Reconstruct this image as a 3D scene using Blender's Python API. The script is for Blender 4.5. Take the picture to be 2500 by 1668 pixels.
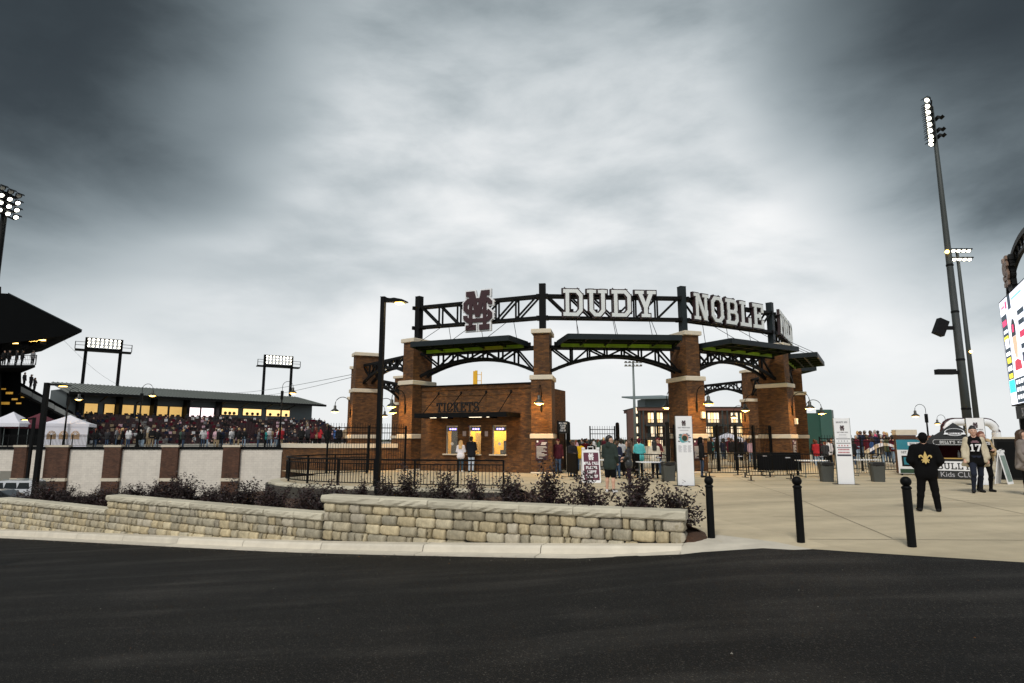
import bpy, math, random
import numpy as np
from mathutils import Vector, Matrix
R = math.radians
random.seed(7)
for o in list(bpy.data.objects): bpy.data.objects.remove(o)
sc = bpy.context.scene
col = sc.collection

# ------------------------------------------------------------------ camera
FPX, CX, CY, PITCH, EYE = 1500.0, 1250.0, 834.0, R(8.94), 1.75      # lens measured on the 2500 px wide photograph
cam_d = bpy.data.cameras.new('camera'); cam = bpy.data.objects.new('camera', cam_d); col.objects.link(cam)
cam_d.sensor_width = 36; cam_d.lens = 36 * FPX / 2500; cam_d.clip_end = 4000; cam_d.clip_start = .1
cam.location = (0, 0, EYE); cam.rotation_euler = (R(90) + PITCH, 0, 0)
sc.camera = cam

# ------------------------------------------------------------------ sky: heavy overcast at dusk
w = bpy.data.worlds.new('World'); sc.world = w; w.use_nodes = True
nt = w.node_tree; nt.nodes.clear()
def N(t, **k):
    n = nt.nodes.new(t)
    for a, b in k.items(): setattr(n, a, b)
    return n
def L(a, b): nt.links.new(a, b)
def vm(op, a, b=None):
    n = N('ShaderNodeVectorMath', operation=op)
    for i, x in enumerate((a, b)):
        if x is None: continue
        if hasattr(x, 'links'): L(x, n.inputs[i])
        else: n.inputs[i].default_value = x
    return n
def mt(op, a, b=None, c=None, clamp=False):
    n = N('ShaderNodeMath', operation=op, use_clamp=clamp)
    for i, x in enumerate((a, b, c)):
        if x is None: continue
        if hasattr(x, 'links'): L(x, n.inputs[i])
        else: n.inputs[i].default_value = x
    return n.outputs[0]
def noise(vec, scale, detail=4, rough=.5, dist=0.):
    n = N('ShaderNodeTexNoise'); L(vec, n.inputs['Vector'])
    n.inputs['Scale'].default_value = scale; n.inputs['Detail'].default_value = detail
    n.inputs['Roughness'].default_value = rough; n.inputs['Distortion'].default_value = dist
    return n.outputs['Fac']
tc = N('ShaderNodeTexCoord')
d = vm('NORMALIZE', tc.outputs['Generated']).outputs[0]
sx = N('ShaderNodeSeparateXYZ'); L(d, sx.inputs[0])
zc = mt('MAXIMUM', sx.outputs['Z'], 0.0)
pm = N('ShaderNodeMapping'); L(d, pm.inputs[0])             # cloud grain runs up to the right
pm.inputs['Rotation'].default_value = (0, R(33), 0); pm.inputs['Scale'].default_value = (.75, .9, 1.9); pm.inputs['Location'].default_value = (1.3, .7, .4)
n1 = noise(pm.outputs[0], 1.9, 3, .5, .3)
n2 = noise(pm.outputs[0], 4.4, 7, .56, .2)
nn = mt('ADD', mt('MULTIPLY', n1, .55), mt('MULTIPLY', n2, .45))
cl = N('ShaderNodeMapRange'); cl.interpolation_type = 'SMOOTHSTEP'; L(nn, cl.inputs[0])
cl.inputs[1].default_value = .34; cl.inputs[2].default_value = .66; cl.inputs[3].default_value = 0; cl.inputs[4].default_value = 1
rp = N('ShaderNodeValToRGB'); L(zc, rp.inputs[0])           # cloud base: pale low down, heavy overhead
e = rp.color_ramp.elements; e[0].position = 0; e[0].color = (.56,) * 3 + (1,); e[1].position = 1; e[1].color = (.14,) * 3 + (1,)
for p_, v_ in ((.12, .545), (.2, .515), (.305, .49), (.42, .43), (.52, .36), (.60, .24), (.68, .16)):
    q = rp.color_ramp.elements.new(p_); q.color = (v_,) * 3 + (1,)
rq = N('ShaderNodeValToRGB'); L(zc, rq.inputs[0])           # how much the cloud masses show at each height
e = rq.color_ramp.elements; e[0].position = .03; e[0].color = (.03,) * 3 + (1,); e[1].position = .55; e[1].color = (.60,) * 3 + (1,)
q = rq.color_ramp.elements.new(.25); q.color = (.36,) * 3 + (1,)
# lum = base * (1 + amp*(cloud-0.5)*1.5)
lum = mt('MULTIPLY', rp.outputs[0], mt('ADD', 1.0, mt('MULTIPLY', rq.outputs[0], mt('MULTIPLY', mt('SUBTRACT', cl.outputs[0], .5), 1.5))))
# top corners darkened, mostly lens fall-off painted into the sky
def corner_dark(dx, dy, dz, r0, r1, amount, src):
    v = Vector((dx, dy, dz)).normalized()
    dn = N('ShaderNodeVectorMath', operation='DOT_PRODUCT'); L(d, dn.inputs[0]); dn.inputs[1].default_value = v
    m_ = N('ShaderNodeMapRange'); m_.interpolation_type = 'SMOOTHSTEP'
    L(mt('ADD', dn.outputs['Value'], mt('MULTIPLY', mt('SUBTRACT', n2, .5), .08)), m_.inputs[0])
    m_.inputs[1].default_value = math.cos(r1); m_.inputs[2].default_value = math.cos(r0); m_.inputs[3].default_value = 1; m_.inputs[4].default_value = 1 - amount
    return mt('MULTIPLY', src, m_.outputs[0])
lum = corner_dark(-.98, .9, .80, R(4), R(28), .93, lum)
lum = corner_dark(1.0, .9, .72, R(4), R(25), .9, lum)
lum = mt('MAXIMUM', lum, .012)
tint = N('ShaderNodeMix', data_type='RGBA'); L(mt('MULTIPLY', lum, 1.6, clamp=True), tint.inputs[0])
tint.inputs[6].default_value = (.76, .97, 1.07, 1); tint.inputs[7].default_value = (1.0, 1.0, .995, 1)
sk = N('ShaderNodeTexSky'); sk.sky_type = 'NISHITA'; sk.sun_disc = False; sk.sun_elevation = R(48); sk.sun_rotation = R(200)
clo = vm('SCALE', tint.outputs[2]); L(mt('MULTIPLY', lum, 10.0), clo.inputs['Scale'])
mx = N('ShaderNodeMix', data_type='RGBA'); mx.inputs[0].default_value = .03; L(clo.outputs[0], mx.inputs[6]); L(sk.outputs[0], mx.inputs[7])
bg = N('ShaderNodeBackground'); bg.inputs[1].default_value = .1; L(mx.outputs[2], bg.inputs[0])
wo = N('ShaderNodeOutputWorld'); L(bg.outputs[0], wo.inputs[0])

# ------------------------------------------------------------------ the veiled sun, exposure
sun_d = bpy.data.lights.new('sun', 'SUN'); sun = bpy.data.objects.new('sun', sun_d); col.objects.link(sun)
sun_d.energy = 1.45; sun_d.angle = R(15); sun_d.color = (1, .95, .87)
sun.rotation_euler = (R(42), 0, R(-20))
vs = sc.view_settings; vs.view_transform = 'Standard'; vs.look = 'None'; vs.exposure = 0.64; vs.gamma = 1; vs.use_curve_mapping = False
sc.cycles.use_denoising = True; sc.cycles.max_bounces = 5; sc.cycles.diffuse_bounces = 3; sc.cycles.transparent_max_bounces = 8
sc.cycles.sample_clamp_indirect = 4

# ------------------------------------------------------------------ measuring: from a point of the photograph to a place on the ground or at a known distance
def ray(u, v):
    a, b = (u - CX) / FPX, (CY - v) / FPX
    return a, math.cos(PITCH) - b * math.sin(PITCH), math.sin(PITCH) + b * math.cos(PITCH)
def at(u, v, Y):
    a, b, c = ray(u, v); k = Y / b
    return Vector((a * k, Y, EYE + c * k))
def gnd(u, v, z=0.):
    a, b, c = ray(u, v); k = (z - EYE) / c
    return Vector((a * k, b * k, z))
def xat(u, Y, z=1.):
    return (u - CX) / FPX * (Y * math.cos(PITCH) + (z - EYE) * math.sin(PITCH))
def smooth(a, b, x):
    t = min(1, max(0, (x - a) / (b - a))); return t * t * (3 - 2 * t)
def hplaza(x, y):            # the paving climbs gently to the right near the road
    return .028 * max(0, min(x - 3.6, 12)) * (1 - smooth(17, 25, y))
def stand(u, v):             # the place on the paving seen at u, v
    z = 0.
    for _ in range(12):
        p = gnd(u, v, z); z = hplaza(p.x, p.y)
    return Vector((p.x, p.y, z))

# ------------------------------------------------------------------ materials
MATS = {}
def M(name, rgb=(.5, .5, .5), rough=.6, metal=0., var=.18, scale=6., bump=0., bscale=60., emit=0., spec=.5, coat=0., alpha=1., trans=0.):
    if name in MATS: return MATS[name]
    m = bpy.data.materials.new(name); MATS[name] = m; m.use_nodes = True
    t = m.node_tree; b = t.nodes['Principled BSDF']
    b.inputs['Roughness'].default_value = rough; b.inputs['Metallic'].default_value = metal
    b.inputs['Specular IOR Level'].default_value = spec; b.inputs['Coat Weight'].default_value = coat
    b.inputs['Transmission Weight'].default_value = trans; b.inputs['Alpha'].default_value = alpha
    b.inputs['Base Color'].default_value = (*rgb, 1)
    if emit:
        b.inputs['Emission Color'].default_value = (*rgb, 1); b.inputs['Emission Strength'].default_value = emit
    if var or bump:
        c = t.nodes.new('ShaderNodeTexCoord')
    if var:
        n = t.nodes.new('ShaderNodeTexNoise'); n.inputs['Scale'].default_value = scale; n.inputs['Detail'].default_value = 5; n.inputs['Roughness'].default_value = .62
        t.links.new(c.outputs['Object'], n.inputs['Vector'])
        oi = t.nodes.new('ShaderNodeObjectInfo')
        ad = t.nodes.new('ShaderNodeMath'); ad.operation = 'MULTIPLY_ADD'; t.links.new(oi.outputs['Random'], ad.inputs[0]); ad.inputs[1].default_value = .35; t.links.new(n.outputs['Fac'], ad.inputs[2])
        mr = t.nodes.new('ShaderNodeMapRange'); t.links.new(ad.outputs[0], mr.inputs[0])
        mr.inputs[1].default_value = .35; mr.inputs[2].default_value = 1.0; mr.inputs[3].default_value = 1 - var; mr.inputs[4].default_value = 1 + var
        hs = t.nodes.new('ShaderNodeVectorMath'); hs.operation = 'SCALE'; hs.inputs[0].default_value = rgb; t.links.new(mr.outputs[0], hs.inputs['Scale'])
        t.links.new(hs.outputs[0], b.inputs['Base Color'])
        rr = t.nodes.new('ShaderNodeMapRange'); t.links.new(n.outputs['Fac'], rr.inputs[0]); rr.inputs[3].default_value = max(0, rough - .12); rr.inputs[4].default_value = min(1, rough + .12)
        t.links.new(rr.outputs[0], b.inputs['Roughness'])
    if bump:
        n = t.nodes.new('ShaderNodeTexNoise'); n.inputs['Scale'].default_value = bscale; n.inputs['Detail'].default_value = 6
        t.links.new(c.outputs['Object'], n.inputs['Vector'])
        bp = t.nodes.new('ShaderNodeBump'); bp.inputs['Strength'].default_value = bump; bp.inputs['Distance'].default_value = .02
        t.links.new(n.outputs['Fac'], bp.inputs['Height']); t.links.new(bp.outputs[0], b.inputs['Normal'])
    return m

def brick_mat(name, c1, c2, mortar, bw=.203, rh=.0677, ms=.009, blot=.35, rough=.85, bump=.5, streak=.16):
    m = bpy.data.materials.new(name); MATS[name] = m; m.use_nodes = True; t = m.node_tree; b = t.nodes['Principled BSDF']
    uv = t.nodes.new('ShaderNodeUVMap')
    k = t.nodes.new('ShaderNodeTexBrick'); t.links.new(uv.outputs[0], k.inputs['Vector'])
    k.inputs['Color1'].default_value = (*c1, 1); k.inputs['Color2'].default_value = (*c2, 1); k.inputs['Mortar'].default_value = (*mortar, 1)
    k.inputs['Scale'].default_value = 1; k.inputs['Mortar Size'].default_value = ms; k.inputs['Brick Width'].default_value = bw; k.inputs['Row Height'].default_value = rh; k.inputs['Bias'].default_value = -.1
    n = t.nodes.new('ShaderNodeTexNoise'); n.inputs['Scale'].default_value = 1.3; n.inputs['Detail'].default_value = 6; t.links.new(uv.outputs[0], n.inputs['Vector'])
    # single darker bricks, a few courses long
    mp = t.nodes.new('ShaderNodeMapping'); mp.inputs['Scale'].default_value = (1 / (bw * 1.0), 1 / rh, 1); t.links.new(uv.outputs[0], mp.inputs[0])
    vo = t.nodes.new('ShaderNodeTexVoronoi'); vo.inputs['Scale'].default_value = .8; t.links.new(mp.outputs[0], vo.inputs['Vector'])
    sp = t.nodes.new('ShaderNodeSeparateColor'); t.links.new(vo.outputs['Color'], sp.inputs[0])
    mr = t.nodes.new('ShaderNodeMapRange'); t.links.new(n.outputs['Fac'], mr.inputs[0]); mr.inputs[1].default_value = .25; mr.inputs[2].default_value = .75; mr.inputs[3].default_value = 1 - blot * .4; mr.inputs[4].default_value = 1 + blot * .4
    m2 = t.nodes.new('ShaderNodeMapRange'); t.links.new(sp.outputs[0], m2.inputs[0]); m2.inputs[1].default_value = 0; m2.inputs[2].default_value = 1; m2.inputs[3].default_value = 1 - blot * .8; m2.inputs[4].default_value = 1 + blot * .6
    mu0 = t.nodes.new('ShaderNodeMath'); mu0.operation = 'MULTIPLY'; t.links.new(mr.outputs[0], mu0.inputs[0]); t.links.new(m2.outputs[0], mu0.inputs[1])
    mp3 = t.nodes.new('ShaderNodeMapping'); mp3.inputs['Scale'].default_value = (2.6, .16, 1); t.links.new(uv.outputs[0], mp3.inputs[0]); n3 = t.nodes.new('ShaderNodeTexNoise'); n3.inputs['Scale'].default_value = 1.4; n3.inputs['Detail'].default_value = 7; t.links.new(mp3.outputs[0], n3.inputs['Vector'])
    m3 = t.nodes.new('ShaderNodeMapRange'); t.links.new(n3.outputs['Fac'], m3.inputs[0]); m3.inputs[1].default_value = .3; m3.inputs[2].default_value = .7; m3.inputs[3].default_value = 1 - streak; m3.inputs[4].default_value = 1 + streak * .6
    mu = t.nodes.new('ShaderNodeMath'); mu.operation = 'MULTIPLY'; t.links.new(mu0.outputs[0], mu.inputs[0]); t.links.new(m3.outputs[0], mu.inputs[1])
    s = t.nodes.new('ShaderNodeVectorMath'); s.operation = 'SCALE'; t.links.new(k.outputs['Color'], s.inputs[0]); t.links.new(mu.outputs[0], s.inputs['Scale'])
    t.links.new(s.outputs[0], b.inputs['Base Color']); b.inputs['Roughness'].default_value = rough
    bp = t.nodes.new('ShaderNodeBump'); bp.inputs['Strength'].default_value = bump; bp.inputs['Distance'].default_value = .01; bp.invert = True
    t.links.new(k.outputs['Fac'], bp.inputs['Height']); t.links.new(bp.outputs[0], b.inputs['Normal'])
    return m
BRICK = brick_mat('brick', (.145, .056, .011), (.068, .025, .0075), (.075, .043, .02), blot=.5)
BRICKD = brick_mat('brick_dark', (.105, .042, .022), (.075, .03, .017), (.08, .05, .035))
BLOCKW = brick_mat('painted_block', (.70, .65, .58), (.66, .61, .545), (.50, .45, .39), bw=.41, rh=.205, ms=.006, blot=.06, bump=.2, streak=.05)
STEEL = M('black_steel', (.004, .0044, .0048), .55, 0, .2, 3, spec=.12)
STEELB = M('blue_black_steel', (.012, .018, .021), .5, 0, .2, 2, spec=.2)
GALV = M('galvanised', (.16, .19, .19), .5, .5, .2, 2)
LIME = M('limestone', (.62, .55, .44), .8, 0, .1, 5, .15, 30)
CONC = M('kerb_concrete', (.60, .55, .46), .85, 0, .16, 2.5, .15, 60)
WHITE = M('white_paint', (.78, .79, .82), .5, 0, .04, 2)
PANEL = M('letter_white', (.70, .73, .74), .5, 0, .05, 3)
BLACK = M('black_paint', (.006, .006, .0065), .6, 0, .2, 3, spec=.25)
MAROON = M('maroon', (.030, .004, .008), .5, 0, .1, 3)
MAROONL = M('maroon_print', (.10, .022, .045), .55, 0, .1, 3)
RUBBER = M('rubber', (.012, .012, .012), .9, 0, .2, 8)
GLASS = M('dark_glass', (.02, .025, .03), .08, 0, 0, spec=.8)
WARM = M('lamp_warm', (1, .58, .13), .5, 0, 0, emit=7)
WARMW = M('window_warm', (1, .67, .27), .5, 0, .35, .35, emit=.85)
WARMP = M('window_pale', (1, .80, .55), .5, 0, .35, .4, emit=.8)
LITW = M('flood_lens', (1, .96, .80), .5, 0, 0, emit=4)
SHADE = M('lamp_enamel', (.06, .06, .055), .35, .3, .1, 3)

# ------------------------------------------------------------------ meshes, things, parts
class MB:
    def __init__(s): s.v = []; s.f = []; s.m = []
    def add(s, vs, fs, mi=0):
        b = len(s.v); s.v += [tuple(x) for x in vs]; s.f += [tuple(i + b for i in f) for f in fs]; s.m += [mi] * len(fs); return s
    def box(s, c, size, rz=0., mi=0, ry=0., rx=0.):
        hx, hy, hz = size[0] / 2, size[1] / 2, size[2] / 2
        m = Matrix.Rotation(rz, 3, 'Z') @ Matrix.Rotation(ry, 3, 'Y') @ Matrix.Rotation(rx, 3, 'X'); c = Vector(c)
        vs = [c + m @ Vector((x * hx, y * hy, z * hz)) for z in (-1, 1) for x, y in ((-1, -1), (1, -1), (1, 1), (-1, 1))]
        return s.add(vs, [(3, 2, 1, 0), (4, 5, 6, 7), (0, 1, 5, 4), (1, 2, 6, 5), (2, 3, 7, 6), (3, 0, 4, 7)], mi)
    def b2(s, x0, y0, z0, x1, y1, z1, mi=0):
        return s.box(((x0 + x1) / 2, (y0 + y1) / 2, (z0 + z1) / 2), (x1 - x0, y1 - y0, z1 - z0), 0, mi)
    def bar(s, a, b, w, h=None, mi=0, up=(0, 0, 1)):
        a, b = Vector(a), Vector(b); h = h or w; t = (b - a).normalized(); up = Vector(up)
        if abs(t.dot(up)) > .98: up = Vector((0, 1, 0))
        x = t.cross(up).normalized(); y = x.cross(t)
        vs = [p + x * i * w / 2 + y * j * h / 2 for p in (a, b) for i, j in ((-1, -1), (1, -1), (1, 1), (-1, 1))]
        return s.add(vs, [(0, 1, 2, 3), (7, 6, 5, 4), (1, 0, 4, 5), (2, 1, 5, 6), (3, 2, 6, 7), (0, 3, 7, 4)], mi)
    def tube(s, pts, r, n=8, mi=0, cap=True):
        pts = [Vector(p) for p in pts]; rs = r if isinstance(r, (list, tuple)) else [r] * len(pts); vs = []
        up = Vector((0, 0, 1))
        for i, p in enumerate(pts):
            t = (pts[min(i + 1, len(pts) - 1)] - pts[max(i - 1, 0)]).normalized()
            u = up if abs(t.dot(up)) < .95 else Vector((0, 1, 0)) if i == 0 or True else up
            x = t.cross(u).normalized(); y = x.cross(t)
            vs += [p + (x * math.cos(a) + y * math.sin(a)) * rs[i] for a in [2 * math.pi * k / n for k in range(n)]]
        fs = [(i * n + k, i * n + (k + 1) % n, (i + 1) * n + (k + 1) % n, (i + 1) * n + k) for i in range(len(pts) - 1) for k in range(n)]
        fs = [f[::-1] for f in fs]
        if cap: fs += [tuple(range(n)), tuple(range((len(pts) - 1) * n, len(pts) * n))[::-1]]
        return s.add(vs, fs, mi)
    def lathe(s, prof, c=(0, 0, 0), n=16, mi=0):
        c = Vector(c); vs = [c + Vector((r * math.cos(2 * math.pi * k / n), r * math.sin(2 * math.pi * k / n), z)) for r, z in prof for k in range(n)]
        fs = [(i * n + k, i * n + (k + 1) % n, (i + 1) * n + (k + 1) % n, (i + 1) * n + k) for i in range(len(prof) - 1) for k in range(n)]
        return s.add(vs, fs, mi)
    def prism(s, poly, z0, z1, mi=0):
        n = len(poly); vs = [(x, y, z0) for x, y in poly] + [(x, y, z1) for x, y in poly]
        return s.add(vs, [tuple(range(n))[::-1], tuple(range(n, 2 * n))] + [(i, (i + 1) % n, n + (i + 1) % n, n + i) for i in range(n)], mi)
    def plate(s, poly, y0, y1, mi=0):        # outline in x, z ; thickness along y (y0 in front)
        n = len(poly); vs = [(x, y0, z) for x, z in poly] + [(x, y1, z) for x, z in poly]
        return s.add(vs, [tuple(range(n)), tuple(range(n, 2 * n))[::-1]] + [((i + 1) % n, i, n + i, n + (i + 1) % n) for i in range(n)], mi)
    def quad(s, a, b, c, d_, mi=0): return s.add([a, b, c, d_], [(0, 1, 2, 3)], mi)
    def ball(s, c, r, n=10, mi=0, sz=1.):
        return s.lathe([(max(1e-4, r * math.cos(a)), r * sz * math.sin(a)) for a in [-math.pi / 2 + math.pi * k / (n // 2 + 1) for k in range(n // 2 + 2)]], c, n, mi)
    def mesh(s, name, mats, smooth_=False, origin=None):
        me = bpy.data.meshes.new(name)
        vs = s.v if origin is None else [(x - origin[0], y - origin[1], z - origin[2]) for x, y, z in s.v]
        me.from_pydata(vs, [], s.f)
        for m in (mats if isinstance(mats, (list, tuple)) else [mats]): me.materials.append(m)
        if any(s.m): me.polygons.foreach_set('material_index', s.m)
        if smooth_: me.polygons.foreach_set('use_smooth', [True] * len(s.f))
        me.update(); uvs(me)
        return me
    def build(s, name, mats, parent=None, world=False, smooth_=False):
        if world and parent is not None:
            mi = chain(parent).inverted(); s.v = [tuple(mi @ Vector(x)) for x in s.v]
        return link(name, s.mesh(name, mats, smooth_), parent)
def uvs(me):
    nl = len(me.loops)
    if not nl: return
    co = np.empty(len(me.vertices) * 3, 'f'); me.vertices.foreach_get('co', co); co = co.reshape(-1, 3)
    vi = np.empty(nl, 'i'); me.loops.foreach_get('vertex_index', vi)
    lt = np.empty(len(me.polygons), 'i'); me.polygons.foreach_get('loop_total', lt)
    no = np.empty(len(me.polygons) * 3, 'f'); me.polygons.foreach_get('normal', no); no = np.repeat(no.reshape(-1, 3), lt, 0)
    p = co[vi]; hl = np.maximum(np.hypot(no[:, 0], no[:, 1]), 1e-6)
    flat = np.abs(no[:, 2]) > .75
    u = np.where(flat, p[:, 0], (-no[:, 1] * p[:, 0] + no[:, 0] * p[:, 1]) / hl); v = np.where(flat, p[:, 1], p[:, 2])
    l = me.uv_layers.new(name='UVMap'); l.data.foreach_set('uv', np.stack([u, v], 1).astype('f').ravel())
def chain(o):
    m = Matrix.Identity(4)
    while o is not None: m = o.matrix_basis @ m; o = o.parent
    return m
def link(name, data, parent=None):
    o = bpy.data.objects.new(name, data); col.objects.link(o)
    if parent is not None: o.parent = parent
    return o
def tag(o, label=None, cat=None, group=None, kind=None):
    if label: o['label'] = label
    if cat: o['category'] = cat
    if group: o['group'] = group
    if kind: o['kind'] = kind
    return o
def thing(name, label, cat, loc=(0, 0, 0), rz=0., group=None):
    o = link(name, None); o.location = loc; o.rotation_euler = (0, 0, rz); o.empty_display_size = .2
    return tag(o, label, cat, group)
KIDS = {}
def copy_tree(o, parent=None):
    c = o.copy(); col.objects.link(c); c.parent = parent
    for ch in list(o.children): copy_tree(ch, c)
    return c
def dup(o, loc, rz=0., label=None, group=None, scale=None):
    c = copy_tree(o); c.location = loc; c.rotation_euler = (0, 0, rz)
    if label: c['label'] = label
    if group: c['group'] = group
    if scale: c.scale = (scale,) * 3 if not isinstance(scale, tuple) else scale
    return c
def struct(name, mb, mats, smooth_=False):
    return tag(mb.build(name, mats, None, False, smooth_), kind='structure')
ORD = ['first', 'second', 'third', 'fourth', 'fifth', 'sixth', 'seventh', 'eighth', 'ninth', 'tenth', 'eleventh', 'twelfth', 'thirteenth', 'fourteenth', 'fifteenth', 'sixteenth', 'seventeenth', 'eighteenth', 'nineteenth', 'twentieth']
ORD += ['twenty-' + x for x in ORD[:9]] + ['thirtieth'] + ['thirty-' + x for x in ORD[:9]] + ['fortieth'] + ['forty-' + x for x in ORD[:9]]

# ------------------------------------------------------------------ slab lettering, one convex piece per stroke
def rect(x0, y0, x1, y1): return [(x0, y0), (x1, y0), (x1, y1), (x0, y1)]
def ring(x0, y0, x1, y1, t, cl_, cr, sides=range(8), ty=None):
    ty = ty or t * .88
    def oct_(a0, b0, a1, b1, l, r): return [(a0 + l, b0), (a1 - r, b0), (a1, b0 + r), (a1, b1 - r), (a1 - r, b1), (a0 + l, b1), (a0, b1 - l), (a0, b0 + l)]
    O = oct_(x0, y0, x1, y1, cl_, cr); I = oct_(x0 + t, y0 + ty, x1 - t, y1 - ty, max(0, cl_ - t * .45), max(0, cr - t * .45))
    out = []
    for i in sides:
        q = [O[i], O[(i + 1) % 8], I[(i + 1) % 8], I[i]]; p = []
        for x in q:
            if not p or (abs(x[0] - p[-1][0]) + abs(x[1] - p[-1][1]) > 1e-4): p.append(x)
        if len(p) > 2 and (abs(p[0][0] - p[-1][0]) + abs(p[0][1] - p[-1][1]) < 1e-4): p.pop()
        a = sum(p[k][0] * p[(k + 1) % len(p)][1] - p[(k + 1) % len(p)][0] * p[k][1] for k in range(len(p)))
        if len(p) > 2 and abs(a) > 1e-5: out.append(p if a > 0 else p[::-1])
    return out
def dg(x0, y0, x1, y1, t):
    p = [(x0 - t / 2, y0), (x0 + t / 2, y0), (x1 + t / 2, y1), (x1 - t / 2, y1)]
    return p if y1 > y0 else p[::-1]
T = .148
def sf(c, y, w_=.19, h=.12): return rect(c - w_, y, c + w_, y + h)
GL = {
 'D': (.82, [rect(0, .86, .12, 1), rect(0, 0, .12, .14)] + ring(.1, 0, .82, 1, T, 0, .2)),
 'O': (.80, ring(.02, 0, .78, 1, T, .2, .2)),
 'U': (.86, [rect(.1, .2, .258, 1), rect(.602, .2, .76, 1), sf(.195, .87), sf(.665, .87)] + ring(.1, 0, .76, 1, T, .2, .2, (0, 1, 7))),
 'Y': (.90, [rect(.371, 0, .529, .42), sf(.45, 0), dg(.45, .36, .19, .95, .175), dg(.45, .36, .71, .95, .175), sf(.19, .87), sf(.71, .87)]),
 'N': (.90, [rect(.11, 0, .245, 1), rect(.655, 0, .79, 1), [(.11, 1), (.60, 0), (.79, 0), (.30, 1)], rect(0, 0, .36, .12), rect(0, .88, .2, 1), rect(.54, .88, .90, 1)]),
 'B': (.80, [rect(0, .86, .12, 1), rect(0, 0, .12, .14)] + ring(.1, .43, .76, 1, T, 0, .16) + ring(.1, 0, .80, .57, T, 0, .16)),
 'L': (.74, [rect(.105, 0, .263, 1), rect(0, 0, .74, .14), sf(.195, .87, .2), rect(.58, 0, .74, .36)]),
 'E': (.76, [rect(.105, 0, .263, 1), rect(0, 0, .76, .14), rect(0, .86, .76, 1), rect(.2, .43, .5, .57), rect(.61, .66, .76, 1), rect(.61, 0, .76, .34), rect(.43, .35, .55, .65)]),
 'F': (.74, [rect(.105, 0, .263, 1), rect(0, 0, .4, .13), rect(0, .84, .74, 1), rect(.2, .43, .5, .57), rect(.59, .66, .74, 1), rect(.43, .35, .55, .65)]),
 'I': (.46, [rect(.151, 0, .309, 1), sf(.23, 0, .22), sf(.23, .87, .22)]),
 'T': (.80, [rect(.321, 0, .479, 1), rect(0, .84, .80, 1), rect(0, .64, .15, 1), rect(.65, .64, .80, 1), sf(.4, 0)]),
 'C': (.76, ring(.02, 0, .76, 1, T, .2, .2, (0, 1, 3, 4, 5, 6, 7)) + [rect(.602, .64, .76, .81), rect(.602, .19, .76, .36)]),
 'K': (.90, [rect(.105, 0, .263, 1), sf(.195, 0), sf(.195, .88), dg(.30, .40, .66, 1, .18), dg(.42, .56, .70, 0, .19), sf(.70, .88), sf(.72, 0)]),
 'S': (.76, ring(.02, .43, .74, 1, T, .16, .16, (0, 3, 4, 5, 6, 7)) + ring(.02, 0, .74, .57, T, .16, .16, (0, 1, 2, 3, 7)) + [rect(.582, .70, .74, .85), rect(.02, .15, .178, .30)]),
 'W': (1.2, [dg(.34, 0, .16, 1, .2), dg(.36, 0, .58, .9, .2), dg(.82, 0, .62, .9, .2), dg(.84, 0, 1.04, 1, .2), sf(.16, .88), sf(1.04, .88)]),
 'A': (.90, [dg(.16, 0, .41, 1, .2), dg(.74, 0, .49, 1, .2), rect(.25, .26, .65, .39), sf(.16, 0, .18), sf(.74, 0, .18), rect(.32, .88, .58, 1)]),
 'P': (.78, [rect(.1, 0, .258, .5), sf(.195, 0), rect(0, .87, .12, 1)] + ring(.1, .40, .78, 1, T, 0, .17)),
 'R': (.86, [rect(.1, 0, .258, .5), sf(.195, 0), rect(0, .87, .12, 1), dg(.66, 0, .5, .5, .22), rect(.52, 0, .86, .12)] + ring(.1, .42, .78, 1, T, 0, .17)),
 'G': (.80, ring(.02, 0, .78, 1, T, .2, .2, (0, 1, 3, 4, 5, 6, 7)) + [rect(.622, .66, .78, .81), rect(.622, .19, .78, .5), rect(.42, .37, .78, .5)]),
 'M': (1.0, [rect(.1, 0, .28, 1), rect(.72, 0, .90, 1), dg(.5, .25, .2, 1, .24), dg(.5, .25, .8, 1, .24), sf(.19, 0), sf(.81, 0), rect(0, .87, .25, 1), rect(.75, .87, 1, 1)]),
 'H': (.9, [rect(.105, 0, .263, 1), rect(.64, 0, .80, 1), rect(.2, .42, .7, .58), sf(.195, 0), sf(.705, 0), sf(.195, .88), sf(.705, .88)]),
 "'": (.25, [rect(.04, .68, .2, 1)]),
 '1': (.5, [rect(.18, 0, .38, 1), rect(.04, 0, .5, .13), [(.02, .72), (.18, .72), (.25, 1), (.18, 1)]]),
 '7': (.7, [rect(0, .83, .7, 1), rect(0, .66, .14, 1), dg(.26, 0, .58, .9, .22)]),
 'Z': (.74, [rect(0, .84, .74, 1), rect(0, 0, .74, .14), dg(.14, .1, .60, .9, .24), rect(0, .66, .14, 1), rect(.6, 0, .74, .34)]),
 ' ': (.45, []),
}
def grow(p, d_):
    n = len(p); out = []
    for i in range(n):
        a, b, c = Vector(p[i - 1]), Vector(p[i]), Vector(p[(i + 1) % n])
        e1, e2 = (b - a).normalized(), (c - b).normalized(); n1, n2 = Vector((e1.y, -e1.x)), Vector((e2.y, -e2.x))
        k = n1 + n2; q = b + k * (d_ / max(.35, 1 + n1.dot(n2))); out.append((q.x, q.y))
    return out
LOGO = [[(x, y) for x, y in p] for p in []]
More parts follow.
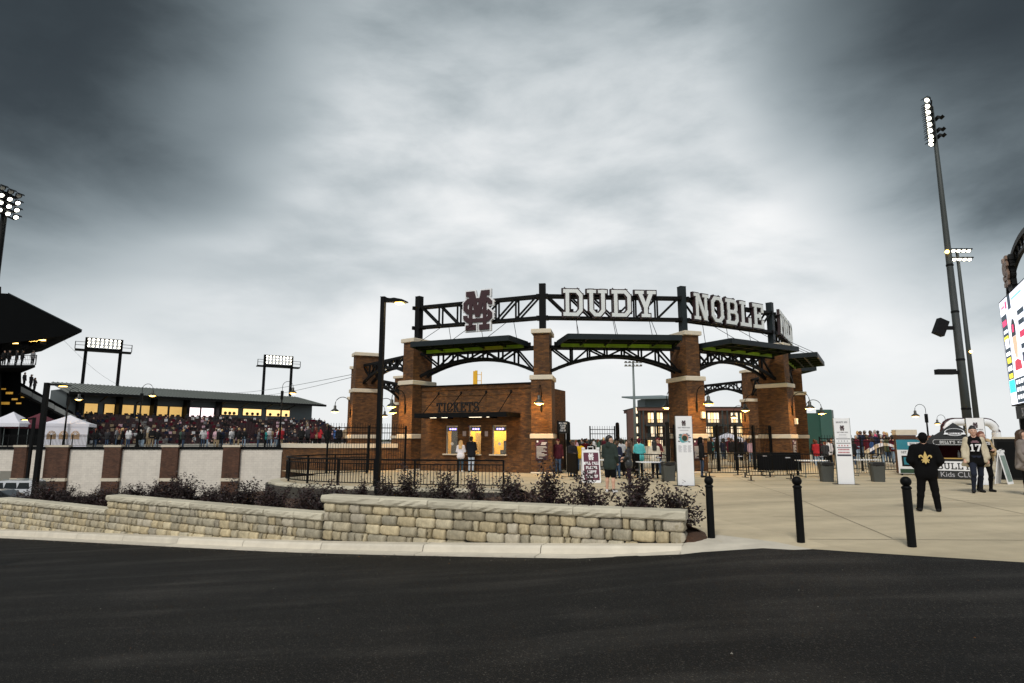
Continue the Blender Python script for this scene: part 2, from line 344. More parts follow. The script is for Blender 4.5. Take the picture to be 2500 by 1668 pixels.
def logo_polys():
    out = ring(0, .53, 1, 1.02, .14, .13, .13, (3, 4, 5, 6, 7, 0), ty=.12) + ring(0, .25, 1, .65, .14, .13, .13, (0, 1, 2, 3, 7), ty=.12) + [rect(.86, .79, 1, .89), rect(0, .38, .14, .48)]
    out += [rect(.195, 0, .315, 1.25), rect(.685, 0, .805, 1.25), dg(.5, .42, .30, 1.25, .16), dg(.5, .42, .70, 1.25, .16), rect(.09, 0, .44, .17), rect(.56, 0, .91, .17), rect(.09, 1.09, .37, 1.25), rect(.63, 1.09, .91, 1.25)]
    return out
def lay(mb, polys, x, z, h, y, thick, g=0., sgn=1):
    """strokes as thin raised plates facing -y, each one a hair further out than the last so that no two faces coincide"""
    for i, p in enumerate(polys):
        q = grow(p, g / h) if g else p
        mb.plate([(x + a * h, z + b * h) for a, b in q], y - .0006 * i, y + thick)
def word_width(s, gap=.14): return sum(GL[c][0] for c in s) + gap * (len(s) - 1)
def word(mb, s, cx_, z, h, y, thick, g=0., gap=.14, sx_=1.):
    x = cx_ - word_width(s, gap) * h * sx_ / 2
    for c in s:
        lay(mb, [[(a * sx_, b) for a, b in p] for p in GL[c][1]], x, z, h, y, thick, g); x += (GL[c][0] + gap) * h * sx_
    return mb
def txt(name, s, parent, loc, size, mat, rz=0., rx=R(90), bold=0.):
    c = bpy.data.curves.new(name, 'FONT'); c.body = s; c.size = size; c.align_x = 'CENTER'; c.align_y = 'CENTER'; c.extrude = .0015; c.offset = bold
    o = bpy.data.objects.new(name, c); col.objects.link(o); bpy.context.view_layer.update()
    me = bpy.data.meshes.new_from_object(o.evaluated_get(bpy.context.evaluated_depsgraph_get())); bpy.data.objects.remove(o); me.materials.clear(); me.materials.append(mat)
    o = link(name, me, parent); o.location = loc; o.rotation_euler = (rx, 0, rz); return o
# ================================================================== ground, road, kerb
def zf(x):                    # level of the kerb top: falls away to the left
    return -.03 - .0625 * (3.3 - x) if x < 3.3 else -.03 + .028 * (x - 3.3)
def zroad(x, y):
    k = (x + 6.15 - .5 * y) / 1.25
    return zf(k) - .155 * (1 - smooth(1.6, 4.3, k)) - .006
def catmull(P, n):
    out = []
    for i in range(len(P) - 1):
        p0, p1, p2, p3 = [Vector(P[max(0, min(len(P) - 1, j))]) for j in (i - 1, i, i + 1, i + 2)]
        for k in range(n):
            t = k / n
            out.append(.5 * (2 * p1 + (p2 - p0) * t + (2 * p0 - 5 * p1 + 4 * p2 - p3) * t * t + (3 * p1 - p0 - 3 * p2 + p3) * t ** 3))
    out.append(Vector(P[-1])); return out
class Path:
    def __init__(s, P, n=10):
        s.p = catmull(P, n); s.s = [0.]
        for a, b in zip(s.p, s.p[1:]): s.s.append(s.s[-1] + (b - a).length)
        s.len = s.s[-1]
    def at(s, d_):
        d_ = min(max(d_, 0), s.len - 1e-6); i = max(j for j in range(len(s.s) - 1) if s.s[j] <= d_)
        t = (d_ - s.s[i]) / (s.s[i + 1] - s.s[i]); tg = (s.p[i + 1] - s.p[i]).normalized()
        return s.p[i].lerp(s.p[i + 1], t), tg

def asphalt_mat():
    m = bpy.data.materials.new('asphalt'); MATS['asphalt'] = m; m.use_nodes = True; t = m.node_tree; b = t.nodes['Principled BSDF']
    c = t.nodes.new('ShaderNodeTexCoord')
    def nz(s, det=4, vec=None):
        n = t.nodes.new('ShaderNodeTexNoise'); n.inputs['Scale'].default_value = s; n.inputs['Detail'].default_value = det
        t.links.new(vec or c.outputs['Object'], n.inputs['Vector']); return n.outputs['Fac']
    vo = t.nodes.new('ShaderNodeTexVoronoi'); vo.inputs['Scale'].default_value = 95; t.links.new(c.outputs['Object'], vo.inputs['Vector'])
    mp = t.nodes.new('ShaderNodeMapping'); mp.inputs['Rotation'].default_value = (0, 0, R(28)); mp.inputs['Scale'].default_value = (.16, 1.5, 1); t.links.new(c.outputs['Object'], mp.inputs[0])
    st = nz(1.3, 8, mp.outputs[0]); bl = nz(.8, 8); fi = nz(260, 3)
    def ma(op, a, b_, cl_=False):
        n = t.nodes.new('ShaderNodeMath'); n.operation = op; n.use_clamp = cl_
        for i, x in enumerate((a, b_)):
            if hasattr(x, 'links'): t.links.new(x, n.inputs[i])
            else: n.inputs[i].default_value = x
        return n.outputs[0]
    sp = t.nodes.new('ShaderNodeSeparateColor'); t.links.new(vo.outputs['Color'], sp.inputs[0])
    grit = ma('MULTIPLY', ma('POWER', sp.outputs[0], 16.), .06)
    dust = ma('MULTIPLY', ma('MAXIMUM', ma('SUBTRACT', ma('ADD', ma('MULTIPLY', st, .6), ma('MULTIPLY', bl, .4)), .50), 0), .085)
    dn_ = t.nodes.new('ShaderNodeTexNoise'); dn_.inputs['Scale'].default_value = 1.6; dn_.inputs['Detail'].default_value = 6; t.links.new(c.outputs['Object'], dn_.inputs['Vector'])
    wv = t.nodes.new('ShaderNodeVectorMath'); wv.operation = 'MULTIPLY_ADD'; t.links.new(dn_.outputs['Color'], wv.inputs[0]); wv.inputs[1].default_value = (.9, .9, 0); t.links.new(c.outputs['Object'], wv.inputs[2])
    ck = t.nodes.new('ShaderNodeTexVoronoi'); ck.feature = 'DISTANCE_TO_EDGE'; ck.inputs['Scale'].default_value = .22; t.links.new(wv.outputs[0], ck.inputs['Vector'])
    crack = ma('ADD', ma('MULTIPLY', ma('GREATER_THAN', ck.outputs['Distance'], .0016), .55), .45)
    pt = ma('ADD', ma('MULTIPLY', ma('SUBTRACT', nz(.33, 7), .5), 1.6), 1.0)
    v = ma('MULTIPLY', ma('MULTIPLY', ma('ADD', ma('ADD', ma('MULTIPLY', fi, .0055), .001), ma('ADD', grit, dust)), crack), pt)
    cb = t.nodes.new('ShaderNodeCombineXYZ')
    for i, k in enumerate((1.12, 1.0, .86)): t.links.new(ma('MULTIPLY', v, k), cb.inputs[i])
    t.links.new(cb.outputs[0], b.inputs['Base Color'])
    t.links.new(ma('ADD', ma('MULTIPLY', st, -.25), .92), b.inputs['Roughness'])
    b.inputs['Specular IOR Level'].default_value = .2
    bp = t.nodes.new('ShaderNodeBump'); bp.inputs['Strength'].default_value = .55; bp.inputs['Distance'].default_value = .006; t.links.new(vo.outputs['Distance'], bp.inputs['Height']); t.links.new(bp.outputs[0], b.inputs['Normal'])
    return m
ASPH = asphalt_mat()
def paving_mat():
    m = bpy.data.materials.new('paving'); MATS['paving'] = m; m.use_nodes = True; t = m.node_tree; b = t.nodes['Principled BSDF']
    c = t.nodes.new('ShaderNodeTexCoord')
    def nz(s, det=5, sc_=(1, 1, 1)):
        mp = t.nodes.new('ShaderNodeMapping'); mp.inputs['Scale'].default_value = sc_; mp.inputs['Rotation'].default_value = (0, 0, R(-8)); t.links.new(c.outputs['Object'], mp.inputs[0])
        n = t.nodes.new('ShaderNodeTexNoise'); n.inputs['Scale'].default_value = s; n.inputs['Detail'].default_value = det; t.links.new(mp.outputs[0], n.inputs['Vector']); return n.outputs['Fac']
    mp = t.nodes.new('ShaderNodeMapping'); mp.inputs['Rotation'].default_value = (0, 0, R(-12)); t.links.new(c.outputs['Object'], mp.inputs[0])
    k = t.nodes.new('ShaderNodeTexBrick'); k.offset = 0; t.links.new(mp.outputs[0], k.inputs['Vector'])
    for nm, cc in (('Color1', (.56, .475, .33)), ('Color2', (.46, .39, .27)), ('Mortar', (.50, .42, .29))): k.inputs[nm].default_value = (*cc, 1)
    k.inputs['Scale'].default_value = 1; k.inputs['Brick Width'].default_value = 3.6; k.inputs['Row Height'].default_value = 3.0; k.inputs['Mortar Size'].default_value = .018; k.inputs['Mortar Smooth'].default_value = .3
    def ma(op, a, b_):
        n = t.nodes.new('ShaderNodeMath'); n.operation = op
        for i, x in enumerate((a, b_)):
            if hasattr(x, 'links'): t.links.new(x, n.inputs[i])
            else: n.inputs[i].default_value = x
        return n.outputs[0]
    s = ma('ADD', ma('ADD', ma('MULTIPLY', nz(.55, 8, (.3, 1.5, 1)), .95), ma('MULTIPLY', nz(3.1, 7), .32)), ma('ADD', ma('MULTIPLY', nz(70, 2), .2), .24))
    v = t.nodes.new('ShaderNodeVectorMath'); v.operation = 'SCALE'; t.links.new(k.outputs['Color'], v.inputs[0]); t.links.new(s, v.inputs['Scale'])
    t.links.new(v.outputs[0], b.inputs['Base Color']); b.inputs['Roughness'].default_value = .7; b.inputs['Specular IOR Level'].default_value = .35
    bp = t.nodes.new('ShaderNodeBump'); bp.inputs['Strength'].default_value = .2; bp.inputs['Distance'].default_value = .006; t.links.new(nz(90, 3), bp.inputs['Height']); t.links.new(bp.outputs[0], b.inputs['Normal'])
    return m
PAVE = paving_mat()
SOIL = M('mulch', (.075, .035, .018), .95, 0, .5, 18, 1., 70)
GRASS = M('rough_grass', (.05, .065, .025), .95, 0, .4, 3, .8, 40)

WALL = Path([(2.98, 11.05), (-.5, 12.45), (-4.4, 14.25), (-8.2, 16.4), (-12.1, 18.7), (-15.2, 20.5), (-18.3, 22.2), (-24, 25.2), (-32, 29.2)])
def wall_off(s, off):         # a point off metres behind (+) the wall's face
    p, t = WALL.at(s); n = Vector((t.y, -t.x))
    if n.y < 0: n = -n
    return Vector((p.x + n.x * off, p.y + n.y * off))

mb = MB(); E = 2500
mb.quad((-E, -E, -3.62), (E, -E, -3.62), (E, E, -3.62), (-E, E, -3.62)); struct('terrain', mb, GRASS)
# the road, a gently tilted sheet that stops at the kerb and at the paving
mb = MB(); rows = []
edge = [wall_off(s, -.59) for s in np.linspace(WALL.len, .9, 46)] + [Vector(p) for p in ((3.2, 10.62), (4.1, 10.42), (4.6, 10.3), (7.3, 8.72), (12, 5.6), (20, .3), (34, -9), (60, -26))]
edge[-9:-8] = []
nj = 26
for j in range(nj + 1):
    t = (j / nj) ** 1.7
    rows.append([(p.x + (-3.0 - .1 * p.x) * t * 6 * (1 if p.x < 6 else .6), p.y + .02 - (p.y + 26) * t, 0) for p in edge])
vs, fs = [], []
for r_ in rows: vs += [(x, y, zroad(x, y)) for x, y, _ in r_]
n = len(edge)
for j in range(nj):
    for i in range(n - 1): fs.append((j * n + i, (j + 1) * n + i, (j + 1) * n + i + 1, j * n + i + 1))
mb.add(vs, fs); struct('road', mb, ASPH, True)

# plaza paving
def yfront(x): return 10.9 - .66 * max(0, x - 4.1)
mb = MB(); xs = [3.6, 4.1] + list(np.linspace(5, 16, 9)) + [20, 28, 40, 60]; NY = 18; vs = []; fs = []
for x in xs:
    for j in range(NY + 1):
        y0 = yfront(x) - (.25 if x > 4.0 else .0); y = y0 + (25 - y0) * j / NY; vs.append((x, y, hplaza(x, y) - (.03 if j == 0 else 0)))
for i in range(len(xs) - 1):
    for j in range(NY): a = i * (NY + 1) + j; fs.append((a, a + NY + 1, a + NY + 2, a + 1))
mb.add(vs, fs)
EDGE = [(2.7, 13.3), (1.5, 14.9), (.95, 16.5), (.9, 19), (.35, 21.55), (-2.5, 21.9), (-5.1, 22.6), (-7.6, 23.6), (-9.5, 25.1), (-10.25, 26.9), (-10.0, 28.6), (-9.3, 30.2), (-12.5, 34)]
fl = [(3.6, 10.9), (3.6, 25), (60, 25), (60, 30), (160, 30), (160, 150), (-12.5, 150)] + EDGE[::-1]
mb.add([(x, y, 0) for x, y in fl], [tuple(range(len(fl)))]); struct('plaza_paving', mb, PAVE)

# sawn joints between the concrete pours
PV = bpy.data.objects['plaza_paving']; JM = M('paving_joint', (.25, .21, .15), .95, 0, .3, 6); ca, sa = math.cos(R(-12)), math.sin(R(-12))
def joint(a, b):
    n = 24; pts = [Vector(a).lerp(Vector(b), k / n) for k in range(n + 1)]; mb = MB(); dv = (pts[-1] - pts[0]).normalized(); nn_ = Vector((-dv.y, dv.x)) * .011; run = []
    def ok(p): return p.x > 3.75 and p.y > yfront(p.x) + .15 and p.y < 31.2 and (p - Vector((1.6, 31.9))).length > 1.5 and (p - Vector((9.2, 32.5))).length > 2
    for p, q in zip(pts, pts[1:]):
        if ok(p) and ok(q): mb.quad(*[(w_.x, w_.y, hplaza(w_.x, w_.y) + .004) for w_ in (p - nn_, q - nn_, q + nn_, p + nn_)])
    if mb.f: mb.build('joint', JM, PV)
for k in range(-1, 9): c_ = Vector((3.0 * k * -sa + 2, 3.0 * k * ca + 8.5)); joint((c_.x - 20 * ca, c_.y - 20 * sa), (c_.x + 34 * ca, c_.y + 34 * sa))
for k in range(-2, 9): c_ = Vector((3.6 * k * ca + 3, 3.6 * k * sa + 12)); joint((c_.x + 14 * sa, c_.y - 14 * ca), (c_.x - 22 * sa, c_.y + 22 * ca))
# sloping planting bed behind the stone wall, and the lower car park
def segz(s):  # cap level by distance along the wall
    return .49 if s < 7.88 else .09 if s < 16.75 else -.31 if s < 23.7 else -.71 if s < 30.5 else -1.11
mb = MB(); A = []; B = []
bp_ = Path([(3.6, 11.9)] + EDGE[:10] + [(-12, 29.5), (-16, 33), (-22, 36.5), (-32, 41)], 4)
NS = 60
for i in range(NS + 1):
    s = WALL.len * i / NS; a = wall_off(s, .12); A.append((a.x, a.y, segz(s) - .2))
    f = i / NS; b, _ = bp_.at(bp_.len * (f ** 1.0))
    zb = -.015 if b.y < 21.3 and b.x > .5 else -.5 if b.x > -10.6 else -.5 - min(2.95, .55 * (-10.6 - b.x)); B.append((b.x, b.y, zb))
vs = []; fs = []; K = 6
for a, b in zip(A, B):
    for k in range(K + 1):
        t = k / K; zz = a[2] + (b[2] - a[2]) * (t * t * (3 - 2 * t)); vs.append((a[0] + (b[0] - a[0]) * t, a[1] + (b[1] - a[1]) * t, zz + .03 * math.sin(7 * t + a[0] * 3)))
for i in range(NS):
    for k in range(K): q = i * (K + 1) + k; fs.append((q, q + 1, q + K + 2, q + K + 1))
mb.add(vs, [f[::-1] for f in fs]); struct('planting_bed', mb, SOIL, True)
mb = MB(); mb.quad((-120, 30, -3.45), (-9, 30, -3.45), (-9, 60, -3.45), (-120, 60, -3.45)); struct('car_park_ground', mb, ASPH)

# kerb: cast lengths with a joint between each, gutter in front
kerb = link('kerb', None); kerb['kind'] = 'structure'
def kerb_piece(s0, s1, taper0=False):
    mb = MB(); n = 7; vs = []; fs = []; rings = []
    for i in range(n + 1):
        s = s0 + (s1 - s0) * i / n
        a, b, c, d_ = wall_off(s, .02), wall_off(s, -.26), wall_off(s, -.30), wall_off(s, -.62)
        zt = zf(a.x); zr = zroad(c.x, c.y); zr2 = zroad(d_.x, d_.y)
        zt = max(zt, zr + .012)
        vs += [(a.x, a.y, zt - .3), (a.x, a.y, zt), (b.x, b.y, zt), (.5 * (b.x + c.x), .5 * (b.y + c.y), zt - .012), (c.x, c.y, zt - .04), (c.x - .01, c.y - .02, zr + .03), (d_.x, d_.y, zr2 + .024), (d_.x, d_.y, zr2 - .2)]
    for i in range(n):
        for k in range(7): q = i * 8 + k; fs.append((q, q + 1, q + 9, q + 8))
    fs += [tuple(range(8))[::-1], tuple(range(n * 8, n * 8 + 8))]
    mb.add(vs, [f[::-1] for f in fs]); return mb.build('kerb_stone', CONC, kerb)
s = -.0; ss = [.0]
while s < WALL.len - 3: s += 2.45 + .2 * random.random(); ss.append(s)
for a, b in zip(ss, ss[1:]): kerb_piece(a + .008, b - .008)
# the flush wedge of concrete where the kerb dies out, and the mulch beside the wall end
mb = MB(); p0, p1, p2 = wall_off(0, .02), wall_off(0, -.62), Vector((4.75, 10.12))
def wz(x, y, o=.0): return zf(x) + o
poly = [(p1.x, p1.y, zroad(p1.x, p1.y) + .01), (p2.x, p2.y, zroad(p2.x, p2.y) + .012), (4.4, 10.75, hplaza(4.4, 10.8) + .008), (3.75, 11.6, .012), (3.4, 11.2, .0), (p0.x, p0.y, zf(p0.x) + .002), (wall_off(0, -.28).x, wall_off(0, -.28).y, zf(p0.x))]
mb.add(poly, [(0, 1, 2, 6), (2, 3, 4, 5, 6)]); o = mb.build('kerb_wedge', CONC, kerb)
mb = MB(); mb.lathe([(.62, -.12), (.52, .0), (.4, .05), (.2, .10), (.001, .12)], (0, 0, 0), 14); mb.v = [(x * .85 + .05 * math.sin(9 * y), y * 1.7 + .06 * math.sin(7 * x), z) for x, y, z in mb.v]
o = mb.build('mulch_heap', SOIL); o.location = (3.2, 11.95, -.01); tag(o, 'patch of reddish mulch spilled beside the end of the stone wall', 'mulch', kind='stuff')

# ------------------------------------------------------------------ dry-laid stone retaining wall, block by block
STONES = [M('wall_stone_%d' % i, c, .92, 0, .42, 5, 1., 22) for i, c in enumerate(((.46, .40, .28), (.40, .36, .27), (.50, .43, .29), (.36, .315, .225), (.43, .385, .30), (.48, .40, .255)))]
CAPM = M('cap_stone', (.50, .46, .36), .85, 0, .22, 3, .6, 14)
JOINT = M('wall_joint', (.06, .055, .045), .95, 0, .2, 6)
def block_mesh(i, h=.192, dpt=.16, rough_=.026):
    rnd = random.Random(100 + i); X = [-.5, -.40, -.12, .2, .41, .5]; Z = [-h / 2, -h / 2 + .038, 0, h / 2 - .038, h / 2]; vs = []; fs = []; nx, nz_ = len(X), len(Z)
    for k, z in enumerate(Z):
        for j, x in enumerate(X):
            ed = (j in (0, nx - 1)) + (k in (0, nz_ - 1)); y = -.0 + (.0, .032, .065)[ed] + rnd.uniform(-rough_, rough_) * (1 if ed == 0 else .6)
            vs.append((x * (1 if ed < 2 else .93), y, z * (1 if ed < 2 else .90) + rnd.uniform(-.003, .003)))
    for k in range(nz_ - 1):
        for j in range(nx - 1): a = k * nx + j; fs.append((a, a + 1, a + nx + 1, a + nx))
    per = [j for j in range(nx)] + [k * nx + nx - 1 for k in range(1, nz_)] + [(nz_ - 1) * nx + j for j in range(nx - 2, -1, -1)] + [k * nx for k in range(nz_ - 2, 0, -1)]
    b = len(vs); vs += [(vs[p][0], dpt, vs[p][2]) for p in per]; m_ = len(per)
    fs += [(per[(q + 1) % m_], per[q], b + q, b + (q + 1) % m_) for q in range(m_)]
    me = bpy.data.meshes.new('block'); me.from_pydata(vs, [], fs); me.materials.append(STONES[i % 6]); me.update(); uvs(me)
    me.polygons.foreach_set('use_smooth', [True] * len(fs)); return me
BLK = [block_mesh(i) for i in range(18)]
def cap_mesh(i, h=.165, dpt=.44):
    rnd = random.Random(300 + i); X = np.linspace(-.5, .5, 9); vs = []; fs = []; nx = 9
    prof = [(dpt, -h / 2), (.05, -h / 2), (.012, -h / 2 + .03), (0, .0), (.012, h / 2 - .025), (.045, h / 2), (dpt, h / 2)]
    for k, (y, z) in enumerate(prof):
        for j, x in enumerate(X):
            r_ = rnd.uniform(-.014, .014) if 0 < k < 5 else rnd.uniform(-.004, .004); vs.append((x, y + (r_ if y < .2 else 0), z + (rnd.uniform(-.003, .003) if k >= 5 else r_ * .3)))
    for k in range(6):
        for j in range(nx - 1): a = k * nx + j; fs.append((a, a + 1, a + nx + 1, a + nx))
    fs += [tuple(k * nx for k in range(7)), tuple(k * nx + nx - 1 for k in range(7))[::-1], tuple(range(nx)) + tuple(6 * nx + j for j in range(nx - 1, -1, -1))]
    me = bpy.data.meshes.new('cap_stone'); me.from_pydata(vs, [], fs); me.materials.append(CAPM); me.update(); uvs(me); return me
CAPS = [cap_mesh(i) for i in range(6)]
SEGS = [(0.0, 7.86, .49, 'nearest raised length of tan stone retaining wall ending by the bollard'), (7.90, 16.73, .09, 'middle length of tan stone retaining wall, one step lower'), (16.77, 23.68, -.31, 'third stepped length of tan stone wall near the parked cars'), (23.72, 30.4, -.71, 'lowest length of tan stone wall at the edge of the road')]
rnd = random.Random(5)
for si, (s0, s1, top, lab) in enumerate(SEGS):
    base = wall_off(.5 * (s0 + s1), 0); t = thing('retaining_wall', lab, 'wall', (base.x, base.y, zf(base.x) - .02), 0, 'stepped lengths of stone retaining wall')
    mb = MB(); vs = []; n = 14                               # dark core behind the blocks
    for i in range(n + 1):
        s = s0 + (s1 - s0) * i / n; a, b = wall_off(s, .095), wall_off(s, .34); z0 = zf(a.x) - .25; vs += [(a.x, a.y, z0), (a.x, a.y, top - .165), (b.x, b.y, top - .165), (b.x, b.y, z0)]
    fs = [(i * 4 + k, i * 4 + (k + 1) % 4, i * 4 + 4 + (k + 1) % 4, i * 4 + 4 + k) for i in range(n) for k in range(4)] + [(0, 3, 2, 1), (n * 4, n * 4 + 1, n * 4 + 2, n * 4 + 3)]
    mb.add(vs, fs); mb.build('core', JOINT, t, True)
    inv = chain(t).inverted(); zc_ = top - .165 - .1; row = 0
    while True:
        s = s0 + (.02 if si else .0); put = 0
        while s < s1 - .03:
            wd = rnd.choice([.13, .19, .24, .3, .36, .4, .44, .47]) * rnd.uniform(.93, 1.07)
            if s + wd > s1 - .12: wd = s1 - s
            c = wall_off(s + wd / 2, rnd.uniform(-.008, .012)); _, tg = WALL.at(s + wd / 2)
            if zc_ + .1 > zf(c.x) + .015:
                o = link('block', rnd.choice(BLK), t); ang = math.atan2(tg.y, tg.x) + math.pi
                o.location = inv @ Vector((c.x, c.y, zc_)); o.rotation_euler = (0, 0, ang); o.scale = (wd - .014, 1, 1); put += 1
            s += wd
        row += 1; zc_ -= .2
        if not put or row > 9: break
    s = s0 - .05
    while s < s1 - .02:
        wd = rnd.uniform(.85, 1.2)
        if s + wd > s1 - .5: wd = s1 + (.04 if si else .04) - s
        c = wall_off(s + wd / 2, -.05); _, tg = WALL.at(s + wd / 2); o = link('cap_stone', rnd.choice(CAPS), t)
        o.location = inv @ Vector((c.x, c.y, top - .0825)); o.rotation_euler = (0, 0, math.atan2(tg.y, tg.x) + math.pi); o.scale = (wd - .008, 1, 1); s += wd
    if si == 0:      # the squared end of the wall
        tg = WALL.at(0)[1]; ang = math.atan2(tg.y, tg.x) + math.pi
        for r_, zc_ in enumerate((.225, .025)):
            o = link('block', BLK[3 + r_], t); p = wall_off(0, .17); o.location = inv @ Vector((p.x + .015, p.y, zc_)); o.rotation_euler = (0, 0, ang + R(90)); o.scale = (.33, 1, 1)
# ------------------------------------------------------------------ bollards
PB = []
def bollard_proto():
    t = thing('bollard', 'x', 'bollard', (0, 0, 0), 0, 'black ball-topped bollards along the paving edge')
    MB().lathe([(.064, -.1), (.064, .86), (.062, .875)], n=20).build('post', STEEL, t, smooth_=True)
    MB().lathe([(.062, .873), (.074, .885), (.074, .905), (.06, .92), (.046, .93)], n=20).build('collar', STEEL, t, smooth_=True)
    MB().ball((0, 0, .995), .080, 20).build('ball_top', STEEL, t, smooth_=True); return t
for i, (u, Y, lab) in enumerate(((1737, 11.3, 'black ball-topped bollard beside the end of the stone wall'), (1956, 10.7, 'middle one of three black ball-topped bollards'), (2228, 10.0, 'black ball-topped bollard in front of the man in the black jacket'))):
    x = xat(u, Y, 0); z = hplaza(x, Y)
    if i == 0: t = PB0 = bollard_proto()
    else: t = copy_tree(PB0)
    t.location = (x, Y, z); t['label'] = lab

# ------------------------------------------------------------------ dark purple shrubs
LEAF = [M('leaf_plum', (.014, .006, .008), .55, 0, .5, 30), M('leaf_wine', (.032, .011, .012), .55, 0, .5, 30), M('leaf_bronze', (.022, .012, .008), .6, 0, .5, 30)]
BARK = M('twig', (.05, .03, .022), .9, 0, .3, 20)
def shrub_proto(i):
    rnd = random.Random(40 + i); t = thing('shrub', 'x', 'shrub', group='dark purple shrubs behind the stone wall'); st = MB(); lf = MB()
    for k in range(46):
        a = rnd.uniform(0, 6.283); tilt = rnd.uniform(.05, 1.05); ln = rnd.uniform(.34, .72) * (1.18 if tilt < .5 else .9) * (1.25 if rnd.random() < .15 else 1)
        p = Vector((rnd.uniform(-.06, .06), rnd.uniform(-.06, .06), 0)); dv = Vector((math.cos(a) * math.sin(tilt), math.sin(a) * math.sin(tilt), math.cos(tilt))); pts = [p.copy()]
        for q in range(6):
            p = p + dv * ln / 6; dv = (dv + Vector((rnd.uniform(-.22, .22), rnd.uniform(-.22, .22), rnd.uniform(-.05, .2)))).normalized(); pts.append(p.copy())
        st.tube(pts, [.007 - .0009 * q for q in range(7)], 4, cap=False)
        for q in range(44):
            f = rnd.uniform(.1, 1.03) * 6; j = min(5, int(f)); c = pts[j].lerp(pts[j + 1], min(1.2, f - j)) + Vector((rnd.gauss(0, .045), rnd.gauss(0, .045), rnd.gauss(0, .035)))
            if c.z < .03: c.z = .03 + rnd.random() * .1
            x = Vector((rnd.gauss(0, 1), rnd.gauss(0, 1), rnd.gauss(0, .7))).normalized(); y = x.cross(Vector((rnd.gauss(0, 1), rnd.gauss(0, 1), rnd.gauss(0, 1)))).normalized(); l, w_ = rnd.uniform(.022, .042), rnd.uniform(.012, .02)
            lf.add([c - x * l, c + y * w_, c + x * l, c - y * w_], [(0, 1, 2, 3)], rnd.choice((0, 0, 1, 2)))
    st.build('stems', BARK, t)['kind'] = 'stuff'; lf.build('foliage', LEAF, t)['kind'] = 'stuff'
    return t
SHR = [shrub_proto(i) for i in range(4)]; used = [False] * 4
def put_shrub(i, loc, rz, sc_, lab):
    if used[i]: t = copy_tree(SHR[i])
    else: t = SHR[i]; used[i] = True
    t.location = loc; t.rotation_euler = (0, 0, rz); t.scale = sc_; t['label'] = lab
rnd = random.Random(9)
BED = [o for o in bpy.data.objects if o.name == 'planting_bed'][0]
from mathutils.bvhtree import BVHTree
_bv = BVHTree.FromPolygons([v.co for v in BED.data.vertices], [tuple(p.vertices) for p in BED.data.polygons])
def bedz(x, y):
    h = _bv.ray_cast(Vector((x, y, 5)), Vector((0, 0, -1))); return h[0].z if h[0] else None
front = [(806, 1.0), (884, .85), (948, .9), (992, 1.05), (1079, 1.0), (1164, 1.0), (1243, 1.12), (1340, 1.25), (1443, 1.15), (1556, 1.3), (1655, 1.22)]
for i, (u, k) in enumerate(front):
    s = min((abs(CX + FPX * wall_off(q, .75).x / (wall_off(q, .75).y * .988 - .2) - u), q) for q in np.linspace(0, 9, 400))[1]
    p = wall_off(s, .75 + rnd.uniform(-.1, .12)); z = bedz(p.x, p.y); z = .25 if z is None else z
    put_shrub(i % 4, (p.x, p.y, z - .02), rnd.uniform(0, 6), (k * 1.0, k * 1.0, k * .92), 'plum-leaved shrub behind the nearest stone wall, %s of eleven from the left' % ORD[i])
j = 0
for s in np.arange(8.1, 25.5, .62):
    p = wall_off(s, 1.0 + rnd.uniform(-.15, .5)); z = bedz(p.x, p.y); z = segz(s) - .3 if z is None else z
    k = rnd.uniform(.85, 1.2); put_shrub(rnd.randrange(4), (p.x, p.y, z - .03), rnd.uniform(0, 6), (k * 1.15, k * 1.15, k * rnd.uniform(.75, .95)), 'dark plum shrub in the hedge below the white wall, %s from the right' % ORD[j]); j += 1

# grit and leaf litter along the gutter, a few pebbles on the road
mb = MB(); rg = random.Random(77)
for k in range(700):
    if k < 620: p = wall_off(rg.uniform(0, 26), -.62 - abs(rg.gauss(0, .22)))
    else: p = Vector((rg.uniform(-9, 9), rg.uniform(4.5, 12)))
    if p.y > 10.5 - .45 * p.x and k >= 620: continue
    z = zroad(p.x, p.y) + .012; r_ = rg.uniform(.004, .011) * (1 if k % 9 else 1.9); a = rg.uniform(0, 6.3)
    mb.add([(p.x + r_ * math.cos(a + q * 2.1) * rg.uniform(.7, 1.3), p.y + r_ * math.sin(a + q * 2.1), z) for q in range(3)] + [(p.x, p.y, z + r_ * .8)], [(0, 1, 3), (1, 2, 3), (2, 0, 3)], rg.choice((0, 0, 1, 2)))
o = mb.build('gutter_grit', [M('grit_grey', (.16, .15, .13), .9, 0, .3, 30), M('grit_pale', (.22, .20, .17), .9, 0, .3, 30), M('litter_brown', (.14, .06, .02), .9, 0, .3, 30)]); tag(o, 'grit and leaf litter scattered along the gutter', 'grit', kind='stuff')
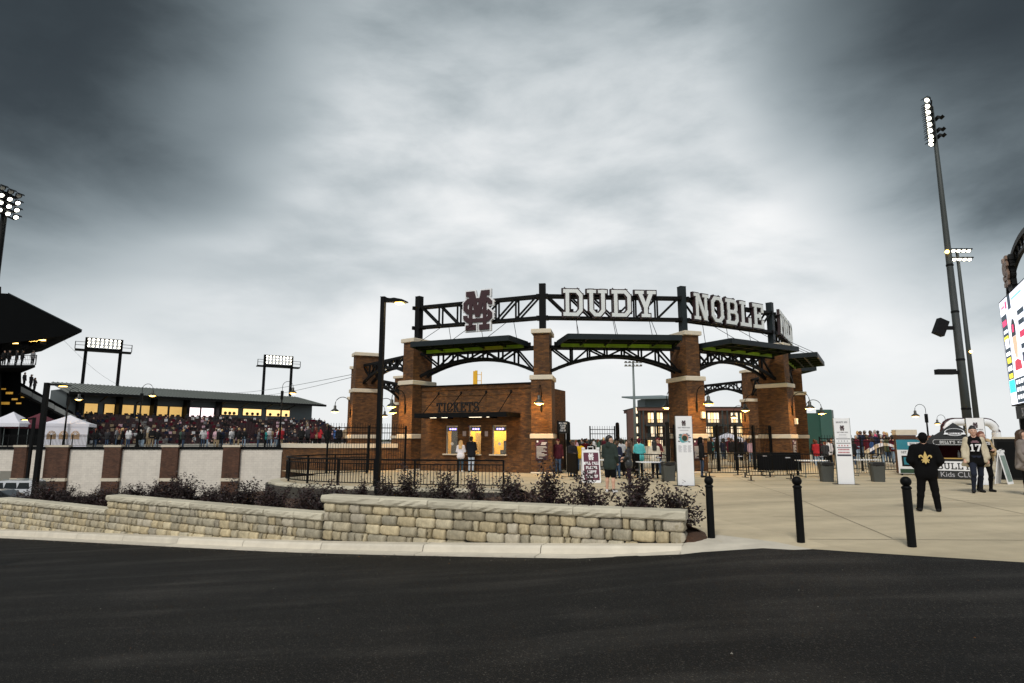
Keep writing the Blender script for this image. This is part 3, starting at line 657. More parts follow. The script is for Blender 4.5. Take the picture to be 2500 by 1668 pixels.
# ================================================================== the round gateway of brick piers
SIDE, EXT = 7.6, 27.5
def udir(a): return Vector((math.cos(R(a)), math.sin(R(a))))
P = {2: Vector((1.62, 31.9))}
def bay_dir(k): return 4.5 + EXT * (k - 2)
for k in range(2, 8): P[k + 1] = P[k] + SIDE * udir(bay_dir(k))
for k in range(1, -3, -1): P[k] = P[k + 1] - SIDE * udir(bay_dir(k))
P[0] = P[0] + Vector((.55, -.3))
def pier_rot(k): return R(bay_dir(k) - EXT / 2)
def pier_proto():
    t = thing('brick_pier', 'x', 'pier', group='brick piers of the round gateway')
    MB().box((0, 0, 2.36), (1.05, 1.75, 4.72)).build('lower_shaft', BRICK, t)
    MB().box((0, 0, 5.95), (.80, 1.5, 2.4)).build('upper_shaft', BRICK, t)
    def slab(nm, w_, d_, z0, z1):
        mb = MB(); b = .03; mb.v = []
        pr = [(0, z0), (b, z0 + b * .6), (b, z1 - b), (0, z1)]; vs = []
        for o_, z in pr: vs += [(-(w_ / 2 + o_), -(d_ / 2 + o_), z), (w_ / 2 + o_, -(d_ / 2 + o_), z), (w_ / 2 + o_, d_ / 2 + o_, z), (-(w_ / 2 + o_), d_ / 2 + o_, z)]
        fs = [(0, 3, 2, 1), (12, 13, 14, 15)] + [(i * 4 + k, i * 4 + (k + 1) % 4, i * 4 + 4 + (k + 1) % 4, i * 4 + 4 + k) for i in range(3) for k in range(4)]
        mb.add(vs, fs); return mb.build(nm, LIME, t)
    slab('cap_stone', .98, 1.68, 7.08, 7.31); slab('ledge_stone', 1.13, 1.83, 4.68, 4.92); slab('band_stone', 1.11, 1.81, 1.73, 1.97); slab('plinth', 1.07, 1.77, .002, .09)
    return t
PL = {-2: 'brick pier mostly hidden behind the ticket office', -1: 'brick pier behind the leftmost pier of the gateway', 0: 'brick pier standing left of the lamp post, white cap', 1: 'brick pier at the left end of the ticket office', 2: 'brick pier between the ticket office and the open gate', 3: 'brick pier behind the white map sign', 4: 'brick pier right of the barriers with a lit lamp and a wall plaque', 5: 'brick pier beside the green outfield wall', 6: 'far brick pier seen between the map sign and the barriers', 7: 'far brick pier hidden behind the one at the map sign'}
piers = {}
for k in range(-2, 8):
    t = pier_proto() if k == -2 else copy_tree(piers[-2]); piers[k] = t
    t.location = (*P[k], 0); t.rotation_euler = (0, 0, pier_rot(k)); t['label'] = PL[k]
# steel posts that carry the lettering
for k, lab in ((1, 'black steel post above the pier at the left end of the ticket office'), (2, 'black steel post above the pier right of the ticket office'), (3, 'black steel post between the words of the gateway sign'), (4, 'black steel post where the last word of the sign turns away'), (5, 'black steel post at the far end of the gateway sign')):
    t = thing('sign_post', lab, 'post', (*P[k], 7.3), pier_rot(k), 'steel posts of the gateway sign')
    MB().b2(-.17, -.17, .02, .17, .17, 2.55).build('shaft', STEELB if k in (3, 4) else STEEL, t); MB().b2(-.26, -.26, .0, .26, .26, .035).build('base_plate', STEEL, t)
    MB().b2(-.18, -.18, 2.55, .18, .18, 2.57).build('end_cap', STEEL, t)
    for z in (.70, 1.87):
        for sx_ in (-1, 1): MB().box((sx_ * .24, 0, z + .02), (.14, .5, .2)).build('bracket', STEEL, t)

# curved trusses between the piers
def arch_z(x, hw=3.45): return 6.0 - .82 * (abs(x) / hw) ** 2
def arch_truss():
    t = thing('arch_truss', 'x', 'truss', group='arched trusses between the piers'); hw = 3.45
    for y in (-.28, .28):
        MB().box((0, y, 6.45), (2 * hw, .13, .15)).build('top_chord', STEEL, t)
        mb = MB(); n = 16
        for i in range(n):
            x0, x1 = -hw + 2 * hw * i / n, -hw + 2 * hw * (i + 1) / n; mb.bar((x0 - .012, y, arch_z(x0)), (x1 + .012, y, arch_z(x1)), .14, .15)
        mb.build('arch_chord', STEEL, t)
        xs_ = [-2.3, -1.38, -.46, .46, 1.38, 2.3]
        for x in xs_: MB().bar((x, y, arch_z(x)), (x, y, 6.45), .085).build('vertical', STEEL, t)
        nod = [-hw + .1] + xs_ + [hw - .1]
        for i in range(len(nod) - 1):
            up = i in (0, 2, 3, 5) ; a, b = nod[i], nod[i + 1]
            dn = (i % 2 == 0)
            if i < 4: z0, z1 = (6.42, arch_z(b)) if dn else (arch_z(a), 6.42)
            else: z0, z1 = (6.42, arch_z(b)) if dn else (arch_z(a), 6.42)
            MB().bar((a, y, z0), (b, y, z1), .085).build('diagonal', STEEL, t)
    for x in (-2.3, -.46, .46, 2.3): MB().bar((x, -.28, 6.45), (x, .28, 6.45), .09).build('cross_tie', STEEL, t)
    return t
def bay(k):
    a, b = P[k], P[k + 1]; m_ = (a + b) / 2; dv = b - a
    return (m_.x, m_.y, 0), math.atan2(dv.y, dv.x)
TRL = {-2: 'arched black truss farthest left behind the lamp post', -1: 'arched black truss seen left of the ticket office, farther back', 0: 'arched black truss between the leftmost pier and the ticket office pier', 1: 'arched black truss over the ticket office', 2: 'arched black truss over the open gate', 3: 'arched black truss over the closed fence, right of the map sign', 4: 'arched black truss turning away at the right of the gateway', 5: 'arched black truss at the far right side of the gateway', 6: 'arched black truss crossing in front of the apartment block'}
at0 = None
for k in range(-2, 7):
    l, r_ = bay(k); t = arch_truss() if at0 is None else copy_tree(at0); at0 = at0 or t
    t.location = l; t.rotation_euler = (0, 0, r_); t['label'] = TRL[k]
# canopies
def translucent(name, refl, through):
    m = bpy.data.materials.new(name); MATS[name] = m; m.use_nodes = True; t_ = m.node_tree; b = t_.nodes['Principled BSDF']; out = t_.nodes['Material Output']
    c = t_.nodes.new('ShaderNodeTexCoord'); n = t_.nodes.new('ShaderNodeTexNoise'); n.inputs['Scale'].default_value = .9; t_.links.new(c.outputs['Object'], n.inputs['Vector'])
    rp2 = t_.nodes.new('ShaderNodeValToRGB'); t_.links.new(n.outputs['Fac'], rp2.inputs[0]); rp2.color_ramp.elements[0].position = .35; rp2.color_ramp.elements[0].color = (*[x * .5 for x in through], 1); rp2.color_ramp.elements[1].position = .65; rp2.color_ramp.elements[1].color = (*through, 1)
    tr = t_.nodes.new('ShaderNodeBsdfTranslucent'); t_.links.new(rp2.outputs[0], tr.inputs[0]); b.inputs['Base Color'].default_value = (*refl, 1)
    mxs = t_.nodes.new('ShaderNodeMixShader'); mxs.inputs[0].default_value = .92; t_.links.new(b.outputs[0], mxs.inputs[1]); t_.links.new(tr.outputs[0], mxs.inputs[2]); t_.links.new(mxs.outputs[0], out.inputs[0]); return m
GREEN = translucent('green_glazing', (.06, .09, .01), (.62, .85, .03)); SOFB = M('soffit_dark', (.03, .035, .02), .6, 0, .2, 3)
def canopy(k, label):
    l, r_ = bay(k); t = thing('steel_canopy', label, 'canopy', l, r_, 'steel canopies over the gateway bays')
    yb, yf, wb, wf = -.42, -2.3, 3.1, 2.85; zb, zf_ = 6.55, 6.62
    MB().bar((-wf, yf, zf_ + .06), (wf, yf, zf_ + .06), .07, .27).build('fascia', STEELB, t)
    for s in (-1, 1): MB().bar((s * wf, yf + .02, zf_ + .06), (s * wb, yb, zb + .06), .07, .27).build('fascia', STEELB, t)
    MB().add([(-wf, yf, zf_ + .14), (wf, yf, zf_ + .14), (wb, yb, zb + .14), (-wb, yb, zb + .14)], [(0, 1, 2, 3)]).build('roof_deck', GREEN, t)
    for i in range(2):
        y = yf + (yb - yf) * (.36 + .3 * i); MB().bar((-2.95, y, zf_ - .0), (2.95, y, zf_ - .0), .1, .2).build('purlin', STEEL, t)
    for x in (-1.9, -.63, .63, 1.9): MB().bar((x, yf + .05, zf_ + .02), (x, yb, zb + .02), .08, .16).build('rafter', STEEL, t)
    MB().box((0, -.36, 6.6), (6.5, .1, .2)).build('ledger', STEEL, t)
    for i in range(5): MB().box((-2.36 + 1.18 * i, -.53, 6.505), (1.15, .025, .19)).build('wash_board', M('green_wash', (.17, .25, .02), .45, 0, .5, 1.3) if i != 3 or k != 1 else M('amber_wash', (.26, .21, .03), .45, 0, .4, 1.3), t)  # boards added before the ledger, coloured light on the beam painted into them
    for x in (-2.0, 0, 2.0):
        MB().tube([(x - .04, -.25, 7.98), (x - .36, yf + .12, zf_ + .2)], .016, 5).build('tie_rod', STEEL, t)
        MB().tube([(x + .04, .25, 7.98), (x + .3, .28, 6.53)], .016, 5).build('tie_rod', STEEL, t)
    return t
canopy(1, 'black canopy with green underside below the round monogram'); canopy(2, 'black canopy with green underside over the open gate'); canopy(3, 'black canopy with green underside over the closed fence bay'); canopy(4, 'black canopy with pale underside at the right end of the gateway'); canopy(5, 'lower-looking black canopy behind the last pier, facing away')

# sign trusses and lettering
ST0 = None
def sign_truss():
    t = thing('sign_truss', 'x', 'truss', group='straight trusses that carry the lettering')
    for y in (-.2, .2):
        for z in (8.03, 9.2): MB().box((0, y, z), (7.26, .13, .14)).build('chord', STEEL, t)
        xs_ = [-3.55, -2.35, -1.18, 0, 1.18, 2.35, 3.55]
        for x in xs_[1:-1]: MB().bar((x, y, 8.05), (x, y, 9.18), .08).build('vertical', STEEL, t)
        for i in range(6):
            a, b = xs_[i], xs_[i + 1]; z0, z1 = (9.15, 8.08) if i < 3 else (8.08, 9.15); MB().bar((a + .04, y, z0), (b - .04, y, z1), .085).build('diagonal', STEEL, t)
    return t
for k, lab in ((1, 'straight black truss behind the monogram above the ticket office'), (2, 'straight black truss behind the first word of the sign'), (3, 'straight black truss behind the second word of the sign'), (4, 'straight black truss behind the last word, seen edge on')):
    l, r_ = bay(k); t = sign_truss() if ST0 is None else copy_tree(ST0); ST0 = ST0 or t; t.location = l; t.rotation_euler = (0, 0, r_); t['label'] = lab
def sign_word(k, s, h, cx_, sx_=1., gap=.12):
    l, r_ = bay(k); x = cx_ - word_width(s, gap) * h * sx_ / 2
    for n, c in enumerate(s):
        w_ = GL[c][0] * h * sx_; t = thing('sign_letter', 'x', 'letter', (l[0] + math.cos(r_) * (x + w_ / 2), l[1] + math.sin(r_) * (x + w_ / 2), 8.06), r_, 'big white letters of the gateway sign')
        which = {('D', 0): 'first white slab letter D of the first sign word', ('U', 1): 'white slab letter U of the sign above the open gate', ('D', 2): 'second white slab letter D, third in the first sign word', ('Y', 3): 'white slab letter Y ending the first sign word', ('N', 0): 'white slab letter N starting the second sign word', ('O', 1): 'white slab letter O of the second sign word', ('B', 2): 'white slab letter B of the second sign word', ('L', 3): 'white slab letter L of the second sign word', ('E', 4): 'white slab letter E ending the second sign word, beside the post', ('F', 0): 'white slab letter F starting the sign word seen edge on', ('I', 1): 'white slab letter I of the sign word seen edge on', ('E', 2): 'white slab letter E of the sign word seen edge on', ('L', 3 + 10): '', ('D', 4): 'white slab letter D ending the sign word seen edge on'}
        lab = which.get((c, n)) if not (s == 'FIELD' and c == 'L') else 'white slab letter L of the sign word seen edge on'
        t['label'] = lab; polys = [[((a - GL[c][0] / 2) * sx_, b) for a, b in p] for p in GL[c][1]]
        a = MB(); lay(a, polys, 0, 0, h, -.50, .05, .0); a.build('face', PANEL, t)
        a = MB(); lay(a, polys, 0, 0, h, -.44, .16, .07); a.build('casing', MATS.get('letter_casing') or M('letter_casing', (.022, .008, .010), .5, 0, .1, 3), t)
        MB().b2(-.06, -.29, .3, .06, -.18, .42).build('mounting', STEEL, t)
        x += (GL[c][0] + gap) * h * sx_
sign_word(2, 'DUDY', 1.44, -.28, .87, .19); sign_word(3, 'NOBLE', 1.44, -.45, .87, .17); sign_word(4, 'FIELD', 1.44, -.1, .95, .2)
l, r_ = bay(1); t = thing('monogram_sign', 'maroon interlocked letter monogram with white outline above the ticket office', 'sign', (l[0] + .2, l[1] - .085, 7.55), r_)
LP = [[(a - .5, b) for a, b in p] for p in logo_polys()]
a = MB(); lay(a, LP, -.0, 0, 1.74, -.52, .05); a.build('monogram', MAROON, t)
a = MB(); lay(a, LP, -.0, 0, 1.74, -.45, .14, .08); a.build('outline', WHITE, t)
for z in (.48, 1.65): MB().b2(-.5, -.31, z - .05, .5, -.24, z + .05).build('mounting', STEEL, t)

# gooseneck lamps
def gooseneck(name, label, loc, rz, group, lit=True, pole=0., arm_out=.95, rise=.55, energy=26, k=1.):
    """wall lamp: plate at the origin on a face looking along -y ; with pole>0 the arm stands on a post"""
    t = thing(name, label, 'lamp', loc, rz, group); z0 = pole
    if pole:
        MB().tube([(0, 0, -.05), (0, 0, pole * .5), (0, 0, pole)], [.075 * k, .06 * k, .05 * k], 10).build('post', STEEL, t, smooth_=True)
        MB().lathe([(.16 * k, 0), (.15 * k, .12), (.1 * k, .2), (.085 * k, .5), (.07 * k, .55)], (0, 0, 0), 12).build('base', STEEL, t, smooth_=True)
        MB().box((0, 0, pole - .25), (.14 * k, .16 * k, .6 * k)).build('junction_box', STEEL, t)
    else:
        MB().b2(-.055, -.035, -.25, .055, 0, .25).build('wall_plate', STEEL, t); MB().tube([(0, -.05, -.3), (0, -.07, .1)], .03, 8).build('arm_socket', STEEL, t)
    rr = arm_out / 2; pts = [(0, -.05 if not pole else 0, z0)]
    y0 = -.06 if not pole else 0.
    pts += [(0, y0, z0 + rise * .5), (0, y0, z0 + rise)] + [(0, y0 - rr + rr * math.cos(a), z0 + rise + rr * math.sin(a)) for a in [math.pi * q / 10 for q in range(1, 11)]]
    ye = y0 - 2 * rr; ze = z0 + rise; pts += [(0, ye, ze - .1)]
    MB().tube(pts, .022 * max(1, k * .8), 8).build('arm', STEEL, t, smooth_=True)
    sh = MB().lathe([(.27 * k, -.42 * k), (.25 * k, -.36 * k), (.2 * k, -.30 * k), (.11 * k, -.24 * k), (.085 * k, -.2 * k), (.085 * k, -.05 * k), (.06 * k, -.02 * k), (.02, 0)], (0, ye, ze - .06), 16).build('shade', SHADE, t, smooth_=True)
    MB().lathe([(.262 * k, -.423 * k), (.24 * k, -.365 * k), (.19 * k, -.31 * k), (.02, -.29 * k)][::-1], (0, ye, ze - .06), 16).build('reflector', M('lamp_inner', (.8, .72, .5), .5, 0, 0), sh, smooth_=True)
    MB().ball((0, ye, ze - .06 - .40 * k), .19 * k, 12, sz=.5).build('bulb', WARM if lit else M('bulb_off', (.6, .6, .55), .4, 0, 0), t, smooth_=True)
    if lit and energy:
        ld = bpy.data.lights.new('lamp_light', 'POINT'); ld.energy = energy; ld.color = (1, .56, .15); ld.shadow_soft_size = .12
        lo = link('lamp_light', ld, t); lo.location = (0, ye, ze - .06 - .52 * k)
    return t
LN = {(0, 0): 'lit gooseneck lamp on the leftmost pier, reaching left', (0, 1): 'lit gooseneck lamp on the back of the leftmost pier', (1, 0): 'lit gooseneck lamp left of the ticket office', (2, 0): 'lit gooseneck lamp on the pier right of the ticket office', (3, 0): 'lit gooseneck lamp above the map sign', (3, 1): 'lit gooseneck lamp on the gate side of the map sign pier', (4, 0): 'brightly lit gooseneck lamp on the pier with the plaque', (4, 1): 'lit gooseneck lamp on the back of the plaque pier', (5, 0): 'lit gooseneck lamp in front of the green wall', (6, 1): 'lit gooseneck lamp on the far pier, reaching left', (-1, 1): 'lit gooseneck lamp on the far pier left of the ticket office', (-2, 1): 'lit gooseneck lamp farthest back beside the ticket office pier'}
for (k, b), lab in LN.items():
    a = pier_rot(k) + (math.pi if b else 0); n_ = Vector((math.sin(a), -math.cos(a))); p = P[k] + n_ * .876
    gooseneck('wall_lamp', lab, (p.x, p.y, 3.35), a, 'gooseneck lamps on the brick piers', energy=130)
# small things on the piers: plaques, speakers, camera
def plaque(k, side, w_, h_, z, label):
    a = pier_rot(k); n_ = Vector((math.sin(a), -math.cos(a))); p = P[k] + n_ * .878
    t = thing('wall_plaque', label, 'plaque', (p.x, p.y, z), a, 'maroon notices on the brick piers')
    MB().b2(-w_ / 2, -.02, 0, w_ / 2, 0, h_).build('board', MAROON, t)
    MB().plate([(-w_ / 2, h_ * .74), (-w_ / 2, h_ * .66), (w_ * .28, h_), (-w_ * .1, h_)][::-1][::-1], -.0225, -.019).build('stripe', MAROONL, t)
    MB().b2(-w_ * .4, -.023, h_ * .88, -w_ * .27, -.019, h_ * .97).build('emblem', WHITE, t)
    for i in range(3): MB().b2(-.02 * i, -.023, h_ * (.86 - .05 * i), w_ * .42 - .03 * i, -.0195, h_ * (.885 - .05 * i)).build('heading_line', WHITE, t)
    for i in range(11):
        z_ = h_ * (.66 - .058 * i); MB().b2(-w_ * .42, -.023, z_, -w_ * .42 + w_ * (.8, .84, .55, .7, .82, .4, .62, .84, .75, .2, .5)[i], -.0195, z_ + .018).build('text_line', PANEL, t)
plaque(2, 0, .62, .98, .68, 'maroon notice board with white text on the pier right of the ticket office'); plaque(3, 0, .62, .98, .68, 'maroon notice board half hidden behind the map sign'); plaque(4, 0, .55, .98, .68, 'maroon notice board on the pier with the bright lamp')
for k, z, lab in ((3, 2.75, 'small cream speaker box on the map sign pier'), (4, 2.55, 'small grey speaker box on the plaque pier')):
    a = pier_rot(k); n_ = Vector((math.sin(a), -math.cos(a))); tg = Vector((math.cos(a), math.sin(a))); p = P[k] + n_ * .88 + tg * .3; t = thing('wall_speaker', lab, 'speaker', (p.x, p.y, z), a)
    MB().b2(-.1, -.16, 0, .1, -.03, .34).build('housing', LIME, t); MB().b2(-.085, -.168, .02, .085, -.16, .32).build('grille', PANEL, t); MB().b2(-.03, -.03, .1, .03, 0, .24).build('bracket', STEEL, t)

# ------------------------------------------------------------------ ticket office
l, r_ = bay(1); tk = thing('ticket_office', 'brick ticket office with three lit windows and a black canopy', 'building', l, r_)
YF, WW, TH = -.35, 3.28, 4.55; wins = [(-1.36, .74), (.03, .74), (1.45, .82)]; z0, z1 = .92, 2.42
xs_ = [-WW]
for c, w_ in wins: xs_ += [c - w_ / 2, c + w_ / 2]
xs_ += [WW]
mb = MB()
for i in range(0, 8, 2): mb.b2(xs_[i], YF, z0, xs_[i + 1], YF + .3, z1)
mb.b2(-WW, YF, 0, WW, YF + .3, z0); mb.b2(-WW, YF, z1, WW, YF + .3, TH)
mb.build('wall', BRICK, tk)
for (a_, b_) in ((-WW, 0), (WW - .3, 0)): MB().b2(a_, YF + .303, 0, a_ + .3, 5.0, TH).build('wall', BRICK, tk)
MB().b2(-WW, 5.0, 0, WW, 5.3, TH).build('wall', BRICK, tk); MB().b2(-WW + .3, YF + .3, TH - .5, WW - .3, 5, TH - .35).build('roof', STEEL, tk)
MB().b2(-WW - .03, YF - .06, TH, WW + .03, YF + .36, TH + .07).build('coping', STEEL, tk)
for z, pr in ((4.02, .03), (4.34, .05)): MB().b2(-WW, YF - pr, z, WW, YF - .002, z + .09).build('brick_course', BRICK, tk)
for z in (4.11,):                                    # soldier course
    for i in range(82): MB().b2(-WW + .08 * i + .006, YF - .022, z + .003, -WW + .08 * i + .074, YF - .001, z + .2) if False else None
YEL = M('office_paint', (.80, .55, .10), .8, 0, .06, 2); DOORM = M('office_door', (.30, .22, .11), .6, 0, .1, 2)
MB().b2(-WW + .3, 1.5, .02, WW - .3, 1.56, 4.0).build('inner_wall', YEL, tk)
MB().b2(-WW + .3, YF + .31, 2.78, WW - .3, 1.5, 2.84).build('ceiling', YEL, tk)
MB().b2(-.80, 1.44, .02, .05, 1.49, 2.05).build('inner_door', DOORM, tk); MB().b2(-.42, 1.43, 1.72, -.25, 1.44, 1.8).build('door_notice', YEL, tk)
MB().b2(-WW + .35, YF + .55, .0, WW - .35, YF + .95, .84).build('counter', DOORM, tk)
MB().b2(-1.62, .1, .85, -.85, .13, 2.3).build('window_blind', M('blind', (.03, .035, .04), .7, 0, .3, 8), tk)
for x, y, w_, h_, z in ((1.62, .35, .34, .75, .86), (1.48, .18, .3, .28, .86), (1.75, .1, .25, .42, .86)): MB().b2(x - w_ / 2, y - .1, z, x + w_ / 2, y + .1, z + h_).build('till_equipment', BLACK, tk)
FRM = M('window_frame', (.55, .54, .50), .5, .3, .1, 3); LED = M('led_text', (.28, .22, 1), .5, 0, 0, emit=5.)
GL2 = M('clear_glass', (.9, .95, .95), .03, 0, 0, alpha=.12, spec=.6)
for i, (c, w_) in enumerate(wins):
    wn = MB().b2(c - w_ / 2 + .03, YF + .13, z0 + .03, c + w_ / 2 - .03, YF + .14, z1 - .03).build('window', GL2, tk)
    fr = MB(); fr.b2(c - w_ / 2, YF + .1, z0, c - w_ / 2 + .045, YF + .17, z1); fr.b2(c + w_ / 2 - .045, YF + .1, z0, c + w_ / 2, YF + .17, z1); fr.b2(c - w_ / 2, YF + .1, z1 - .045, c + w_ / 2, YF + .17, z1 + .002); fr.build('frame', FRM, wn)
    MB().b2(c - w_ / 2 - .1, YF - .13, z0 - .06, c + w_ / 2 + .06, YF + .12, z0 + .005).build('sill', LIME, wn)
    MB().b2(c - w_ / 2 + .05, YF + .155, z1 - .3, c + w_ / 2 - .05, YF + .2, z1 - .05).build('display_box', BLACK, wn)
    for k_, (a_, b_) in enumerate(((-.2, -.11), (-.07, .05), (.09, .2))): MB().b2(c + a_, YF + .148, z1 - .225, c + b_, YF + .1545, z1 - .155).build('display_digit', LED, wn)
    if i != 1: MB().tube([(c - .02, YF + .115, 1.45), (c - .02, YF + .125, 1.45)], .085, 14).build('speak_hole', WHITE, wn)
for x, y in ((-1.4, .6), (0.05, .6), (1.4, .6)):
    ld = bpy.data.lights.new('office_light', 'POINT'); ld.energy = 55; ld.color = (1, .74, .34); ld.shadow_soft_size = .25; lo = link('office_light', ld, tk); lo.location = (x, y, 2.5)
for x, z, w_, h_ in ((-.58, 1.86, .2, .26), (.72, 1.85, .18, .26)): MB().b2(x - w_ / 2, YF - .012, z, x + w_ / 2, YF - .001, z + h_).build('wall_notice', M('notice_grey', (.36, .30, .32), .6, 0, .3, 20), tk)
# its canopy
cn = MB().add([(-2.6, YF - 1.72, 2.86), (2.6, YF - 1.72, 2.86), (2.6, YF - .005, 2.86), (-2.6, YF - .005, 2.86), (-2.6, YF - 1.72, 2.9), (2.6, YF - 1.72, 2.9), (2.6, YF - .005, 2.9), (-2.6, YF - .005, 2.9)], [(3, 2, 1, 0), (4, 5, 6, 7)]).build('canopy', STEEL, tk)
MB().b2(-2.63, YF - 1.78, 2.80, 2.63, YF - 1.722, 3.03).build('fascia', STEEL, cn)
for s in (-1, 1): MB().b2(s * 2.63 - .03, YF - 1.72, 2.80, s * 2.63 + .03, YF - .005, 3.03).build('fascia', STEEL, cn)
for x in (-1.3, 0, 1.3): MB().b2(x - .04, YF - 1.7, 2.78, x + .04, YF - .01, 2.855).build('rafter', STEEL, cn)
for x0_, x1_ in ((-1.95, -.95), (.35, 1.45)): MB().b2(x0_, YF - 1.3, 2.80, x1_, YF - 1.22, 2.85).build('strip_light', M('strip_light', (1, .85, .6), .5, 0, 0, emit=2.2), cn)
for x in (-2.2, -.8, .7, 2.15): MB().tube([(x, YF - .01, 4.15), (x, YF - 1.6, 3.03)], .022, 6).build('tie_rod', STEEL, cn); MB().box((x, YF - .02, 4.17), (.1, .04, .16)).build('rod_plate', STEEL, cn)
x = -.1 - word_width('TICKETS', .1) * .5 * .84 / 2
for c in 'TICKETS':
    a = MB(); lay(a, [[(p[0] * .84, p[1]) for p in q] for q in GL[c][1]], x, 3.06, .5, YF - 1.76, .06); a.build('letter', BLACK, cn); x += (GL[c][0] + .1) * .5 * .84
# ------------------------------------------------------------------ curved brick wall left of the office, and the white block wall with pilasters
CW = Path([(-13.6, 38.5), (-13.1, 36.2), (-11.3, 34.9), (-9, 34.3), (-6.0, 34.9)], 8)
def ribbon(path, off0, off1, z0_, z1_, s0=0, s1=None, n=30):
    mb = MB(); s1 = s1 or path.len; vs = []
    for i in range(n + 1):
        p, t = path.at(s0 + (s1 - s0) * i / n); nn_ = Vector((t.y, -t.x))
        for o_, z in ((off0, z0_), (off1, z0_), (off1, z1_), (off0, z1_)): vs.append((p.x + nn_.x * o_, p.y + nn_.y * o_, z))
    fs = [(i * 4 + k, i * 4 + 4 + k, i * 4 + 4 + (k + 1) % 4, i * 4 + (k + 1) % 4) for i in range(n) for k in range(4)] + [(0, 1, 2, 3), (n * 4 + 3, n * 4 + 2, n * 4 + 1, n * 4)]
    return mb.add(vs, fs)
t = thing('curved_brick_wall', 'low curved brick wall with pale coping left of the ticket office', 'wall', (-11.3, 34.9, -.6))
ribbon(CW, .18, -.18, -.7, 1.22).build('wall_face', BRICK, t, True); ribbon(CW, .26, -.26, 1.22, 1.45).build('coping', LIME, t, True)
YW = 57.
t = thing('white_block_wall', 'long white block retaining wall with brick pilasters', 'wall', (-34, YW, -3.45))
MB().b2(-70, YW, -3.5, -13.5, YW + .4, .74).build('wall_face', BLOCKW, t, True); MB().b2(-70, YW - .08, .742, -13.5, YW + .45, .98).build('edge_beam', STEEL, t, True)
for u, w_ in ((565, 1.5), (415, 1.5), (275, 1.5), (139, 2.05), (50, 1.15), (-75, 1.5)):
    x = xat(u, YW, -1); pl = MB().b2(x - w_ / 2, YW - .3, -3.5, x + w_ / 2, YW - .004, .95).build('pilaster', BRICKD, t, True)
    MB().b2(x - w_ / 2 - .06, YW - .36, .952, x + w_ / 2 + .06, YW + .2, 1.12).build('cap_stone', LIME, pl, True); MB().b2(x - w_ / 2 - .05, YW - .35, -2.1, x + w_ / 2 + .05, YW - .006, -1.82).build('band_stone', LIME, pl, True)
MB().b2(-46.5, YW - .04, -3.5, -44.9, YW - .002, -1.2).build('service_door', M('door_grey', (.22, .21, .18), .6, 0, .1, 2), t, True)
mb = MB(); dk = [(-110, YW + .42), (-20.6, YW + .42), (-14.2, 38.5), (-12.9, 36.5), (-11.3, 35.2), (-9, 34.6), (-6.4, 35.3), (-6.4, 150), (-110, 150)]
mb.add([(x, y, .9) for x, y in dk], [tuple(range(len(dk)))]); mb.add([(-20.6, YW + .42, .9), (-14.2, 38.5, .9), (-14.2, 38.5, -3.5), (-20.6, YW + .42, -3.5)], [(0, 1, 2, 3)]); struct('concourse_deck', mb, M('deck', (.32, .30, .26), .85, 0, .2, 2))

# ------------------------------------------------------------------ railings and fences
def picket_fence(name, label, pts, z, h, sp, rails, group=None, post=.06, pk=.018, post_every=2.3, single=True, ball=False, spear=.0, cat='fence'):
    """pts: plan points ; rails: heights ; one object per picket when single"""
    path = Path(pts, 6); b = path.at(0)[0]; t = thing(name, label, cat, (b.x, b.y, z), 0, group); inv = chain(t).inverted()
    for rz_, th in rails:
        mb = MB(); n = max(2, int(path.len / .5))
        for i in range(n):
            p, _ = path.at(path.len * i / n); q, _ = path.at(path.len * (i + 1) / n); mb.bar((p.x, p.y, z + rz_), (q.x, q.y, z + rz_), th, th)
        mb.build('rail', STEEL, t, True)
    npst = max(1, round(path.len / post_every)); pm_ = MB().b2(-post / 2, -post / 2, 0, post / 2, post / 2, h + .05); 
    if ball: pm_.ball((0, 0, h + .06), post * .62, 8)
    pme = pm_.mesh('post', STEEL)
    for i in range(npst + 1):
        p, tg = path.at(path.len * i / npst); o = link('post', pme, t); o.location = inv @ Vector((p.x, p.y, z)); o.rotation_euler = (0, 0, math.atan2(tg.y, tg.x))
    lo, hi = rails[-1][0], h + spear; n = int(path.len / sp)
    if single: me = MB().b2(-pk / 2, -pk / 2, lo, pk / 2, pk / 2, rails[1][0] if not spear and len(rails) > 2 else hi).mesh('picket', STEEL)
    mb = MB()
    for i in range(1, n):
        p, tg = path.at(path.len * i / n)
        if single: o = link('picket', me, t); o.location = inv @ Vector((p.x, p.y, z)); o.rotation_euler = (0, 0, math.atan2(tg.y, tg.x))
        else: mb.box((p.x, p.y, z + (lo + hi) / 2), (pk, pk, hi - lo), math.atan2(tg.y, tg.x))
    if not single: mb.build('pickets', STEEL, t, True)['kind'] = 'stuff'
    return t
RAIL = [(-.3, 22.0), (-2.5, 22.3), (-5, 23.0), (-7.3, 24.0), (-8.9, 25.3), (-9.65, 26.9), (-9.4, 28.5), (-8.6, 29.9), (-7.2, 31.0)]
picket_fence('handrail', 'black handrail curving round the ramp in front of the ticket office', RAIL, .02, .92, .125, [(.95, .055), (.80, .035), (.1, .035)], post=.06, post_every=1.7, cat='railing')
picket_fence('iron_fence', 'tall black iron fence left of the ticket office', [(-5.7, 33.3), (-7.4, 32.2), (-9.3, 31.4)], .0, 2.35, .13, [(2.28, .045), (2.02, .04), (.15, .04)], 'iron fences of the gateway', post=.09, spear=.16, post_every=1.9)
picket_fence('iron_fence', 'tall black iron fence behind the barriers right of the map sign', [tuple(P[3] + .1 * (P[4] - P[3])), tuple(P[3].lerp(P[4], .5)), tuple(P[4] - .1 * (P[4] - P[3]))], 0, 2.35, .13, [(2.28, .045), (2.02, .04), (.15, .04)], 'iron fences of the gateway', post=.13, spear=.16, post_every=1.6, ball=True)
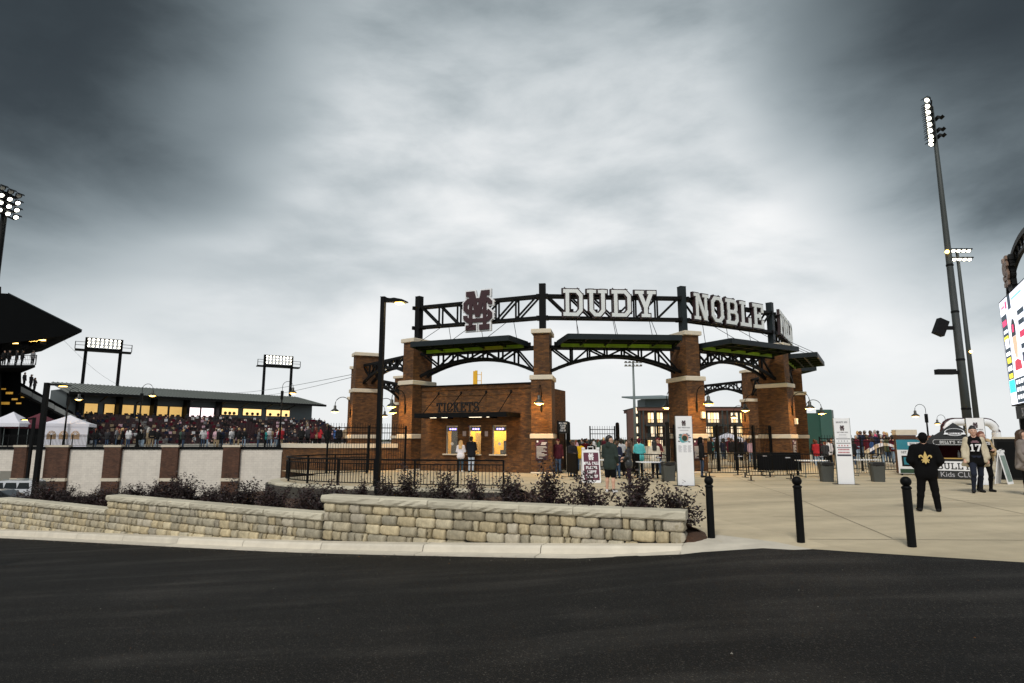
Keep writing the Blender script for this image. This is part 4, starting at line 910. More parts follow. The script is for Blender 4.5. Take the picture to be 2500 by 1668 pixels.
picket_fence('iron_fence', 'tall black iron fence between the plaque pier and the green wall pier', [tuple(P[4] + .1 * (P[5] - P[4])), tuple(P[4].lerp(P[5], .5)), tuple(P[5] - .1 * (P[5] - P[4]))], 0, 2.2, .16, [(2.1, .045), (1.9, .04), (.15, .04)], 'iron fences of the gateway', post=.13, spear=.12, single=False, ball=True)
picket_fence('iron_fence', 'black iron fence in front of the crowd at the right', [(17.1, 34.6), (18.9, 33.6), (20.5, 32.6)], 0, 1.78, .13, [(1.72, .04), (1.56, .04), (.12, .04)], 'iron fences of the gateway', post=.08, spear=.14, post_every=1.9)
picket_fence('iron_fence', 'far iron fence inside the gateway', [(7.5, 49), (13, 50.5), (18, 49)], 0, 1.7, .16, [(1.62, .04), (1.45, .04), (.12, .04)], 'iron fences of the gateway', post=.08, spear=.12, single=False)
picket_fence('deck_railing', 'long black railing on top of the white block wall', [(-62, YW + .2), (-40, YW + .2), (-20.8, YW + .2)], .98, 1.05, .125, [(1.05, .05), (.9, .035), (.1, .035)], post=.06, post_every=2.0, single=False, cat='railing')
picket_fence('deck_railing', 'pale-topped railing behind the curved brick wall', [(-19.5, 54), (-14.6, 46), (-10, 45)], .92, .62, .9, [(.62, .06), (.4, .05), (.1, .05)], post=.05, post_every=1.5, single=False, cat='railing')
# low stone wall under the handrail
t = thing('ramp_wall', 'low stone wall with pale coping under the black handrail', 'wall', (-5.2, 22.4, -.55)); inv = chain(t).inverted()
rp_ = Path([(x * 1.0 + (.0), y - .0) for x, y in [(.1, 21.78), (-2.5, 21.98), (-5.15, 22.68), (-7.55, 23.68), (-9.35, 25.1), (-10.2, 26.9), (-9.95, 28.6)]], 8)
ribbon(rp_, -.02, -.26, -.6, -.1).build('core', JOINT, t, True); s = 0
while s < rp_.len - .3:
    wd = rnd.uniform(.8, 1.1); wd = min(wd, rp_.len - s); p, tg = rp_.at(s + wd / 2); o = link('cap_stone', rnd.choice(CAPS), t); nn_ = Vector((-tg.y, tg.x)) * .12
    o.location = inv @ Vector((p.x + nn_.x, p.y + nn_.y, -.07)); o.rotation_euler = (0, 0, math.atan2(tg.y, tg.x) + math.pi); o.scale = (wd, 1, .95); s += wd
for row, zc_ in enumerate((-.26, -.46)):
    s = 0.
    while s < rp_.len - .2:
        wd = rnd.uniform(.25, .46); p, tg = rp_.at(s + wd / 2); o = link('block', rnd.choice(BLK), t); nn_ = Vector((-tg.y, tg.x)) * .05
        o.location = inv @ Vector((p.x + nn_.x, p.y + nn_.y, zc_)); o.rotation_euler = (0, 0, math.atan2(tg.y, tg.x) + math.pi); o.scale = (wd - .015, 1, 1); s += wd
# gate leaves
def gate_leaf(label, loc, rz, w_, board=None):
    t = thing('gate_leaf', label, 'gate', loc, rz, 'iron gates of the gateway'); h = 2.35
    for x in (0, w_): MB().b2(x - .035, -.035, .05, x + .035, .035, h + .1).build('stile', STEEL, t)
    for z in (.12, 2.0, 2.25): MB().b2(0, -.02, z - .02, w_, .02, z + .02).build('rail', STEEL, t)
    n = max(2, int(w_ / .14)); me = MB().b2(-.009, -.009, .1, .009, .009, h + .1).mesh('picket', STEEL)
    for i in range(1, n): o = link('picket', me, t); o.location = (w_ * i / n, 0, 0)
    return t
g2 = P[2] + Vector((.66, .3))
gate_leaf('open gate leaf beside the pier right of the ticket office', (g2.x + .12, g2.y, 0), R(72), 1.5)
gate_leaf('open gate leaf standing in the middle of the gateway', (4.55, 36.2, 0), R(4), 1.45)
gate_leaf('open gate leaf beside the map sign pier', (8.5, 32.6, 0), R(110), 1.5)
def gate_post(label, x, y, h=2.45):
    t = thing('gate_post', label, 'post', (x, y, 0), 0, 'iron gate posts'); MB().b2(-.1, -.1, 0, .1, .1, h).build('shaft', STEEL, t); MB().ball((0, 0, h + .05), .115, 12).build('finial', STEEL, t, smooth_=True)
gate_post('black gate post holding the small sign by the ticket office pier', 2.95, 32.6); gate_post('black gate post with round finial in the middle of the opening', 6.15, 36.2, 2.5); gate_post('black gate post on the left of the map sign pier', 8.05, 32.2)
t = thing('gate_sign', 'small black sign with white lines hanging on the gate by the ticket office', 'sign', (2.62, 32.0, 2.0), R(4)); MB().b2(-.27, -.03, 0, .27, 0, .62).build('board', BLACK, t); 
for i, s in enumerate(('WILL CALL', 'PLAYER', 'GUEST', 'PICK UP')): a = MB(); word(a, s, 0, .47 - .125 * i, .085, -.032, .01, 0, .12, .62); a.build('lettering', WHITE, t)
MB().b2(-.29, 0, -.1, -.25, .04, .66).build('bracket', STEEL, t)
# ================================================================== people: one continuous skin grown over a posed skeleton
def surface(prims, res):
    """prims: (a, b, ra, rb, zone, blend, flat) ; returns vertices, quads, zone per quad"""
    A = np.array([[*p[0]] for p in prims]); B = np.array([[*p[1]] for p in prims]); rm = np.array([max(p[2], p[3]) for p in prims])[:, None]
    lo = np.minimum(A, B).__sub__(rm).min(0) - .05; hi = (np.maximum(A, B) + rm).max(0) + .05
    n = np.ceil((hi - lo) / res).astype(int) + 1; ax = [lo[i] + res * np.arange(n[i]) for i in range(3)]
    val = np.full(n, .5, 'f'); best = np.full(n, 9., 'f'); zone = np.zeros(n, 'i')
    for a, b, ra, rb, z, k, fl in prims:
        a, b = np.array(a, 'f'), np.array(b, 'f'); m = max(ra, rb) + .06
        i0 = np.maximum(0, ((np.minimum(a, b) - m - lo) / res).astype(int)); i1 = np.minimum(n, ((np.maximum(a, b) + m - lo) / res).astype(int) + 2)
        sl = tuple(slice(i0[i], i1[i]) for i in range(3)); X, Y, Z = np.meshgrid(*[ax[i][sl[i]] for i in range(3)], indexing='ij')
        dv = b - a; L2 = float(dv @ dv) + 1e-9; t = np.clip(((X - a[0]) * dv[0] + (Y - a[1]) * dv[1] + (Z - a[2]) * dv[2]) / L2, 0, 1)
        d_ = np.sqrt((X - a[0] - t * dv[0]) ** 2 + ((Y - a[1] - t * dv[1]) / fl) ** 2 + (Z - a[2] - t * dv[2]) ** 2) - (ra + (rb - ra) * t)
        v = val[sl]; h = np.clip(.5 + .5 * (v - d_) / k, 0, 1); val[sl] = v * (1 - h) + d_ * h - k * h * (1 - h)
        bb = best[sl]; mk = d_ < bb; zz = zone[sl]; zz[mk] = z; bb[mk] = d_[mk]
    ins = val < 0; c = np.array(n) - 1
    s = sum(ins[i:i + c[0], j:j + c[1], k:k + c[2]].astype('i') for i in (0, 1) for j in (0, 1) for k in (0, 1)); act = (s > 0) & (s < 8)
    idx = np.full(c, -1); cells = np.argwhere(act); idx[act] = np.arange(len(cells))
    acc = np.zeros((len(cells), 3)); cnt = np.zeros(len(cells)); cr = [(i, j, k) for i in (0, 1) for j in (0, 1) for k in (0, 1)]
    for p in cr:
        for q in cr:
            if sum(q) - sum(p) == 1 and all(y >= x for x, y in zip(p, q)):
                va = val[cells[:, 0] + p[0], cells[:, 1] + p[1], cells[:, 2] + p[2]]; vb = val[cells[:, 0] + q[0], cells[:, 1] + q[1], cells[:, 2] + q[2]]
                mk = (va < 0) != (vb < 0); t = np.where(mk, va / np.where(np.abs(va - vb) < 1e-9, 1, va - vb), 0)
                acc[mk] += (np.array(p) + t[:, None] * (np.array(q) - np.array(p)))[mk]; cnt[mk] += 1
    vs = lo + res * (cells + acc / cnt[:, None]); fs = []; zs = []
    for a_ in range(3):
        b_, c_ = (a_ + 1) % 3, (a_ + 2) % 3; s0 = [slice(None)] * 3; s1 = [slice(None)] * 3; s0[a_] = slice(0, -1); s1[a_] = slice(1, None)
        e0, e1 = ins[tuple(s0)], ins[tuple(s1)]; ed = np.argwhere(e0 != e1); ed = ed[(ed[:, b_] > 0) & (ed[:, c_] > 0) & (ed[:, b_] < c[b_]) & (ed[:, c_] < c[c_])]
        def g(db, dc): q = ed.copy(); q[:, b_] += db; q[:, c_] += dc; return idx[q[:, 0], q[:, 1], q[:, 2]]
        Q = np.stack([g(-1, -1), g(0, -1), g(0, 0), g(-1, 0)], 1); fl = ~e0[ed[:, 0], ed[:, 1], ed[:, 2]]; Q[fl] = Q[fl][:, ::-1]; fs.append(Q); zs.append(zone[ed[:, 0], ed[:, 1], ed[:, 2]])
    return vs, np.concatenate(fs), np.concatenate(zs)
def surf_mesh(name, prims, res, mats):
    vs, fs, zs = surface(prims, res); me = bpy.data.meshes.new(name); me.from_pydata(vs.tolist(), [], fs.tolist())
    for m in mats: me.materials.append(m)
    me.polygons.foreach_set('material_index', zs.astype('i')); me.polygons.foreach_set('use_smooth', [True] * len(fs)); me.update(); return me
def c3(a): return tuple(a)
def lerp3(a, b, t): return tuple(a[i] + (b[i] - a[i]) * t for i in range(3))
def body(arms, legs, female=False, fat=0., jacket=0., hem=.86, short_sleeve=False, shorts=False, fingers=False, head_turn=0., lean=0., hood=False, scarf=False, baggy=.0, tail=None, faceparts=True, tuck=False):
    """a figure 1.75 m tall facing -y ; arms, legs: [(elbow, wrist), ...], [(knee, ankle), ...] for -x then +x side.  zones 0 skin 1 top 2 trousers 3 shoes"""
    pr = []
    def add(a, b, ra, rb, z, k=.03, fl=1.): pr.append((c3(a), c3(b), ra, rb, z, k, fl))
    w_ = .165 if female else .19; j = jacket
    cs, sn = math.cos(head_turn), math.sin(head_turn)
    def hd(x, y, z): return (x * cs - y * sn, x * sn + y * cs + lean, z)
    add(hd(0, .022, 1.655), hd(0, -.008, 1.64), .091, .088, 0); add(hd(0, -.025, 1.60), hd(0, -.04, 1.555), .072, .048, 0)
    if faceparts:
        add(hd(0, -.100, 1.635), hd(0, -.112, 1.605), .010, .017, 0, .012); add(hd(.088, .015, 1.64), hd(.092, .02, 1.60), .016, .012, 0, .01); add(hd(-.088, .015, 1.64), hd(-.092, .02, 1.60), .016, .012, 0, .01)
        add(hd(0, -.088, 1.535), hd(0, -.09, 1.54), .02, .02, 0, .02); add(hd(-.02, -.094, 1.568), hd(.02, -.094, 1.568), .010, .010, 0, .012)
    add((0, .02, 1.44), (0, lean * .8 + .005, 1.56), .060, .053, 0)
    add((-w_ + .03, .015, 1.405), (w_ - .03, .015, 1.405), .066 + j, .066 + j, 1, .05); add((-.05, .015, 1.45), (.05, .015, 1.45), .05 + j, .05 + j, 1, .05, .9)
    ch = .105 if female else .118; wa = .088 if female else .104; hp = .118 if female else .108
    for s in (-1, 1):
        add((s * .078, .0, 1.32), (s * .062, .0, 1.08), ch + j + fat * .5, wa + j * 1.1 + fat, 1, .05, .88); add((s * .062, 0, 1.08), (s * (.066 + fat * .3), .005, max(hem, .90)), wa + j + fat, hp + j * 1.15 + fat * .7, 1, .05, .9)
        if hem < .88: add((s * .07, .005, .92), (s * .078, .005, hem), hp + j, hp + j * 1.25, 1, .04, .92)
        if female: add((s * .075, -.075, 1.29), (s * .075, -.08, 1.27), .055 + j * .5, .05, 1, .05)
        add((s * .068, .008, .93), (s * .08, .005, .87), hp, .095, 2, .05)
    for s, (el, wr) in zip((-1, 1), arms):
        sh = (s * w_, .015, 1.40); z1_ = 0 if short_sleeve == 'none' else 1; sl = j * .75 + .004 + baggy
        if short_sleeve == True: add(sh, lerp3(sh, el, .6), .06, .055, 1); add(sh, el, .05, .04, 0)
        else: add(sh, el, .054 + sl, .043 + sl, z1_)
        if short_sleeve: add(el, wr, .041, .029, 0)
        else: add(el, lerp3(el, wr, .93), .043 + sl, .034 + sl, 1); add(lerp3(el, wr, .9), wr, .029, .027, 0, .015)
        wv, ev = Vector(wr), Vector(el); dv = (wv - ev).normalized(); kn = wv + dv * .085
        add(wr, kn, .030, .034, 0, .02, .75)
        if fingers:
            sd = Vector((0, 0, 1)).cross(dv); sd = Vector((0, 1, 0)) if sd.length < .3 else sd.normalized(); cu = dv.cross(sd).normalized()
            if cu.y > 0 or (abs(cu.y) < .3 and cu.z > 0): cu = -cu
            for q, (o_, ln) in enumerate(((-.034, .058), (-.0115, .07), (.0115, .066), (.033, .05))):
                b0 = kn + sd * o_; b1 = b0 + (dv * .8 + cu * .5).normalized() * ln * .55; b2_ = b1 + (dv * .35 + cu * .9).normalized() * ln * .5; add(b0, b1, .0105, .0095, 0, .004); add(b1, b2_, .0095, .008, 0, .004)
            b0 = wv + dv * .03 + sd * .03 * -s; b1 = b0 + (dv * .6 + cu * .5 - sd * .7 * s).normalized() * .04; b2_ = b1 + (dv * .9 + cu * .4).normalized() * .032; add(b0, b1, .014, .011, 0, .006); add(b1, b2_, .011, .009, 0, .005)
        else: add(kn, kn + dv * .06 + Vector((0, -.015, 0)), .03, .018, 0, .02, .8)
    for s, (kn, an) in zip((-1, 1), legs):
        hpj = (s * .085, .008, .90); z2 = 0 if shorts else 2; ex = .03 if shorts else baggy * .6 + .006
        add(hpj, lerp3(hpj, kn, .92 if shorts else 1), .088 + ex * .6, .060 + ex, 2)
        if shorts: add(lerp3(hpj, kn, .8), kn, .055, .052, 0, .02)
        mid = lerp3(kn, an, .35); mid = (mid[0], mid[1] + .012, mid[2])
        add(kn, mid, .052 + (0 if shorts else ex), .054 + (0 if shorts else ex * .8), z2); add(mid, an, .053 + (0 if shorts else ex * .8), .037 + (0 if shorts else ex * 1.2), z2)
        a = Vector(an); fd = Vector((s * .25, -1, 0)).normalized()
        add((a.x, a.y + .03, .045), a + Vector((0, 0, -.02)), .043, .042, 3, .02); add((a.x, a.y + .015, .04), (a.x + fd.x * .16, a.y + fd.y * .16, .034), .042, .034, 3, .03)
    if hood: add((0, .085, 1.45), (0, .09, 1.48), .085, .08, 1, .04)
    return pr
def hairp(kind, turn=0., lean=0.):
    pr = []; cs, sn = math.cos(turn), math.sin(turn)
    def hd(x, y, z): return (x * cs - y * sn, x * sn + y * cs + lean, z)
    def add(a, b, ra, rb, k=.03): pr.append((a, b, ra, rb, 0, k, 1.))
    add(hd(0, .032, 1.672), hd(0, .012, 1.69), .094, .088); add(hd(0, .045, 1.62), hd(0, .05, 1.58), .085, .06)
    if kind == 'short': add(hd(-.05, -.055, 1.715), hd(.05, -.055, 1.715), .026, .026)
    if kind == 'curly':
        for a in range(9): add(hd(.085 * math.cos(a * .7), .03 + .08 * math.sin(a * .7), 1.70), hd(.09 * math.cos(a * .7), .03 + .085 * math.sin(a * .7), 1.66), .035, .035)
    if kind in ('long', 'down'):
        for x in (-.055, 0, .055): add(hd(x, .07, 1.64), hd(x * 1.2, .125, 1.30), .06, .035, .04)
        for s in (-1, 1): add(hd(s * .082, .02, 1.66), hd(s * .10, -.015, 1.40), .036, .03)
    if kind == 'pony': add(hd(0, .11, 1.70), hd(0, .15, 1.62), .04, .045); add(hd(0, .15, 1.62), hd(0, .15, 1.36), .045, .022)
    if kind == 'bun': add(hd(0, .06, 1.74), hd(0, .07, 1.75), .05, .05)
    if kind == 'cap': add(hd(0, -.08, 1.70), hd(0, -.15, 1.685), .05, .045, .02)
    if kind == 'hood': add(hd(0, .03, 1.65), hd(0, .05, 1.50), .115, .12, .04)
    if kind == 'beanie': add(hd(0, .015, 1.74), hd(0, .02, 1.77), .085, .07)
    return pr
def cloth(rgb): 
    k = 'cloth_%02d_%02d_%02d' % tuple(int(c * 99) for c in rgb); return M(k, rgb, .9, 0, .22, 9, .35, 30, spec=.15)
SKIN = [M('skin_light', (.55, .33, .24), .55, 0, .08, 8), M('skin_tan', (.42, .24, .16), .55, 0, .08, 8), M('skin_dark', (.09, .045, .03), .5, 0, .1, 8)]
HAIR = {'black': M('hair_black', (.010, .008, .007), .5, 0, .3, 30), 'brown': M('hair_brown', (.05, .025, .012), .5, 0, .4, 30), 'blond': M('hair_blond', (.50, .33, .14), .5, 0, .35, 30), 'red': M('hair_red', (.16, .045, .02), .5, 0, .35, 30), 'grey': M('hair_grey', (.35, .34, .33), .6, 0, .2, 30)}
SHOE_W = cloth((.7, .7, .72)); SHOE_B = cloth((.015, .015, .016)); DENIM = cloth((.05, .085, .15)); DENIML = cloth((.30, .40, .52)); JBLACK = M('black_cloth', (.006, .006, .0065), .9, 0, .22, 9, .35, 30, spec=.08); KHAKI = cloth((.34, .26, .16)); WHT = cloth((.72, .72, .74))
ST_LEG = [((-.095, -.01, .50), (-.10, .02, .09)), ((.095, -.01, .50), (.10, .02, .09))]
DN_ARM = [((-.24, .03, 1.13), (-.25, -.03, .89)), ((.24, .03, 1.13), (.25, -.03, .89))]
FW_ARM = [((-.23, -.02, 1.14), (-.12, -.23, 1.12)), ((.23, -.02, 1.14), (.12, -.23, 1.12))]
CR_ARM = [((-.23, -.05, 1.15), (.03, -.19, 1.16)), ((.23, -.05, 1.15), (-.03, -.20, 1.12))]
MX_ARM = [((-.25, .04, 1.14), (-.20, -.12, .95)), ((.23, -.02, 1.14), (.14, -.22, 1.20))]
def person(label, loc, rz, h, arms=DN_ARM, legs=ST_LEG, hair='short', hcol='brown', skin=0, top=(.1, .1, .1), bottom=DENIM, shoes=SHOE_B, res=.016, group=None, hname='hair', face=True, hat=None, **kw):
    t = thing('person', label, 'person', loc, rz, group); k = h / 1.75
    pr = body(arms, legs, fingers=res < .015, **kw); me = surf_mesh('body', pr, res, [SKIN[skin], top if not isinstance(top, tuple) else cloth(top), bottom, shoes])
    b = link('body', me, t); b.scale = (k,) * 3
    if hair:
        o = link(hname, surf_mesh(hname, hairp(hair, kw.get('head_turn', 0), kw.get('lean', 0)), max(.014, res), [hat or HAIR[hcol]]), t); o.scale = (k,) * 3
    if face:
        a = kw.get('head_turn', 0); ln = kw.get('lean', 0)
        def hd(x, y, z): return (x * math.cos(a) - y * math.sin(a), x * math.sin(a) + y * math.cos(a) + ln, z)
        for s in (-1, 1):
            o = MB().ball(hd(s * .033, -.086, 1.632), .011, 8).build('eye', M('eye_white', (.6, .58, .55), .3, 0, 0), t, smooth_=True); o.scale = (k,) * 3
            q = MB().ball(hd(s * .033, -.0935, 1.632), .006, 6).build('pupil', M('pupil', (.01, .008, .006), .3, 0, 0), o)
            q = MB().bar(hd(s * .015, -.098, 1.655), hd(s * .053, -.088, 1.654), .008, .008).build('eyebrow', HAIR[hcol], t); q.scale = (k,) * 3
        q = MB().bar(hd(-.022, -.1045, 1.566), hd(.022, -.1045, 1.566), .006, .007).build('mouth', M('lip', (.32, .10, .09), .5, 0, 0), t); q.scale = (k,) * 3
    return t
# --- figures near the gate
p = stand(1491, 1203); tb = person('young man in dark green hooded jacket and black shorts holding a paper', p, R(8), 1.83, [((-.25, .03, 1.12), (-.20, -.10, .93)), ((.24, -.02, 1.12), (.13, -.27, 1.12))], [((-.10, -.015, .50), (-.12, .03, .09)), ((.10, -.01, .50), (.13, -.01, .09))], 'short', 'black', 0, (.028, .040, .036), JBLACK, SHOE_W, .0125, jacket=.022, hem=.80, shorts=True, hood=True, head_turn=R(-50))
tb.rotation_euler = (0, 0, R(142))
q = thing('paper_slip', 'folded white paper in the hand of the man in shorts', 'paper', p + Vector((.30, .22, 1.19)), R(20)); MB().box((0, 0, 0), (.17, .10, .012), 0, 0, R(12)).build('sheet', WHT, q); MB().box((-.01, 0, .013), (.12, .06, .004), 0, 0, R(12)).build('fold', cloth((.5, .3, .3)), q)
p = stand(1537, 1192); person('woman with long brown hair, dark padded jacket and plum leggings', p, R(-112), 1.68, [((-.22, -.02, 1.14), (-.10, -.20, 1.10)), ((.22, .0, 1.14), (.16, -.16, 1.02))], [((-.085, -.01, .50), (-.08, .02, .09)), ((.085, .0, .50), (.07, .03, .09))], 'long', 'brown', 0, M('leather', (.014, .016, .018), .35, 0, .3, 20, .5, 30), cloth((.022, .010, .016)), SHOE_B, .0125, female=True, jacket=.018, hem=.84, tail=1)
p = stand(2271, 1249); sm = person('man in black jacket with gold emblem, back to the camera', p, R(150), 1.70, [((-.27, .03, 1.14), (-.17, -.13, 1.00)), ((.27, .03, 1.14), (.17, -.13, 1.00))], [((-.13, -.01, .50), (-.16, .0, .09)), ((.13, .0, .50), (.19, .03, .09))], 'cap', 'black', 1, JBLACK, JBLACK, SHOE_B, .0125, jacket=.03, hem=.82, fat=.018, baggy=.026, hat=JBLACK, hname='cap', hood=False)
# gold emblem on his back (fleur-de-lis of three petals and a band)
GOLD = M('emblem_gold', (.62, .45, .16), .5, 0, .05, 3); fl_ = MB()
def petal(pts, y, g=0):
    c = (sum(a for a, _ in pts) / len(pts), sum(b for _, b in pts) / len(pts)); n = len(pts); q = [(c[0] + (a - c[0]) * (1 + g), c[1] + (b - c[1]) * (1 + g)) for a, b in pts]
    return q
lis = [[(0, .15), (-.032, .06), (-.026, .0), (-.012, -.05), (.012, -.05), (.026, .0), (.032, .06)], [(.02, -.02), (.035, .035), (.07, .07), (.105, .068), (.125, .04), (.118, .01), (.095, .0), (.10, .03), (.08, .04), (.05, .005), (.03, -.04)], [(-.075, -.055), (.075, -.055), (.075, -.03), (-.075, -.03)], [(0, -.13), (.03, -.085), (.016, -.05), (-.016, -.05), (-.03, -.085)], [(.02, -.055), (.04, -.095), (.062, -.10), (.06, -.075), (.035, -.05)]]
for i, q in enumerate(lis):
    q = q if sum(q[k][0] * q[(k + 1) % len(q)][1] - q[(k + 1) % len(q)][0] * q[k][1] for k in range(len(q))) > 0 else q[::-1]
    for m_ in ((1, -1) if i in (1, 4) else (1,)):
        qq = [(a * m_, b) for a, b in q]; qq = qq if m_ == 1 else qq[::-1]; fl_.plate(qq, -.001 * i - (.0005 if m_ < 0 else 0), .012)
em = fl_.build('emblem', GOLD, sm); em.location = (0, .200, 1.16); em.rotation_euler = (R(4), 0, math.pi)
p = stand(2392, 1204); wk = [((-.10, -.13, .50), (-.12, .0, .10)), ((.09, .10, .49), (.10, .32, .15))]
g1 = person('woman in black number 17 jersey and open cream cardigan', p, R(-27), 1.80, [((-.235, .02, 1.13), (-.25, -.06, .90)), ((.235, .03, 1.13), (.25, -.02, .89))], wk, 'bun', 'black', 0, JBLACK, cloth((.016, .02, .035)), SHOE_B, .0125, female=True, jacket=.01, hem=.82, short_sleeve='none')
def cardigan(t, k, rgb):
    pr = []
    for s in (-1, 1):
        pr += [((s * .162, .016, 1.405), (s * .237, .03, 1.13), .084, .070, 0, .03, 1.), ((s * .235, .03, 1.13), (s * .25, -.04, .95), .066, .07, 0, .03, 1.), ((s * .15, .05, 1.40), (s * .17, .08, .74), .055, .07, 0, .05, 1.), ((s * .13, -.04, 1.36), (s * .20, -.07, .84), .03, .05, 0, .04, 1.), ((s * .06, .10, 1.40), (s * .10, .16, .78), .05, .07, 0, .05, .7), ((s * .2, .02, .86), (s * .27, .12, .74), .06, .05, 0, .04, 1.)]
    o = link('cardigan', surf_mesh('cardigan', pr, .014, [cloth(rgb)]), t); o.scale = (k,) * 3
cardigan(g1, 1.80 / 1.75, (.50, .44, .33))
a = MB(); word(a, '17', 0, 1.10, .19, -.150, .03, 0, .12); o = a.build('jersey_number', WHT, g1); o.scale = (1.03,) * 3
a = MB(); a.b2(-.09, -.14, 1.335, .09, -.11, 1.352); a.b2(-.06, -.14, 1.365, .06, -.11, 1.38); o = a.build('jersey_lettering', cloth((.35, .2, .24)), g1); o.scale = (1.03,) * 3
p = stand(2426, 1204); g2_ = person('red-haired woman in black lettered shirt with a tan shawl', p + Vector((.16, .42, 0)), R(-14), 1.66, [((-.22, -.03, 1.14), (-.06, -.22, 1.16)), ((.24, -.0, 1.14), (.17, -.2, 1.2))], [((-.09, .08, .49), (-.12, .24, .14)), ((.09, -.1, .50), (.10, .02, .10))], 'long', 'red', 0, JBLACK, JBLACK, SHOE_B, .0125, female=True, jacket=.012, hem=.84, head_turn=R(18))
a = MB(); word(a, 'STATE', 0, 1.30, .075, -.145, .03, 0, .1, .8); a.build('shirt_lettering', WHT, g2_)
pr = [((.15, .03, 1.40), (.25, .02, 1.14), .075, .08, 0, .03, 1.), ((.25, .02, 1.14), (.2, -.1, 1.05), .08, .07, 0, .03, 1.), ((.22, .06, 1.2), (.24, .12, .88), .07, .06, 0, .04, 1.), ((-.15, .05, 1.40), (-.2, .08, 1.1), .06, .05, 0, .04, 1.), ((-.1, .1, 1.38), (.12, .1, 1.30), .06, .07, 0, .05, 1.)]
link('shawl', surf_mesh('shawl', pr, .014, [cloth((.42, .31, .18))]), g2_)
q = thing('phone', 'phone held by the red-haired woman', 'phone', p + Vector((.30, .26, 1.16)), R(14)); MB().box((0, 0, 0), (.075, .012, .15), 0, 0, 0, R(-25)).build('case', BLACK, q); MB().box((0, -.008, .003), (.065, .004, .135), 0, 0, 0, R(-25)).build('screen', GLASS, q)
p = stand(2512, 1209); g3 = person('woman in grey cardigan cut by the right edge', p, R(40), 1.68, CR_ARM, ST_LEG, 'long', 'brown', 0, (.20, .17, .16), JBLACK, SHOE_B, .016, female=True, jacket=.02, hem=.78)
cardigan(g3, .96, (.22, .19, .17))
p = gnd(9, 1330, -1.2); p = Vector((-11.7, 13.4, zroad(-11.7, 13.4))); person('person in teal shirt cut by the left edge', p, R(160), 1.55, CR_ARM, ST_LEG, 'long', 'brown', 0, (.02, .26, .25), DENIM, SHOE_W, .02, female=True, face=False)
p = chain(tk) @ Vector((.06, YF - .42, 0)); person('man in dark jumper and pale jeans at the ticket window', p, R(158), 1.83, FW_ARM, ST_LEG, 'short', 'black', 0, (.010, .012, .018), cloth((.42, .50, .62)), SHOE_B, .016, jacket=.024, hem=.84, face=False)
p = chain(tk) @ Vector((-.52, YF - .5, 0)); person('blonde woman in white sweatshirt at the ticket window', p, R(168), 1.64, FW_ARM, ST_LEG, 'down', 'blond', 0, (.66, .66, .74), cloth((.04, .07, .10)), SHOE_W, .016, female=True, jacket=.026, hem=.86, face=False)
# --- people queueing inside the gate
Q = [(1398, 29.0, R(30), 1.66, 'curly', 'black', 2, (.018, .018, .022), 'person with short curly hair in black jacket behind the covered barrier', FW_ARM, False),
     (1416, 34, R(170), 1.55, 'short', 'black', 2, (.70, .42, .015), 'person in bright yellow top beyond the queue', DN_ARM, False),
     (1428, 36, R(200), 1.70, 'short', 'black', 1, (.10, .012, .02), 'person in maroon top beyond the queue', DN_ARM, False),
     (1443, 35, R(150), 1.60, 'short', 'black', 1, (.012, .012, .014), 'person in black top behind the folding sign', DN_ARM, False),
     (1516, 30, R(185), 1.72, 'curly', 'black', 2, (.42, .43, .45), 'person with curly hair in light grey top between the couple', FW_ARM, False),
     (1506, 27.5, R(200), 1.62, 'short', 'brown', 1, (.02, .025, .05), 'person half hidden behind the man in shorts', DN_ARM, False),
     (1561, 28.5, R(160), 1.74, 'cap', 'brown', 0, (.10, .48, .50), 'person in turquoise jacket and maroon cap leaning at the table', FW_ARM, True),
     (1598, 27.6, R(172), 1.66, 'down', 'black', 0, (.62, .56, .46), 'woman with dark hair in cream sweater at the table', FW_ARM, True),
     (1607, 30.5, R(30), 1.75, 'cap', 'black', 1, (.08, .012, .02), 'gate attendant in maroon cap beside the cream sweater', FW_ARM, False),
     (1713, 28.4, R(75), 1.78, 'hood', 'black', 1, (.010, .010, .011), 'hooded figure in black beside the map sign', DN_ARM, False),
     (1362, 31.6, R(10), 1.7, 'cap', 'black', 1, (.06, .012, .02), 'guard in maroon behind the gate sign', DN_ARM, False)]
for u, Y, rz, h, hr, hc, sk_, tp, lab, ar, fm in Q:
    x = xat(u, Y, 1); person(lab, (x, Y, 0), rz, h, ar, ST_LEG, hr, hc, sk_, tp, DENIM if sk_ else JBLACK, SHOE_B, .022, 'people queueing at the gate', female=fm, jacket=.02, hem=.84, face=False, hat=cloth((.08, .012, .02)) if hr == 'cap' else JBLACK if hr == 'hood' else None, hname='hat' if hr in ('cap', 'hood') else 'hair')
